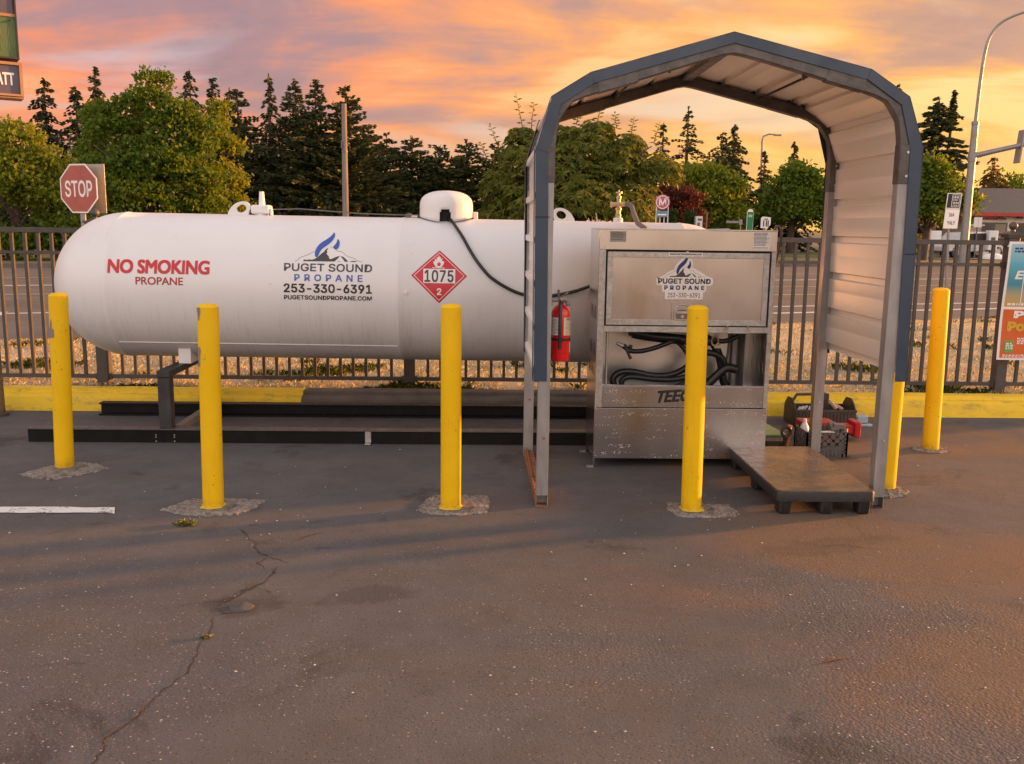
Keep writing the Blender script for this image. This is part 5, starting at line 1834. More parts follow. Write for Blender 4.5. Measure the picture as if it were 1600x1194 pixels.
m = len(ring_o)
vs = [(p[0], p[1], .074) for p in ring_o] + [(p[0], p[1], .1235) for p in ring_o] + [(p[0] * .996 + 1.83 * .004, p[1] * .998 + 5.22 * .002, .1265) for p in ring_o] + [(p[0], p[1], .1265) for p in ring_i] + [(p[0], p[1], .074) for p in ring_i]
fs = []
for r_ in range(5):
    a_, c_ = r_, (r_ + 1) % 5
    for i in range(m):
        j = (i + 1) % m
        fs.append((a_ * m + i, a_ * m + j, c_ * m + j, c_ * m + i))
b.add(vs, fs)
b.build('rim', M_PLA, pal, angle=40)
for px in (x0 + .052, (x0 + x1) / 2 + .01, x1 - .052):
    for py in (y0 + .055, (y0 + y1) / 2, y1 - .055):
        b = MB()
        b.rbox(px - .040, px + .040, py - .05, py + .05, 0.0, .118, .02, 4)
        b.v = [(px + (p[0] - px) * (0.82 + 0.18 * p[2] / .118 * 1.15), py + (p[1] - py) * (0.85 + 0.15 * p[2] / .118), p[2]) for p in b.v]
        b.build('foot', M_PLA, pal, angle=40)
b = MB()
for px in (x0 + .052, (x0 + x1) / 2 + .01, x1 - .052): b.box(px - .006, px + .006, y0 + .02, y1 - .02, .085, .118)
for py in (y0 + .25, y0 + .5, y0 + .75): b.box(x0 + .02, x1 - .02, py - .006, py + .006, .085, .1178)
b.build('under_ribs', M_PLA, pal, smooth=False)

# ------------------------------------------------------------------ tool tray, crate and odds and ends behind the pallet
M_TOTE = pm('tote_plastic', (0.055, 0.045, 0.037), 0.55, var=0.2, scale=12, dirt=(0.11, 0.085, 0.065), dirtf=0.5, dscale=8)
tote = thing('tool_tray', 'dark grey open tool tray with a carrying handle against the yellow kerb', 'tool tray', (2.64, 7.06, 0))
tx0, tx1, ty0, ty1 = 2.40, 2.875, 6.93, 7.20
b = MB()
b.box(tx0, tx1, ty0, ty1, 0.0, .008)
for (ya, yb2) in ((ty0, ty0 + .008), (ty1 - .008, ty1)):
    b.box(tx0, tx1, ya, yb2, .008, .135)
b.box(tx0 - .004, tx1 + .004, ty0 - .008, ty0 - .0005, .115, .137)
for i in range(16):
    x = tx0 + .03 + i * .027
    b.box(x, x + .010, ty0 - .005, ty0 - .0005, .02, .108)
for xa, xb in ((tx0, tx0 + .009), (tx1 - .009, tx1)):
    b.prism([(ty0 + .0085, .0085), (ty1 - .0085, .0085), (ty1 - .0085, .15), (ty1 - .07, .205), (ty0 + .10, .210), (ty0 + .05, .18), (ty0 + .0085, .14)], xa, xb, 'x')
b.build('tray', M_TOTE, tote, smooth=False, bevel=0.002)
b = MB()
b.tube([(tx0 + .009, 7.065, .16), (tx0 + .05, 7.065, .232), (tx1 - .20, 7.065, .237), (tx1 - .185, 7.065, .225), (tx1 - .185, 7.065, .01)], .012, 10)
b.box(tx1 - .235, tx1 - .175, 7.05, 7.08, .01, .24); b.box(tx1 - .215, tx1 - .195, 7.045, 7.049, .06, .20)
b.build('carry_handle', M_TOTE, tote, smooth=False)


def scrap(name, label, cat, boxes, m, bevel=0.004):
    b = MB()
    for q in boxes: b.bar(*q)
    return tag(b.build(name, m, smooth=False, bevel=bevel), label, cat)


M_PALE = pm('pale_fitting', (0.48, 0.43, 0.40), 0.55, metal=0.3, var=0.25, scale=30)
scrap('pipe_fittings', 'jumble of pale metal fittings lying in the left half of the tool tray', 'fittings',
      [((2.43 + .028 * i, 6.955 + .02 * (i % 3), .12 + .006 * (i % 2)), (2.46 + .03 * i, 7.0 + .01 * (i % 4), .142 + .004 * (i % 3)), .018, .016) for i in range(7)], M_PALE)
scrap('wooden_mallet', 'pale wooden tool handle sticking out of the tool tray', 'tool', [((2.73, 6.96, .14), (2.685, 7.0, .198), .028, .022), ((2.78, 6.96, .135), (2.73, 6.99, .165), .024, .02)], pm('handle_pink', (0.50, 0.36, 0.27), 0.6))

M_CRATE = pm('crate_grey', (0.115, 0.108, 0.105), 0.5, var=0.15, scale=16, dirt=(0.07, 0.06, 0.055), dirtf=0.5)
cx0, cx1, cy0, cy1, cz = 2.165, 2.435, 5.985, 6.225, .168
crate = thing('milk_crate', 'grey plastic lattice crate full of tools standing behind the pallet', 'crate', (2.30, 6.10, 0))
b = MB()
b.box(cx0, cx1, cy0, cy1, 0.0, .007)
def crate_face(p0, p1, out):
    """lattice wall between two corners"""
    p0, p1 = Vector((*p0, 0)), Vector((*p1, 0)); t = (p1 - p0); L = t.length; t.normalize()
    for z, h in ((.012, .024), (.160, .016), (.040, .006), (.075, .006), (.1, .006), (.125, .006)):
        b.bar((p0.x, p0.y, z), (p1.x, p1.y, z), .006, h)
    k = int(L / .026)
    for i in range(k + 1):
        q = p0 + t * (L * i / k)
        b.bar((q.x, q.y, .0), (q.x, q.y, .168), .005 if 1 < i < k - 1 else .012, .006)
    # solid swoosh panel at the bottom and closed squares
    a0 = p0 + t * (L * .10); a1 = p0 + t * (L * .93)
    nrm = Vector((t.y, -t.x, 0)) * 0.002 * out
    for s in (0,):
        V = [(a0.x, a0.y, .024), (a1.x, a1.y, .024), (a1.x, a1.y, .085), ((a0.x + a1.x) / 2, (a0.y + a1.y) / 2, .070), (a0.x, a0.y, .040)]
        V2 = [(v_[0] + nrm.x, v_[1] + nrm.y, v_[2]) for v_ in V]
        b.add(V + V2, [(0, 1, 2, 3, 4), (9, 8, 7, 6, 5), (0, 5, 6, 1), (1, 6, 7, 2), (2, 7, 8, 3), (3, 8, 9, 4), (4, 9, 5, 0)])
    for i in range(k):
        for r_ in range(3):
            if (i + r_) % 2: continue
            q0 = p0 + t * (L * i / k); q1 = p0 + t * (L * (i + 1) / k)
            z0_, z1_ = (.078, .098, .123)[r_], (.098, .123, .152)[r_]
            if i in (0, k - 1): continue
            b.bar((q0.x, q0.y, (z0_ + z1_) / 2), (q1.x, q1.y, (z0_ + z1_) / 2), .002, (z1_ - z0_))
crate_face((cx0, cy0), (cx1, cy0), 1); crate_face((cx1, cy0), (cx1, cy1), 1); crate_face((cx1, cy1), (cx0, cy1), 1); crate_face((cx0, cy1), (cx0, cy0), 1)
b.build('lattice', M_CRATE, crate, smooth=False)

jug = thing('white_jug', 'small white plastic jug standing in the left corner of the lattice crate', 'jug', (2.195, 6.16, .01))
b = MB(); b.lathe([(.03, .008), (.034, .02), (.034, .135), (.030, .165), (.018, .190), (.012, .2)], (2.205, 6.165, 0), 20)
b.build('bottle', M_WHITE, jug)
b = MB(); b.lathe([(.013, .2), (.013, .222), (.010, .224)], (2.205, 6.165, 0), 16)
b.build('cap', D_WHITE, jug)
M_REDP = pm('red_plastic', (0.42, 0.012, 0.020), 0.4, var=0.12, scale=14)
b = MB()
b.rbox(2.25, 2.46, 6.42, 6.58, .0, .075, .012, 3); b.rbox(2.255, 2.455, 6.425, 6.575, .078, .118, .012, 3)
tb = thing('red_toolbox', 'red plastic tool box lying open behind the lattice crate', 'toolbox', (2.45, 6.5, 0))
b2 = MB(); b2.rbox(2.30, 2.52, 6.44, 6.60, .0, .080, .012, 3); b2.build('box', M_REDP, tb)
b2 = MB(); b2.rbox(2.29, 2.53, 6.43, 6.60, .083, .142, .012, 3); b2.build('lid', M_REDP, tb)
b2 = MB(); b2.rbox(2.53, 2.70, 6.45, 6.56, .055, .115, .01, 3); b2.rbox(2.665, 2.715, 6.43, 6.58, .03, .145, .014, 3); b2.build('clasp', M_REDP, tb)
b2 = MB(); b2.rbox(2.40, 2.48, 6.425, 6.432, .085, .118, .004, 2, 'y'); b2.build('grip', D_BLACK, tb)
scrap('power_drill', 'dark cordless tool lying across the right end of the lattice crate', 'tool', [((2.37, 6.03, .165), (2.37, 6.12, .20), .05, .04), ((2.36, 6.05, .20), (2.44, 6.06, .192), .032, .034), ((2.42, 6.02, .150), (2.46, 6.08, .165), .03, .03)], M_GREYPIPE)
scrap('white_rag', 'crumpled white rag spread over the tools in the crate', 'rag', [((2.20, 6.02, .150), (2.36, 6.03, .160), .08, .012), ((2.22, 6.01, .142), (2.30, 6.015, .150), .03, .02), ((2.19, 5.998, .10), (2.25, 5.998, .12), .02, .05)], D_WHITE, .006)
# D-handled shovel head down in a bucket-like holder
sh = thing('spade', 'black D-handled spade grip standing beside the crate', 'spade', (2.04, 6.02, 0))
b = MB()
b.tube([(2.032 + .030 * math.cos(a), 6.02, .165 + .032 * math.sin(a)) for a in np.linspace(0, 2 * math.pi, 25)], .0105, 10)
b.build('grip', D_BLACK, sh)
b = MB(); b.tube([(2.032, 6.02, .135), (2.031, 6.03, .09), (2.03, 6.08, .0)], [.018, .014, .013], 12)
b.build('shaft', M_TOTE, sh)
b = MB(); b.tube([(2.068, 6.06, .20), (2.062, 6.06, .12), (2.055, 6.07, .0)], [.016, .014, .010], 10)
tag(b.build('orange_handle', pm('orange_plastic', (0.55, 0.17, 0.03), 0.5)), 'orange tool handle standing just behind the spade grip', 'tool')
b = MB(); b.bar((2.02, 6.78, .052), (2.06, 6.40, .052), .22, .016)
tag(b.build('green_board', pm('green_board', (0.30, 0.36, 0.13), 0.6, var=0.2, scale=7), smooth=False, bevel=.003), 'pale green board lying flat beside the dispenser', 'board')
b = MB(); b.bar((1.98, 6.44, .022), (2.14, 6.44, .022), .36, .043)
tag(b.build('timber_block', M_TOTE, smooth=False, bevel=.003), 'dark block lying under the pale green board', 'block')
b = MB(); b.bar((1.99, 6.17, .006), (2.10, 6.165, .008), .07, .010)
tag(b.build('white_tile', D_WHITE, smooth=False, bevel=.003), 'flat white offcut on the ground beside the spade', 'offcut')
b = MB(); b.rbox(2.90, 3.00, 6.98, 7.06, 0.018, .082, .022, 4); b.rbox(2.93, 3.02, 6.95, 6.99, 0.0, .02, .008, 2)
tag(b.build('blue_bag', pm('pale_blue_plastic', (0.34, 0.44, 0.50), 0.25, var=0.2, scale=20, bump=.5, bscale=40)), 'pale blue plastic bag on the ground right of the tool tray', 'bag')
# ------------------------------------------------------------------ fence
M_FENCE = pm('fence_bronze', (0.085, 0.074, 0.068), 0.5, metal=0.2, var=0.15, scale=10, dirt=(0.10, 0.085, 0.072), dirtf=0.35, dscale=5)
fence = thing('metal_fence', 'dark bronze picket fence with ball topped posts running behind the tank', 'fence', (0.66, 8.0, 0))
PX = [-11.12, -8.50, -5.88, -3.262, -0.640, 1.985, 4.566, 7.19]
for x in PX:
    b = MB()
    b.rbox(x - .048, x + .048, 7.95, 8.05, .03, 1.455, .006, 1)
    post = b.build('post', M_FENCE, fence, angle=30)
    b = MB()
    b.box(x - .066, x + .066, 7.934, 8.066, 1.4555, 1.475); b.box(x - .078, x + .078, 7.922, 8.078, 1.4752, 1.492)
    b.prism([(x - .06, 1.4922), (x + .06, 1.4922), (x + .02, 1.512), (x - .02, 1.512)], 7.94, 8.06, 'y')
    b.lathe([(.020, 1.511), (.017, 1.525), (.024, 1.530)], (x, 8.0, 0), 16)
    b.ball((x, 8.0, 1.558), .036, 18, 12)
    if x != 1.985: b.build('post_cap', M_FENCE, post, angle=30)
for i in range(len(PX) - 1):
    a, c = PX[i] + .0485, PX[i + 1] - .0485
    b = MB()
    for (z0, z1, w) in ((1.392, 1.432, .020), (1.212, 1.236, .016), (.158, .190, .018)):
        b.box(a, c, 8.0 - w, 8.0 + w, z0, z1)
    for z in (1.41, 1.224, .174):
        b.box(a, a + .02, 7.972, 8.028, z - .026, z + .026); b.box(c - .02, c, 7.972, 8.028, z - .026, z + .026)
    n = 23
    for k in range(1, n):
        x = a + (c - a) * k / n
        for (z0, z1) in ((.1902, 1.2118), (1.2362, 1.3918)):
            b.box(x - .0125, x + .0125, 7.9875, 8.0125, z0, z1)
    b.build('picket_panel', M_FENCE, fence, smooth=False)

# advertising banner tied to the right fence post
ban = thing('advert_banner', 'blue and orange advertising banner tied to the fence at the right edge', 'banner', (4.8, 7.88, 0))
bl, br, bz0, bz1, by = 4.474, 5.16, .405, 1.425, 7.90
b = MB()
n = 16


def bany(x, z): return by - .012 * math.sin((x - bl) * 9) - .01 * math.sin(z * 6)


def banq(b, x0, x1, z0, z1, mi, off, sk=0.012):
    vs = []
    for i in range(7):
        for j in range(7):
            x = x0 + (x1 - x0) * i / 6; z = z0 + (z1 - z0) * j / 6
            vs.append((x + sk * (z - bz0), bany(x, z) - off, z))
    b.add(vs, [(i * 7 + j, (i + 1) * 7 + j, (i + 1) * 7 + j + 1, i * 7 + j + 1) for i in range(6) for j in range(6)], mi)


def bant(b, body, x, z, w, h, mi, bold, off, shear=0.0):
    vs, fs = text2d(body, w, h, bold, 1.0, shear)
    b.add([(x + p[0] + .012 * (z + p[1] - bz0), bany(x + p[0], z + p[1]) - off, z + p[1]) for p in vs], fs, mi)


def strokes(b, x0, x1, z0, z1, rows, mi, off, seed):
    rnd = random.Random(seed); dz = (z1 - z0) / rows
    for r_ in range(rows):
        x = x0; z = z0 + r_ * dz
        while x < x1:
            w = rnd.uniform(.010, .030)
            P = [(x, z), (x + w, z), (x + w, z + dz * .6), (x, z + dz * .6)]
            b.add([(p[0] + .012 * (p[1] - bz0), bany(p[0], p[1]) - off, p[1]) for p in P], [(0, 1, 2, 3)], mi)
            x += w + .008


mb = bpy.data.materials.new('banner_sky_blue'); mb.use_nodes = True
t = NT(mb.node_tree); tc = t.n('ShaderNodeTexCoord'); sp = t.n('ShaderNodeSeparateXYZ'); t.l(tc.outputs['Object'], sp.inputs[0])
b_ = t.n('ShaderNodeBsdfPrincipled')
t.l(t.ramp(t.smooth(sp.outputs[2], .85, 1.42), [(0, (0.55, 0.36, 0.10)), (.12, (0.40, 0.36, 0.22)), (.3, (0.06, 0.26, 0.36)), (.75, (0.10, 0.42, 0.56)), (1, (0.30, 0.55, 0.62))]), b_.inputs[0])
b_.inputs['Roughness'].default_value = 0.45
o_ = t.n('ShaderNodeOutputMaterial'); t.l(b_.outputs[0], o_.inputs[0])
M_ORNG = pm('banner_orange', (0.62, 0.115, 0.015), 0.45, var=0.06)
M_GREENP = pm('print_green', (0.16, 0.36, 0.06), 0.5)
M_GOLD = pm('print_gold', (0.60, 0.36, 0.03), 0.5)
banq(b, bl, br, bz0, bz1, 0, 0.0)
banq(b, bl + .022, br - .022, .868, bz1 - .02, 1, .002)
banq(b, bl + .022, br - .022, bz0 + .018, .845, 2, .002)
bant(b, 'ENJOY', bl + .075, 1.105, .42, .075, 0, .03, .004, .2)
strokes(b, bl + .05, bl + .50, 1.335, 1.385, 2, 4, .004, 1)
strokes(b, bl + .045, bl + .50, .880, .912, 1, 0, .004, 2)
bant(b, 'Picy', bl + .11, .755, .30, .08, 0, .05, .006)
bant(b, 'Potezza', bl + .065, .655, .46, .085, 5, .05, .006)
banq(b, bl + .055, bl + .13, .47, .575, 3, .004)
banq(b, bl + .25, bl + .34, .48, .60, 0, .004)
strokes(b, bl + .045, bl + .58, .428, .458, 2, 0, .005, 3)
strokes(b, bl + .065, bl + .12, .50, .56, 4, 0, .007, 4)
strokes(b, bl + .16, bl + .24, .545, .605, 4, 0, .005, 5)
# outline of a bottle on the blue half
ol = [(bl + .16, .90), (bl + .16, 1.16), (bl + .20, 1.24), (bl + .26, 1.29), (bl + .32, 1.29)]
vv, ff = line2d(ol, .008)
b.add([(p[0], bany(p[0], p[1]) - .004, p[1]) for p in vv], ff, 0)
b.build('print_sheet', [D_WHITE, mb, M_ORNG, M_GREENP, D_NAVY, M_GOLD], ban, smooth=False)
b = MB()
for z in (.44, 1.39): b.tube([(4.515, 7.943, z + .01), (4.50, 7.91, z), (4.478, 7.895, z - .005)], .006, 6); b.box(4.515, 4.617, 7.940, 7.947, z - .004, z + .012)
b.build('tie', D_WHITE, ban, smooth=False)

# ------------------------------------------------------------------ pylon sign at the left edge, on its pole
M_SIGNF = pm('sign_frame_tan', (0.42, 0.22, 0.09), 0.5, var=0.15, scale=6)
M_SIGNG = pm('sign_green', (0.085, 0.135, 0.035), 0.5, var=0.18, scale=3)
M_SIGNV = pm('sign_slate', (0.105, 0.080, 0.105), 0.5, var=0.1)
M_POLE = pm('pole_grey', (0.10, 0.088, 0.082), 0.55, metal=0.3, var=0.3, scale=7, dirt=(0.05, 0.045, 0.04), dirtf=0.6)
pyl = thing('pylon_sign', 'tall roadside sign of stacked green and slate panels cut by the left edge', 'sign', (-3.79, 7.14, 0))
b = MB()
b.lathe([(.075, 0), (.072, .02), (.066, .9), (.060, 4.6)], (-3.765, 7.14, 0), 24)
b.lathe([(.10, .0), (.10, .022)], (-3.765, 7.14, 0), 24)
b.build('pole', M_POLE, pyl)
ca, sa = math.cos(R_(32)), math.sin(R_(32))


def sp_(u, d, z, ox=-3.405, oy=7.20): return (ox + u * ca - d * -sa, oy + u * sa - d * ca, z)   # u: along the face (negative to the left), d: towards the viewer


def sbox(b, u0, u1, d0, d1, z0, z1, mi=0):
    vs = [sp_(u, d, z) for z in (z0, z1) for (u, d) in ((u0, d0), (u1, d0), (u1, d1), (u0, d1))]
    b.add(vs, [(0, 3, 2, 1), (4, 5, 6, 7), (0, 1, 5, 4), (1, 2, 6, 5), (2, 3, 7, 6), (3, 0, 4, 7)], mi)


def stext(b, body, u, z, w, h, d, mi, bold):
    vs, fs = text2d(body, w, h, bold)
    b.add([sp_(u + p[0], d, z + p[1]) for p in vs], fs, mi)


b = MB()
sbox(b, -.92, 0, -.16, 0, 2.37, 2.625); sbox(b, -.90, -.02, 0, .004, 2.372, 2.386); sbox(b, -.92, 0, .0, .022, 2.605, 2.625); sbox(b, -.92, 0, 0, .022, 2.386, 2.400); sbox(b, -.02, 0, 0, .022, 2.4, 2.605)
low = b.build('lower_cabinet', M_SIGNF, pyl, smooth=False)
b = MB(); sbox(b, -.90, -.0205, .001, .006, 2.4005, 2.6045)
for i, vf in enumerate(heavy('WYATT', .215, .088, .003)): b.add([sp_(-.270 + p[0], .0075 + i * .00005, 2.462 + p[1]) for p in vf[0]], vf[1], 1)
b.build('name_panel', [M_SIGNV, D_WHITE], low, smooth=False)
b = MB(); sbox(b, -.94, -.012, -.17, .0, 2.648, 4.2); sbox(b, -.94, -.012, 0, .02, 2.648, 2.66); sbox(b, -.022, -.012, 0, .02, 2.66, 4.2)
up = b.build('upper_cabinet', pm('sign_dark_edge', (0.05, 0.035, 0.025), 0.5), pyl, smooth=False)
b = MB(); sbox(b, -.93, -.0225, .001, .006, 2.6605, 2.94)
for r_, (zz, hh) in enumerate(((2.80, .07), (2.705, .055))):
    for q in range(7):
        u = -.36 + q * .047
        b.add([sp_(u, .0075, zz), sp_(u + .006, .0075, zz), sp_(u + .014 - .01 * (q % 2), .0075, zz + hh), sp_(u + .008 - .01 * (q % 2), .0075, zz + hh)], [(0, 1, 2, 3)], 1)
        if q % 2: b.add([sp_(u, .0075, zz), sp_(u + .022, .0075, zz), sp_(u + .022, .0075, zz + .006), sp_(u, .0075, zz + .006)], [(0, 1, 2, 3)], 1)
P = [(-.045, 2.925), (-.075, 2.918), (-.12, 2.895), (-.10, 2.892), (-.065, 2.903)]
b.add([sp_(u, .0078, z) for u, z in P], [(0, 1, 2, 3, 4)], 2)
b.build('green_panel', [M_SIGNG, pm('sign_gold_text', (0.20, 0.17, 0.05), 0.5), pm('leaf_print', (0.03, 0.075, 0.02), 0.5)], up, smooth=False)
b = MB(); sbox(b, -.93, -.035, .001, .008, 2.962, 4.18); stext(b, 'N', -.17, 3.075, .09, .10, .0095, 1, .02)
b.build('slate_panel', [M_SIGNV, M_SIGNF], up, smooth=False)
b = MB(); sbox(b, -.93, -.0225, .001, .014, 2.941, 2.9615)
b.build('divider', M_SIGNF, up, smooth=False)

# ------------------------------------------------------------------ stop sign with a square board behind it
M_STOP = pm('stop_red', (0.40, 0.095, 0.075), 0.5, var=0.12, scale=7)
M_SIGNB = pm('sign_back', (0.30, 0.285, 0.27), 0.5, metal=0.4, var=0.12)
st = thing('stop_sign', 'faded red octagonal stop sign on a post above the fence by the tank end', 'stop sign', (-4.57, 10.8, 0))
b = MB(); b.bar((-4.55, 10.83, 0), (-4.55, 10.83, 2.10), .055, .03)
b.build('post', M_GALV, st, smooth=False, bevel=.003)
yaw = R_(-23); cx, cz = -4.565, 1.845


def stp(u, v, d): return (cx + u * math.cos(yaw) + d * math.sin(yaw), 10.79 + u * math.sin(yaw) - d * math.cos(yaw), cz + v)


def octo(r): return [(r * math.cos(R_(22.5 + 45 * i)), r * math.sin(R_(22.5 + 45 * i))) for i in range(8)]


def face(b, poly, d0, d1, mi):
    n = len(poly)
    b.add([stp(u, v, d0) for u, v in poly] + [stp(u, v, d1) for u, v in poly], [tuple(range(n)), tuple(reversed(range(n, 2 * n)))] + [(i, (i + 1) % n, n + (i + 1) % n, n + i) for i in range(n)], mi)


b = MB()
face(b, octo(.293), 0, .003, 1); face(b, octo(.276), .0032, .004, 0)
vs, fs = text2d('STOP', .40, .185, .015)
b.add([stp(-.20 + p[0], -.095 + p[1], .0048) for p in vs], fs, 1)
b.build('octagon', [M_STOP, D_WHITE], st, smooth=False)
b = MB(); face(b, [(-.22, -.27), (.27, -.27), (.27, .275), (-.22, .275)], -.12, -.116, 0)
b.build('back_board', M_SIGNB, st, smooth=False)

# ------------------------------------------------------------------ poles and street furniture across the street
M_WOODP = pm('pole_wood', (0.23, 0.185, 0.155), 0.75, var=0.25, scale=10, stretch=(1, 1, 0.1))
b = MB()
up_ = thing('utility_pole', 'plain tapering grey pole in front of the dark cypress row', 'pole', (-4.87, 33.2, 0))
b.lathe([(.125, -.05), (.11, 2.0), (.085, 5.55), (.001, 5.56)], (-4.87, 33.2, 0), 16)
b.build('shaft', M_WOODP, up_)
b = MB(); b.box(-4.97, -4.945, 33.05, 33.12, 4.05, 4.30); b.lathe([(.105, 3.92), (.105, 3.98)], (-4.87, 33.2, 0), 16)
b.build('strap_band', M_GREYPIPE, up_)

M_LAMPP = pm('lamp_galv', (0.27, 0.255, 0.245), 0.45, metal=0.4, var=0.12, scale=3)
sg = thing('signal_pole', 'tall grey traffic signal pole with a curved lamp arm at the right', 'signal pole', (21.78, 42, 0))
b = MB()
b.lathe([(.26, .1), (.26, .16), (.190, .17), (.172, 3.0), (.155, 4.9), (.145, 6.2), (.16, 6.22), (.16, 6.35), (.10, 6.36)], (21.78, 42, 0), 24)
b.build('mast', M_LAMPP, sg)
b = MB()
LAMP_R = [.078 - .040 * min(1, i / 32) for i in range(200)]
b.tube(chaikin([(21.78, 42, 6.3), (21.83, 42, 8.4), (21.93, 42, 9.5), (22.06, 42, 10.0), (22.42, 42, 10.52), (23.0, 41.9, 10.85), (24.0, 41.7, 11.15), (25.2, 41.4, 11.3)], 2, False), LAMP_R, 12)
b.build('lamp_arm', M_LAMPP, sg)
b = MB(); b.rbox(25.1, 25.8, 41.25, 41.5, 11.2, 11.36, .06, 3); b.build('lamp_head', M_LAMPP, sg)
b = MB()
b.tube([(21.70, 42, 4.82), (22.6, 41.8, 5.06), (24.1, 41.5, 5.42), (27.5, 40.8, 6.0)], [.125, .115, .10, .08], 14)
b.lathe([(.19, 4.62), (.19, 5.02)], (21.78, 42, 0), 20)
b.build('mast_arm', M_LAMPP, sg)
b = MB(); b.bar((23.63, 41.66, 4.55), (23.74, 41.66, 5.98), .06, .46)
b.build('sign_back', M_SIGNB, sg, smooth=False)
b = MB(); b.bar((23.64, 41.61, 4.66), (23.73, 41.61, 5.86), .03, .10); b.build('sign_bracket', M_GREYPIPE, sg, smooth=False)

lm = thing('street_lamp', 'thin distant street lamp with a short arm against the glowing sky', 'street lamp', (21.2, 72, 0))
b = MB(); b.tube([(21.22, 72, .1), (21.13, 72, 5.0), (21.03, 72, 8.1), (21.10, 72, 8.45), (21.5, 72, 8.62), (22.0, 72, 8.6)], [.14, .11, .08, .07, .055, .05], 10); b.build('shaft', M_LAMPP, lm)
b = MB(); b.rbox(21.9, 22.5, 71.9, 72.1, 8.50, 8.62, .04, 3); b.build('lamp_head', M_LAMPP, lm)

bs = thing('lane_sign', 'two stacked black and white traffic signs on a thin post beyond the fence', 'road sign', (8.02, 15.75, 0))
K = 15.75 / 16
b = MB(); b.bar((8.10 * K, 15.78, .05), (7.98 * K, 15.78, 2.10), .035, .03); b.build('post', M_LAMPP, bs, smooth=False)
b = MB()
b.prism([(7.79, 1.885), (8.035, 1.885), (8.05, 2.145), (7.805, 2.145)], 15.745, 15.75, 'y', 1)
b.prism([(7.803, 1.90), (8.022, 1.90), (8.036, 2.133), (7.818, 2.133)], 15.742, 15.7445, 'y', 0)
b.prism([(7.878, 1.915), (8.01, 1.915), (8.022, 2.12), (7.89, 2.12)], 15.7395, 15.7415, 'y', 1)
b.prism([(7.886, 1.922), (8.003, 1.922), (8.014, 2.112), (7.897, 2.112)], 15.737, 15.739, 'y', 0)
for r_, (z, h) in enumerate(((2.055, .04), (2.02, .022), (1.965, .035), (1.932, .02))):
    for q in range(7 - r_ % 2):
        x = 7.900 + q * .0145 + .003 * ((q * 5 + r_) % 3); b.add([(x, 15.736, z), (x + .007, 15.736, z), (x + .008, 15.736, z + h), (x + .001, 15.736, z + h)], [(0, 1, 2, 3)], 1)
b.build('upper_plate', [D_BLACK, D_WHITE], bs, smooth=False)
b = MB()
b.prism([(7.775, 1.555), (8.02, 1.555), (8.037, 1.878), (7.792, 1.878)], 15.745, 15.75, 'y', 0)
for body, x, z, w, h in (('I6A', 7.86, 1.755, .09, .06), ('YALY', 7.835, 1.62, .14, .062)):
    vs, fs = text2d(body, w, h, .02); b.add([(x + p[0], 15.743, z + p[1]) for p in vs], fs, 1)
b.build('lower_plate', [D_WHITE, D_BLACK], bs, smooth=False)

# little signs and kiosks across the street in the middle distance
M_PINK = pm('sign_pink', (0.46, 0.10, 0.15), 0.5, var=0.2)
M_BLUS = pm('sign_blue', (0.13, 0.24, 0.36), 0.5)
def pull(root, y0, s):
    """same bearing, nearer to the street and smaller: scale about a point at eye height"""
    for o in [root] + list(root.children_recursive):
        if o.type != 'MESH': continue
        off = OFF.get(o.name, Vector())
        for v in o.data.vertices:
            w = v.co + off
            v.co = Vector((w.x * s, w.y * s, max(.02, 1.5 + (w.z - 1.5) * s))) - off * s
        OFF[o.name] = off * s
    root.location = (root.location.x * s, root.location.y * s, root.location.z)


ms = thing('monument_sign', 'round pink shop sign over a pale blue board on white posts', 'sign', (10.4, 55, 0))
b = MB()
for x in (10.02, 10.26, 10.50, 10.72): b.box(x, x + .045, 55, 55.05, .1, 3.3 if x in (10.02, 10.72) else 2.4)
b.build('post', D_WHITE, ms, smooth=False)
b = MB()
circ = [(10.38 + .44 * math.cos(a), 2.98 + .44 * math.sin(a)) for a in np.linspace(0, 2 * math.pi, 32)[:-1]]
b.prism(circ, 54.93, 54.99, 'y', 0)
ring = [(10.38 + .36 * math.cos(a), 2.98 + .36 * math.sin(a)) for a in np.linspace(0, 2 * math.pi, 32)]
vv, ff = line2d(ring, .045); b.add([(p[0], 54.925, p[1]) for p in vv], ff, 1)
vs, fs = text2d('M', .42, .42, .02); b.add([(10.17 + p[0], 54.92, 2.78 + p[1]) for p in vs], fs, 1)
b.build('round_board', [M_PINK, D_WHITE], ms, smooth=False)
b = MB(); b.box(10.06, 10.70, 54.94, 54.99, 2.12, 2.48); b.box(10.12, 10.64, 54.93, 54.938, 2.22, 2.30, 1); b.build('blue_board', [M_BLUS, D_WHITE], ms, smooth=False)

pull(ms, 55, 0.672)

gs = thing('green_sign', 'narrow upright green sign with a white rounded top, right of the clipped hedges', 'sign', (11.35, 40, 0))
b = MB(); b.box(11.23, 11.48, 40, 40.08, .1, 2.22); P = [(11.235 + .12 - .12 * math.cos(a), 2.221 + .12 * math.sin(a)) for a in np.linspace(0, math.pi, 12)]
b.prism(P, 40, 40.08, 'y', 1); b.box(11.222, 11.2295, 39.995, 40.085, .1, 2.22, 1); b.box(11.4805, 11.488, 39.995, 40.085, .1, 2.22, 1)
vs, fs = text2d('00', .15, .11, .02); b.add([(11.28 + p[0], 39.996, 2.0 + p[1]) for p in vs], fs, 1)
b.build('panel', [pm('sign_kelly_green', (0.012, 0.20, 0.055), 0.5), D_WHITE], gs, smooth=False)
ws = thing('white_sign', 'small white street sign with black figures above the right end of the cabinet', 'sign', (12.62, 42, 0))
k2 = 42 / 30
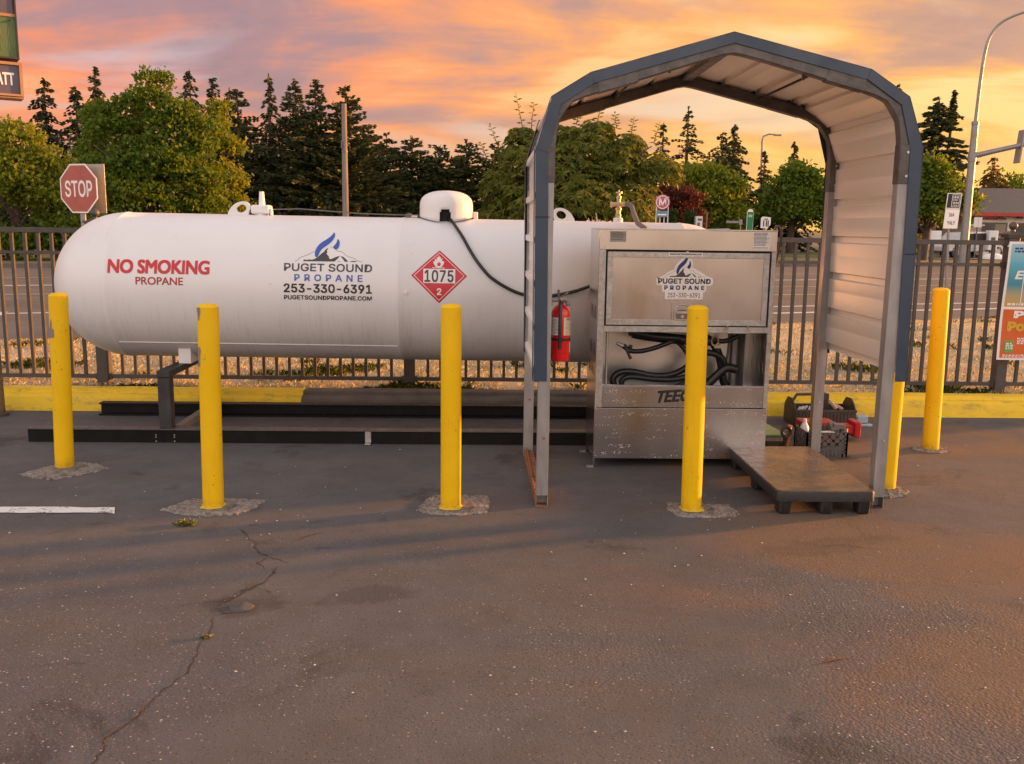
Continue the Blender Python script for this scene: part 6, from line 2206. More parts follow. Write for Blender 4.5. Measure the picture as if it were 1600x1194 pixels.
b = MB(); b.prism([(8.87 * k2, 1.55), (9.10 * k2, 1.55), (9.19 * k2, 1.74), (9.18 * k2, 2.03), (8.92 * k2, 2.06), (8.87 * k2, 1.98)], 42, 42.04, 'y', 0)
for x in (12.52, 12.64, 12.72): b.box(x, x + .05, 41.99, 41.996, 1.62, 1.90, 1)
b.box(12.56, 12.72, 41.99, 41.996, 1.93, 1.97, 1)
b.build('panel', [D_WHITE, D_BLACK], ws, smooth=False)
b = MB(); b.box(12.60, 12.66, 42.05, 42.10, .1, 1.9); b.build('post', M_LAMPP, ws, smooth=False)
sn = thing('street_name_sign', 'flat grey street name blade on a thin arm among the trees', 'sign', (12.0, 50, 0))
b = MB(); b.box(12.92, 13.6, 50, 50.03, 1.80, 1.92); b.box(13.6, 13.78, 49.98, 50.05, 1.72, 2.0); b.build('blade', M_SIGNB, sn, smooth=False)
b = MB(); b.box(13.68, 13.75, 50.06, 50.12, .1, 2.0); b.build('post', M_LAMPP, sn, smooth=False)
kb = thing('white_kiosk', 'small white kiosk box standing right of the clipped hedges', 'kiosk', (11.46, 50, 0))
b = MB(); b.rbox(11.28, 11.64, 50, 50.4, .1, 2.13, .02, 2); b.build('case', M_WHITE, kb); b = MB(); b.box(11.36, 11.50, 49.99, 49.998, 1.60, 1.80); b.box(11.37, 11.60, 49.99, 49.998, 1.90, 2.02); b.build('window', M_GREYPIPE, kb, smooth=False)
pull(kb, 50, 0.83)
tp = MB(); tp.tube([(9.84, 41.5, .1), (9.84, 41.5, 2.2)], .034, 8)
tag(tp.build('marker_post', M_WOODP), 'thin bare marker post between the white kiosk and the green sign', 'post')


def car(name, label, x, y, yaw_, body_col, L=4.3):
    r = thing(name, label, 'car', (x, y, 0.1), None)
    r.rotation_euler.z = yaw_
    OFF[r.name] = Vector((0, 0, 0))
    prof = [(-2.1, .35), (-2.12, .62), (-1.95, .80), (-1.35, .88), (-.75, 1.36), (.55, 1.42), (1.25, .98), (1.95, .84), (2.12, .66), (2.12, .35)]
    b = MB(); b.prism(prof, -.82, .82, 'y'); b.build('body', body_col, r, bevel=.05, angle=50)
    b = MB(); b.prism([(-1.20, .92), (-.72, 1.30), (.5, 1.35), (1.08, .98)], -.835, .835, 'y'); b.build('window', D_BLACK, r, smooth=False)
    for wx in (-1.35, 1.35):
        for wy in (-.72, .72):
            b = MB(); b.lathe([(.20, -.1), (.32, -.1), (.32, .1), (.20, .1)], (wx, wy, .32), 20, axis='y'); w = b.build('wheel', M_BLACKRUB, r)
            b = MB(); b.lathe([(.19, -.105), (.19, .105)], (wx, wy, .32), 16, axis='y'); b.build('rim', M_ALU, w)
    return r


car('parked_car', 'pale car roof just visible over the cabinet beside the marker post', 12.6, 51.5, 0.2, pm('car_silver', (0.36, 0.38, 0.40), 0.3, metal=0.5))
car('parked_car', 'white car parked in front of the shop beyond the signal pole', 26.6, 51.0, 0.25, pm('car_white', (0.62, 0.60, 0.58), 0.35))

# ------------------------------------------------------------------ shop at the right with a red fascia
M_SHINGLE = pm('shingle_roof', (0.155, 0.125, 0.105), 0.9, var=0.3, scale=7, stretch=(1, 4, 4), bump=.4, bscale=14)
M_CREAM = pm('cream_wall', (0.74, 0.62, 0.50), 0.85, var=0.06)
shop = thing('corner_shop', 'low cream shop with a grey shingle roof and red fascia at the right', 'shop', (36, 58, 0))
b = MB(); b.box(29.6, 46, 56.0, 68, .1, 2.46); wall = b.build('wall', M_CREAM, shop, smooth=False)
b = MB()
V = [(28.4, 55.5, 2.66), (47, 55.5, 2.66), (47, 69, 2.66), (28.4, 69, 2.66), (30.2, 59.5, 4.28), (45, 59.5, 4.28), (45, 64.5, 4.28), (30.2, 64.5, 4.28)]
b.add(V, [(0, 1, 5, 4), (1, 2, 6, 5), (2, 3, 7, 6), (3, 0, 4, 7), (4, 5, 6, 7), (3, 2, 1, 0)])
b.build('roof', M_SHINGLE, shop, smooth=False)
b = MB(); b.box(28.38, 47.02, 55.46, 69.04, 2.465, 2.655); b.build('fascia', pm('fascia_red', (0.46, 0.030, 0.028), 0.45), shop, smooth=False)
M_GLASS = pm('shop_glass', (0.055, 0.055, 0.055), 0.12, var=0.3, scale=2)
for (x0_, x1_) in ((30.05, 31.5), (32.15, 33.6)):
    b = MB(); b.box(x0_ - .06, x1_ + .06, 55.93, 55.985, 1.0, 2.1); w = b.build('window', M_GREYPIPE, shop, smooth=False)
    b = MB(); b.box(x0_, x1_, 55.91, 55.928, 1.05, 2.05); b.box(x0_ + .70, x0_ + .74, 55.905, 55.909, 1.05, 2.05, 1)
    b.box(x0_ + .76, x1_ - .05, 55.907, 55.9095, 1.15, 2.0, 2)
    b.build('pane', [M_GLASS, M_GREYPIPE, pm('blind_tan%d' % int(x0_), (0.26, 0.21, 0.15), 0.7, stretch=(.1, .1, 8), scale=3)], w, smooth=False)
b = MB()
text_lines(b, 29.85, 31.2, 2.19, 2.40, 55.96, 1, 0, 6, .7)
b.build('shop_lettering', D_RED2, wall, smooth=False)
b = MB(); b.bar((30.9, 55.8, 2.38), (31.3, 55.7, 2.30), .1, .1); b.bar((32.0, 55.8, 2.40), (32.3, 55.7, 2.38), .12, .09); b.build('eave_lamp', D_BLACK, wall, smooth=False)

ub = thing('utility_cabinet', 'grey utility cabinet with a pale lid left of the shop window', 'utility cabinet', (27.5, 52, 0))
b = MB(); b.rbox(27.15, 27.85, 52, 52.6, .1, 1.84, .02, 2); b.build('case', pm('cabinet_taupe', (0.28, 0.235, 0.20), 0.6), ub)
b = MB(); b.rbox(27.05, 28.0, 51.9, 52.7, 1.842, 1.93, .02, 2); b.build('lid', M_PALE, ub)
pb = thing('price_board', 'two white panels side by side on a post above the utility cabinet', 'sign', (26.6, 50, 0))
b = MB(); b.box(26.37, 26.58, 50, 50.04, 1.76, 2.29); b.box(26.60, 26.80, 50, 50.04, 1.76, 2.29); b.build('board', M_LBLW, pb, smooth=False)
b = MB(); b.box(26.56, 26.62, 50.05, 50.1, .1, 2.2); b.build('post', M_GREYPIPE, pb, smooth=False)
nb = thing('newspaper_box', 'white newspaper box with a green emblem below the shop window', 'newspaper box', (27.5, 50, 0))
b = MB(); b.rbox(27.26, 27.76, 50, 50.4, .55, 1.60, .03, 3); b.build('case', M_WHITE, nb); b = MB(); b.box(27.38, 27.62, 49.99, 49.998, 1.08, 1.24); b.build('emblem', pm('emblem_green', (0.10, 0.13, 0.07), 0.6), nb, smooth=False)
b = MB(); b.box(27.46, 27.56, 50.15, 50.25, .1, .55); b.build('pedestal', M_GREYPIPE, nb, smooth=False)
for i, (x, h, lab_) in enumerate(((26.5, .95, 'white ice chest left of the newspaper box'), (25.0, 1.1, 'pale vending unit near the foot of the signal pole'))):
    b = MB(); b.rbox(x - .35, x + .25, 51.2, 51.8, .1, h + .45, .04, 2)
    tag(b.build('vending_unit', M_LBLW), lab_, 'vending unit')
ty = thing('yellow_truck', 'yellow truck cab with a dark windscreen parked beyond the right shelter post', 'truck', (28.0, 60, 0))
b = MB(); b.rbox(27.5, 28.9, 60, 63, .5, 1.30, .08, 3); b.rbox(27.6, 28.8, 60.3, 62, 1.301, 1.95, .08, 3); b.build('cab', pm('truck_yellow', (0.60, 0.36, 0.05), 0.45), ty)
b = MB(); b.box(27.7, 28.7, 60.27, 60.295, 1.38, 1.85); b.build('windscreen', D_BLACK, ty, smooth=False)
for x in (27.7, 28.7):
    b = MB(); b.lathe([(.38, -.12), (.38, .12)], (x, 61, .48), 18, axis='x'); b.build('wheel', M_BLACKRUB, ty)
rs_ = thing('red_white_sign', 'small red and white sign board above the yellow truck', 'sign', (28, 59, 0))
b = MB(); b.box(27.25, 27.75, 59, 59.04, 1.75, 2.28); b.box(27.5, 27.75, 58.99, 58.997, 2.0, 2.28, 1); b.box(27.28, 27.5, 58.99, 58.997, 1.8, 1.9, 1); b.build('board', [D_WHITE, D_RED], rs_, smooth=False)
b = MB(); b.box(27.46, 27.52, 59.05, 59.1, .1, 1.8); b.build('post', M_LAMPP, rs_, smooth=False)
b = MB()
b.ball((26.45, 48, .10), .62, 24, 10, 1.0, .7, .55)
b.v = [(p[0] + .03 * mnoise.noise(Vector(p) * 5), p[1], p[2] + .03 * mnoise.noise(Vector(p) * 6)) for p in b.v]
tag(b.build('white_boulder', M_LBLW), 'rounded white landscape boulder on the grass in front of the shop', 'boulder')
# ------------------------------------------------------------------ trees
leafmat('leaf_maple', (0.062, 0.115, 0.012, 1), (0.112, 0.170, 0.018, 1), (0.19, 0.225, 0.026, 1), 0.45)
leafmat('leaf_gold', (0.105, 0.150, 0.014, 1), (0.185, 0.220, 0.020, 1), (0.29, 0.29, 0.032, 1), 0.45)
leafmat('leaf_conifer', (0.014, 0.022, 0.010, 1), (0.027, 0.038, 0.016, 1), (0.055, 0.062, 0.022, 1), 0.15)
leafmat('leaf_cypress', (0.018, 0.028, 0.009, 1), (0.036, 0.046, 0.013, 1), (0.085, 0.082, 0.022, 1), 0.2)
leafmat('leaf_chestnut', (0.065, 0.090, 0.014, 1), (0.125, 0.145, 0.022, 1), (0.22, 0.20, 0.036, 1), 0.42)
leafmat('leaf_red', (0.045, 0.010, 0.008, 1), (0.085, 0.018, 0.013, 1), (0.13, 0.035, 0.018, 1), 0.3)
leafmat('leaf_bronze', (0.085, 0.040, 0.012, 1), (0.13, 0.065, 0.018, 1), (0.19, 0.10, 0.03, 1), 0.35)
leafmat('leaf_hedge', (0.022, 0.050, 0.010, 1), (0.040, 0.080, 0.014, 1), (0.07, 0.11, 0.025, 1), 0.25)
M_BARK = pm('bark', (0.085, 0.060, 0.045), 0.9, var=0.35, scale=9, bump=.5, bscale=20, stretch=(1, 1, .25))


def cards(C, D, L, W, rng_, name, m, parent, roll=None, fold=0.0):
    """leaf-shaped faces: centres C, long axis D, length L, width W"""
    N = len(C)
    D = D / np.maximum(np.linalg.norm(D, axis=1), 1e-6)[:, None]
    rv = rng_.normal(size=(N, 3)) if roll is None else roll
    S = np.cross(D, rv); S /= np.maximum(np.linalg.norm(S, axis=1), 1e-6)[:, None]
    L = np.broadcast_to(np.asarray(L, float), (N,))[:, None]; W = np.broadcast_to(np.asarray(W, float), (N,))[:, None]
    a = C - D * L * .5; b = C - D * L * .08 + S * W * .5; c = C + D * L * .5; d = C - D * L * .08 - S * W * .5
    V = np.stack([a, b, c, d], 1).reshape(-1, 3)
    off = OFF.get(parent.name, Vector())
    V = V - np.array([off.x, off.y, off.z])
    F = (np.arange(N) * 4)[:, None] + np.array([0, 1, 2, 3])
    return np_mesh(name, V, F, m, parent=parent)


def limbs(b, x, y, z0, ztop, r, spread, rnd, n=7):
    b.tube([(x, y, z0 - .1), (x + rnd.uniform(-.1, .1), y, z0 + (ztop - z0) * .35), (x + rnd.uniform(-.2, .2), y + rnd.uniform(-.2, .2), z0 + (ztop - z0) * .8)], [r * 1.25, r, r * .35], 9)
    for i in range(n):
        a = rnd.uniform(0, 6.283); h = z0 + (ztop - z0) * rnd.uniform(.22, .6); l = spread * rnd.uniform(.5, .95)
        p0 = (x, y, h); p1 = (x + math.cos(a) * l * .45, y + math.sin(a) * l * .45, h + l * .42); p2 = (x + math.cos(a) * l, y + math.sin(a) * l, h + l * .75)
        b.tube([p0, p1, p2], [r * .45, r * .3, r * .08], 6)


def broadleaf(name, label, cat, x, y, lobes, m, n, leaf, seed, trunk_r=.2, z0=.1, upf=.55, aspect=.62, group=None, droop=0.0):
    """lobes: (dx, dy, z, radius, flatten) in metres; leaves fill the lobes towards their outer skin in twig clusters"""
    r_ = np.random.default_rng(seed); rnd = random.Random(seed)
    root = thing(name, label, cat, (x, y, z0), group)
    top = max(l[2] for l in lobes)
    b = MB(); limbs(b, x, y, z0, top, trunk_r, max(l[3] for l in lobes) * 1.1 + max(abs(l[0]) for l in lobes) * .6, rnd)
    b.build('trunk', M_BARK, root)
    vol = np.array([l[3] ** 2 for l in lobes]); vol = vol / vol.sum()
    Cs, Ds = [], []
    per = 14
    for li, l in enumerate(lobes):
        k = max(3, int(n * vol[li] / per))
        u = r_.normal(size=(k, 3)); u /= np.linalg.norm(u, axis=1)[:, None]
        u[:, 2] = np.where(u[:, 2] < -.35, -u[:, 2] * .6, u[:, 2])
        rad = l[3] * (0.55 + 0.5 * r_.random(k) ** .6)
        # uneven outline
        bump = np.array([mnoise.noise(Vector(tuple(q * 2.2 + seed))) for q in u])
        rad = rad * (1 + .22 * bump)
        c = np.array([x + l[0], y + l[1], l[2]]) + u * rad[:, None] * np.array([1, 1, l[4] if len(l) > 4 else .85])
        sp_ = leaf * 1.25
        cc = np.repeat(c, per, 0) + r_.normal(size=(k * per, 3)) * sp_ * np.array([1, 1, .6])
        dd = np.repeat(u, per, 0) * .6 + r_.normal(size=(k * per, 3)) * .7 + np.array([0, 0, -droop])
        Cs.append(cc); Ds.append(dd)
    C = np.concatenate(Cs); D = np.concatenate(Ds)
    C[:, 2] = np.maximum(C[:, 2], z0 + .1)
    N = len(C)
    roll = r_.normal(size=(N, 3)) * .6 + np.array([0, 0, upf])
    roll = np.cross(D, roll)     # leaf faces mostly look upward
    sz = leaf * r_.uniform(.6, 1.25, N)
    cards(C, D, sz * 1.25, sz * aspect * 1.25, r_, 'crown', m, root, roll=roll)
    return root


def conifer(name, label, x, y, h, R, m, seed, dens=1.0, z0=.1, lean=0.0, droop=.35, sparse_top=.25, rise=0.0, group='conifers beyond the street', shape=1.0, crown0=.06, cat='conifer', card=.26, broken=0.0):
    R = R * 1.75
    r_ = np.random.default_rng(seed); rnd = random.Random(seed)
    root = thing(name, label, cat, (x, y, z0), group)
    b = MB()
    b.tube([(x, y, z0 - .1), (x + lean * h * .5, y, z0 + h * .5), (x + lean * h, y, z0 + h * .97)], [.022 * h, .014 * h, .003 * h], 8)
    b.build('trunk', M_BARK, root)
    Cs, Ds, Ls, Ws = [], [], [], []
    lev = int(h * 4.0)
    for i in range(lev):
        t = crown0 + (1 - crown0) * (i + rnd.random() * .6) / lev
        if t > .985: continue
        zc = z0 + t * h
        prof = (1 - t) ** shape
        nb = max(3, int((4 + 5 * (1 - t)) * dens))
        for k in range(nb):
            a = rnd.uniform(0, 6.283)
            l = R * prof * rnd.uniform(.55, 1.12) + .10
            if broken and rnd.random() < broken: l *= rnd.choice([.35, 1.35, 1.5])
            d = np.array([math.cos(a), math.sin(a), 0.0])
            zj = rnd.uniform(-.22, .22); dr = droop * rnd.uniform(.4, 1.7)
            m_ = max(2, int(l / .17))
            for j in range(m_):
                f = (j + .6) / m_
                p = np.array([x + lean * h * t, y, zc + zj]) + d * l * f + np.array([0, 0, (rise - dr * f) * l * f])
                q = 4 if f < .35 else 6
                side = np.array([-d[1], d[0], 0])
                for s in range(q):
                    o = side * rnd.uniform(-.5, .5) * (1.1 - f) * min(l, 1.2) * .55 + np.array([0, 0, rnd.uniform(-.10, .06)])
                    Cs.append(p + o); Ds.append(d * .8 + side * rnd.uniform(-.8, .8) + np.array([0, 0, rise * .9 - droop * .7 + rnd.uniform(-.35, .25)]))
                    Ls.append(card * rnd.uniform(.7, 1.3)); Ws.append(card * .34 * rnd.uniform(.7, 1.3))
    # leading shoot
    for i in range(int(10 + h)):
        t = 1 - .07 * rnd.random()
        Cs.append(np.array([x + lean * h * t, y, z0 + h * t])); Ds.append(np.array([rnd.uniform(-.6, .6), rnd.uniform(-.6, .6), .8])); Ls.append(card * .7); Ws.append(card * .2)
    C = np.array(Cs); D = np.array(Ds)
    roll = np.cross(D, r_.normal(size=C.shape) * .5 + np.array([0, 0, 1.0]))
    cards(C, D, np.array(Ls), np.array(Ws), r_, 'crown', m, root, roll=roll)
    return root


L_ = MATS
# -- left: golden maple and shrubs
broadleaf('maple_tree', 'golden green maple crown at the left edge above the shrubs', 'tree', -16.1, 33.0,
          [(0, 0, 3.0, 1.25), (.9, .2, 3.2, .95), (-.8, 0, 3.3, 1.0), (.25, 0, 4.05, .85), (1.1, 0, 2.2, .8), (-.5, .1, 2.0, 1.2), (.5, -.3, 2.6, .9), (-.1, 0, 4.5, .45)], L_['leaf_gold'], 10500, .13, 1, .14)
shr = [(-17.8, 33.6, 1.5, 1.2), (-16.4, 32.8, 1.15, .95), (-15.0, 33.2, 1.75, 1.25), (-13.6, 33.6, 1.55, 1.1), (-19.3, 33.8, 1.6, 1.3), (-12.4, 33.4, 1.3, 1.05)]
for i, (x, y, h, r) in enumerate(shr):
    broadleaf('roadside_shrub', ('wide rounded shrub below the golden maple at the left edge', 'lowest shrub, in front of the golden maple trunk', 'tallest shrub, left of the stop sign', 'shrub directly behind the stop sign',
                                 'farthest left shrub, only partly in view', 'shrub hidden mostly by the round tank end')[i], 'shrub', x, y,
              [(0, 0, h * .45, r * .8), (r * .5, 0, h * .40, r * .6), (-r * .5, 0, h * .42, r * .65), (0, 0, h * .78, r * .5), (r * .25, -.2, h * .6, r * .5)], L_['leaf_maple'], 2300, .15, 20 + i, .05, group='shrubs along the far side of the street')
# -- big green maple
broadleaf('maple_tree', 'large spreading green maple with a gold lit right side behind the stop sign', 'tree', -13.5, 38.5,
          [(0, 0, 3.4, 1.7), (-1.7, 0, 2.9, 1.15), (1.75, 0, 3.0, 1.3), (-1.3, 0, 4.9, 1.15), (1.0, .1, 5.0, 1.25), (.2, 0, 6.1, .85), (.45, 0, 6.9, .55), (1.8, 0, 4.3, .95), (-2.0, .1, 4.0, .85), (-2.1, 0, 2.0, 1.0), (2.1, 0, 2.0, 1.0),
           (0, -1.0, 2.2, 1.5), (1.5, -.5, 5.7, .6), (-.8, 0, 5.9, .6), (2.3, 0, 5.2, .45), (1.2, -.9, 3.6, 1.0), (-1.2, -.9, 3.4, 1.0), (-1.8, -.2, 5.6, .5)], L_['leaf_maple'], 30000, .15, 2, .26)
broadleaf('maple_tree', 'slimmer gold tinted tree at the right shoulder of the large maple', 'tree', -11.1, 40.5,
          [(0, 0, 3.2, .85), (.1, 0, 4.6, .65), (-.2, 0, 5.6, .45), (.2, 0, 2.2, .75), (.0, 0, 6.2, .28)], L_['leaf_gold'], 6500, .15, 3, .14)
# -- conifers on the left
C_ = L_['leaf_conifer']
spec = [(-24.0, 47, 7.0, 1.9, 'dark conifer rising behind the roadside sign at the far left'),
        (-21.7, 48, 8.15, 1.5, 'pointed dark conifer, first of the pair right of the roadside sign'),
        (-20.6, 49, 8.0, 1.3, 'pointed dark conifer, second of the pair right of the roadside sign'),
        (-19.2, 48, 8.7, 1.25, 'tall pointed conifer standing clear just left of the large maple'),
        (-17.4, 49, 7.9, 1.5, 'dark conifer tip showing above the left shoulder of the large maple'),
        (-15.2, 50, 9.0, 1.3, 'slender conifer tip rising directly over the top of the large maple'),
        (-14.3, 51, 8.8, 1.0, 'thin conifer spire right of the top of the large maple'),
        (-13.2, 50, 8.2, 1.1, 'short thin conifer spire over the right shoulder of the large maple')]
for i, (x, y, h, R, lab_) in enumerate(spec):
    conifer('conifer_tree', lab_, x, y, h, R * 1.12, C_, 40 + i, 1.15, shape=.82)
Y_ = L_['leaf_cypress']
spec2 = [(-11.9, 46.5, 7.5, 1.55, .9, .25, 'dense dark cypress, first in the row right of the large maple'),
         (-10.5, 47, 8.3, 1.15, .8, -.15, 'open branched spire with a bare tip above the dark cypress row'),
         (-9.2, 46.8, 7.9, 1.6, 1.1, .25, 'dense cypress left of the two brightest cypress crowns'),
         (-8.1, 46, 7.9, 1.7, 1.2, .3, 'broad cypress with a gold lit top left of the plain pole'),
         (-6.75, 46.5, 7.75, 1.75, 1.2, .45, 'cypress with upswept branches just right of the plain pole')]
for i, (x, y, h, R, dn, rs, lab_) in enumerate(spec2):
    conifer('cypress_tree', lab_, x, y, h * 1.02, R * 1.28, Y_, 60 + i, dn * 1.15, rise=rs, droop=.15 if rs > 0 else .35, shape=.86 if rs > 0 else 1.0, cat='cypress', group='cypress row beyond the tank')
spec3 = [(-5.15, 50, 5.85, 1.5, 'first low cypress right of the tall cypress row'), (-3.85, 50.5, 5.8, 1.5, 'second low cypress, the one with the widest pointed top'),
         (-2.35, 50, 5.4, 1.5, 'third low cypress, rounder, left of the domed cover'), (-1.0, 50.5, 5.65, 1.5, 'low cypress directly behind the domed cover of the tank'), (.5, 51, 5.5, 1.5, 'low cypress half hidden by the chestnut tree'),
         (-5.9, 48.5, 6.1, 1.5, 'cypress filling the step between the tall and the low rows')]
for i, (x, y, h, R, lab_) in enumerate(spec3):
    conifer('cypress_tree', lab_, x, y, h * 1.02, R * 1.2, Y_, 70 + i, 1.4, rise=.3, droop=.15, shape=.68, cat='cypress', group='cypress row beyond the tank')
spec4 = [(-12.6, 50.5, 6.6, 1.6, 'dark conifer in the back row, filling the gap behind the first tall cypress'), (-9.9, 51, 6.9, 1.6, 'dark conifer in the back row, behind the open branched spire'),
         (-7.4, 50.5, 6.8, 1.6, 'dark conifer in the back row, directly behind the plain pole'), (-4.5, 53.5, 5.4, 1.6, 'dark conifer in the back row, between the first two low cypresses'),
         (-3.1, 53.5, 5.2, 1.6, 'dark conifer in the back row, between the second and third low cypresses'), (-1.7, 54, 5.2, 1.6, 'dark conifer in the back row, just left of the domed cover')]
for i, (x, y, h, R, lab_) in enumerate(spec4):
    conifer('conifer_tree', lab_, x, y, h, R, C_, 80 + i, 1.2, shape=.55, droop=.25)
# understorey that closes the foot of the rows
for i, (x, y) in enumerate([(-11.2, 45.0), (-9.4, 45.2), (-7.4, 44.8), (-5.4, 46.5), (-3.4, 47.5), (-1.6, 47.5)]):
    broadleaf('understorey_bush', ('dark bush at the foot of the first cypress', 'dark bush below the open branched spire', 'dark bush left of the plain pole foot', 'dark bush right of the plain pole foot', 'dark bush under the low cypresses', 'dark bush left of the domed cover')[i], 'bush', x, y,
              [(0, 0, 1.1, 1.2), (.8, 0, .9, .9), (-.8, 0, .9, .9), (0, 0, 1.9, .8)], Y_, 1800, .22, 90 + i, .06, group='dark bushes under the cypresses')
# -- chestnut like tree in the middle: drooping fans of long leaflets
def chestnut(x, y, lobes, n, seed, label):
    r_ = np.random.default_rng(seed); rnd = random.Random(seed)
    root = thing('chestnut_tree', label, 'tree', (x, y, .1))
    b = MB(); limbs(b, x, y, .1, 5.0, .25, 3.2, rnd, 10)
    tips = []
    Cs, Ds, Rl = [], [], []
    vol = np.array([l[3] ** 2 for l in lobes]); vol /= vol.sum()
    for li, l in enumerate(lobes):
        k = int(n * vol[li])
        for _ in range(k):
            u = r_.normal(size=3); u /= np.linalg.norm(u)
            if u[2] < -.4: u[2] *= -.5
            rad = l[3] * (.6 + .45 * r_.random() ** .6) * (1 + .2 * mnoise.noise(Vector(tuple(u * 2.5 + seed))))
            c = np.array([x + l[0], y + l[1], l[2]]) + u * rad * np.array([1, 1, .85])
            ax_ = u * .8 + np.array([0, 0, .35]); ax_ /= np.linalg.norm(ax_)
            e1 = np.cross(ax_, np.array([0.3, .2, 1])); e1 /= np.linalg.norm(e1); e2 = np.cross(ax_, e1)
            ph = rnd.uniform(0, 6.28)
            for q in range(7):
                an = ph + q * .9
                d = e1 * math.cos(an) + e2 * math.sin(an) + ax_ * .25 + np.array([0, 0, -.55])
                d /= np.linalg.norm(d)
                ln = .33 * rnd.uniform(.7, 1.2)
                Cs.append(c + d * ln * .5); Ds.append(d); Rl.append(ln)
    # long upright shoots that stand out of the outline
    for (sx, sz, lx, lz) in ((1.6, 5.3, -.35, 1.55), (1.9, 5.4, .1, 1.2), (.6, 4.6, -.4, 1.0), (3.7, 5.6, .15, .75), (4.6, 5.7, .2, .8), (6.9, 4.9, .2, .8), (6.0, 5.2, .1, .7), (.1, 4.2, -.3, .7), (5.4, 5.5, -.1, .6)):
        p0 = np.array([sx, y + rnd.uniform(-.6, .6), sz]); p1 = p0 + np.array([lx, 0, lz])
        b.tube([tuple(p0), tuple(p1)], [.022, .006], 5)
        for q in range(16):
            f = q / 15
            c = p0 + (p1 - p0) * f; an = q * 2.4
            d = np.array([math.cos(an), math.sin(an), .35 - .4 * (1 - f)]); d /= np.linalg.norm(d)
            Cs.append(c + d * .12); Ds.append(d); Rl.append(.25)
    b.build('trunk', M_BARK, root)
    C = np.array(Cs); D = np.array(Ds); Lg = np.array(Rl)
    roll = np.cross(D, r_.normal(size=C.shape) * .45 + np.array([0, 0, 1.0]))
    cards(C, D, Lg, Lg * .30, r_, 'crown', L_['leaf_chestnut'], root, roll=roll)
    return root


chestnut(4.0, 39.5, [(0, 0, 2.6, 2.0), (-2.3, 0, 2.6, 1.6), (1.9, 0, 2.4, 1.5), (-2.2, 0, 4.1, 1.3), (.2, 0, 4.5, 1.35), (-1.0, -.3, 3.6, 1.4), (1.6, -.2, 3.9, 1.25), (3.2, 0, 3.7, 1.0), (-3.3, 0, 3.0, 1.0), (-2.5, 0, 5.0, .65), (.6, 0, 5.4, .7), (-.8, 0, 5.0, .8), (1.9, 0, 4.8, .7), (2.6, 0, 1.6, .8), (0, -1.2, 2.4, 1.4), (1.6, -1.0, 2.0, 1.2), (-2.0, -1.0, 2.0, 1.3), (-3.4, 0, 1.8, .9)], 3600, 5,
         'wide tree with fans of long drooping leaves behind the right end of the tank')
# -- behind and right of it
conifer('conifer_tree', 'dark conifer top peeping over the middle of the drooping leaved tree', 4.0, 62, 8.4, 1.6, C_, 101, .9)
conifer('conifer_tree', 'ragged conifer with sparse spreading branches seen through the shelter', 12.75, 60, 8.9, 2.0, L_['leaf_cypress'], 102, .62, broken=.35, droop=.2, rise=.12)
conifer('conifer_tree', 'smaller ragged conifer at the left shoulder of the sparse one', 11.4, 61, 8.0, 1.2, C_, 103, .7, broken=.3)
conifer('conifer_tree', 'left and lower of twin conifers near the thin distant lamp', 15.0, 60, 7.4, 2.0, Y_, 104, 1.3, shape=.75)
conifer('conifer_tree', 'right and taller of twin conifers near the thin distant lamp', 15.85, 60.5, 7.95, 1.8, Y_, 105, 1.3, shape=.8)
conifer('conifer_tree', 'broad green conifer at the foot of the twin conifers', 14.3, 58, 6.0, 2.2, Y_, 106, 1.2, shape=.6)
broadleaf('maple_tree', 'bright green round tree beside the dark red maple', 'tree', 12.3, 53,
          [(0, 0, 3.2, 1.4), (-.6, 0, 4.2, .9), (.4, 0, 4.5, .8), (1.1, 0, 3.3, 1.0), (.9, 0, 2.2, 1.0), (-1.0, 0, 2.6, 1.0), (1.7, 0, 2.4, .7), (1.5, 0, 3.9, .8)], L_['leaf_gold'], 9000, .20, 7, .16)
broadleaf('red_maple', 'dark red leaved maple left of the two clipped hedges', 'tree', 9.75, 47.5,
          [(0, 0, 2.2, 1.15), (-.5, 0, 3.0, .75), (.4, 0, 2.9, .8), (.9, 0, 1.9, .7), (-.9, 0, 1.9, .9)], L_['leaf_red'], 5200, .14, 8, .1)
broadleaf('maple_tree', 'small golden bush at the roadside below the twin conifers', 'bush', 14.9, 55, [(0, 0, 1.6, .7), (.3, 0, 2.3, .5), (-.3, 0, 1.1, .7)], L_['leaf_gold'], 1500, .16, 9, .06)
broadleaf('roadside_shrub', 'dark shrub filling the roadside right of the marker post', 'shrub', 13.3, 54, [(0, 0, 1.0, 1.1), (1.0, 0, .9, .9), (-.9, 0, .9, .9)], L_['leaf_maple'], 1800, .18, 10, .05)
for i, (x, w, h, lab_) in enumerate(((10.02, .36, 2.5, 'square topped clipped hedge beside the round pink sign'), (11.0, .5, 2.42, 'round topped clipped hedge beside the white kiosk'))):
    broadleaf('clipped_hedge', lab_, 'hedge', x * .84, 42.2, [(0, 0, z, w * .55, 1.0) for z in np.linspace(.35, h * .93 - w * .5, 6)], L_['leaf_hedge'], 2400, .075, 110 + i, .04, group='clipped hedges across the street')
broadleaf('maple_tree', 'full green tree behind the right rear post of the shelter', 'tree', 18.4, 56,
          [(0, 0, 3.3, 1.5), (-.9, 0, 3.0, 1.1), (1.2, 0, 3.2, 1.2), (.1, 0, 4.7, .9), (-.6, 0, 4.2, .8), (.9, 0, 4.4, .85), (2.2, 0, 2.8, 1.0), (-1.3, 0, 2.2, .8), (1.0, 0, 2.1, 1.1), (0, -.8, 2.4, 1.1)], L_['leaf_maple'], 10500, .20, 12, .2)
conifer('conifer_tree', 'narrow conifer peeping over the full green tree', 17.75, 60, 6.3, 1.0, Y_, 121)
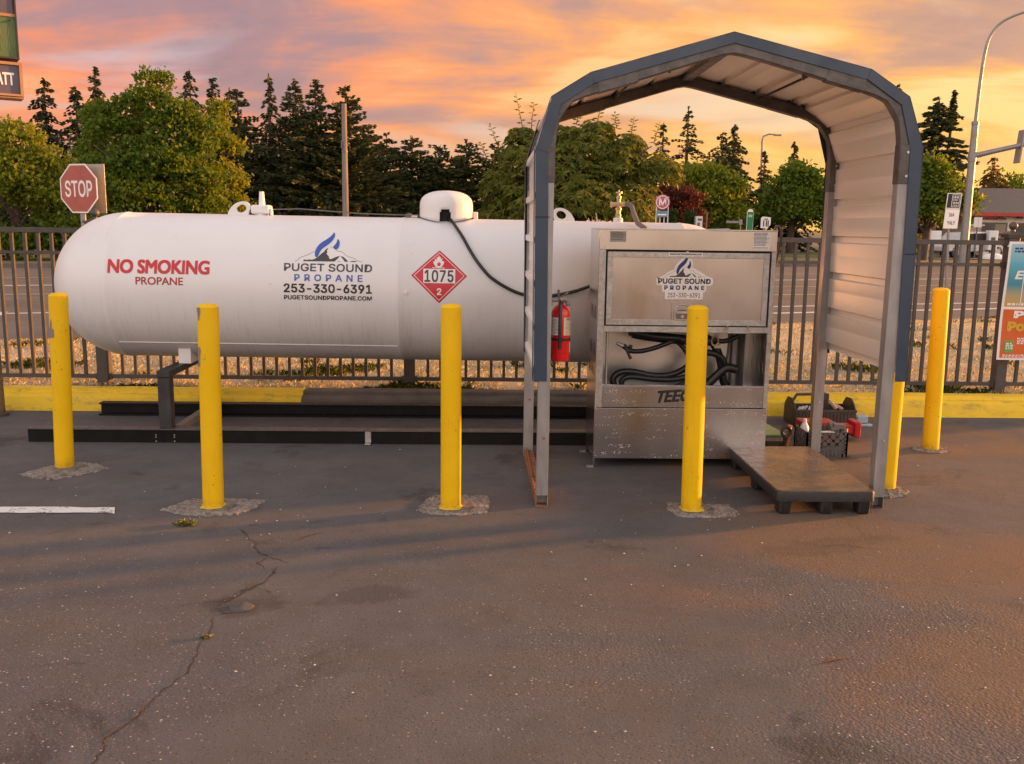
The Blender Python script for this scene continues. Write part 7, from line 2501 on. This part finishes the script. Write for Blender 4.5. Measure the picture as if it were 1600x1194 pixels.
conifer('conifer_tree', 'conifer tip beside the right rear post of the shelter', 19.6, 60, 6.9, 1.2, Y_, 122)
broadleaf('maple_tree', 'far rounded tree at the end of the side street', 'tree', 25.5, 98, [(0, 0, 3.0, 2.4), (2.0, 0, 2.6, 2.0), (-2.4, 0, 2.4, 1.9), (0, 0, 4.6, 1.5)], L_['leaf_bronze'], 3000, .34, 14, .2)
# -- right
conifer('conifer_tree', 'big ragged conifer with a broken leaning top right of the shelter', 27.7, 58, 9.4, 1.75, L_['leaf_cypress'], 131, 1.2, broken=.22, shape=.55, crown0=.30, droop=.25, rise=.15, card=.38)
conifer('conifer_tree', 'leaning broken leader of the big ragged conifer', 28.45, 58.2, 9.95, .7, Y_, 132, .8, crown0=.80, lean=.028)
conifer('conifer_tree', 'lone conifer tip showing over the right shoulder of the shelter roof', 25.6, 59, 10.4, .75, Y_, 133, .8, crown0=.4)
broadleaf('maple_tree', 'leafy green maple with gold edges behind the traffic signs', 'tree', 21.6, 45.5,
          [(0, 0, 3.0, 1.25), (-1.0, 0, 3.2, 1.1), (1.1, 0, 3.0, 1.0), (.1, 0, 4.4, .8), (-1.0, 0, 4.5, .7), (.6, 0, 3.9, .8), (-1.6, 0, 2.4, .9), (1.7, 0, 2.6, .75), (-.3, -.6, 2.2, 1.0), (2.1, 0, 3.0, .5), (-.5, 0, 3.9, .9)], L_['leaf_maple'], 9500, .17, 15, .17)
broadleaf('roadside_shrub', 'low green shrub at the trunk of the leafy green maple', 'shrub', 20.5, 46.5, [(0, 0, .8, .8), (.8, 0, .7, .6), (-.6, 0, .9, .7)], L_['leaf_maple'], 1500, .15, 16, .05)
conifer('conifer_tree', 'small rust coloured tree over the shop roof', 41.3, 76, 7.4, 1.6, L_['leaf_bronze'], 141, 1.0, shape=.6)
for i, (x, y, h, lab_) in enumerate(((39.5, 78, 5.6, 'green tree behind the left end of the shop roof'), (42.6, 77, 6.6, 'green tree behind the shop roof at the right edge'), (45.5, 78, 6.8, 'green tree behind the shop, cut by the right edge'), (37.0, 80, 5.4, 'green tree between the signal pole and the shop roof'))):
    broadleaf('maple_tree', lab_, 'tree', x, y, [(0, 0, h * .5, 1.9), (1.2, 0, h * .45, 1.5), (-1.2, 0, h * .45, 1.5), (0, 0, h * .78, 1.2), (.7, 0, h * .65, 1.2)], L_['leaf_maple'], 3200, .28, 150 + i, .2, group='trees behind the shop')
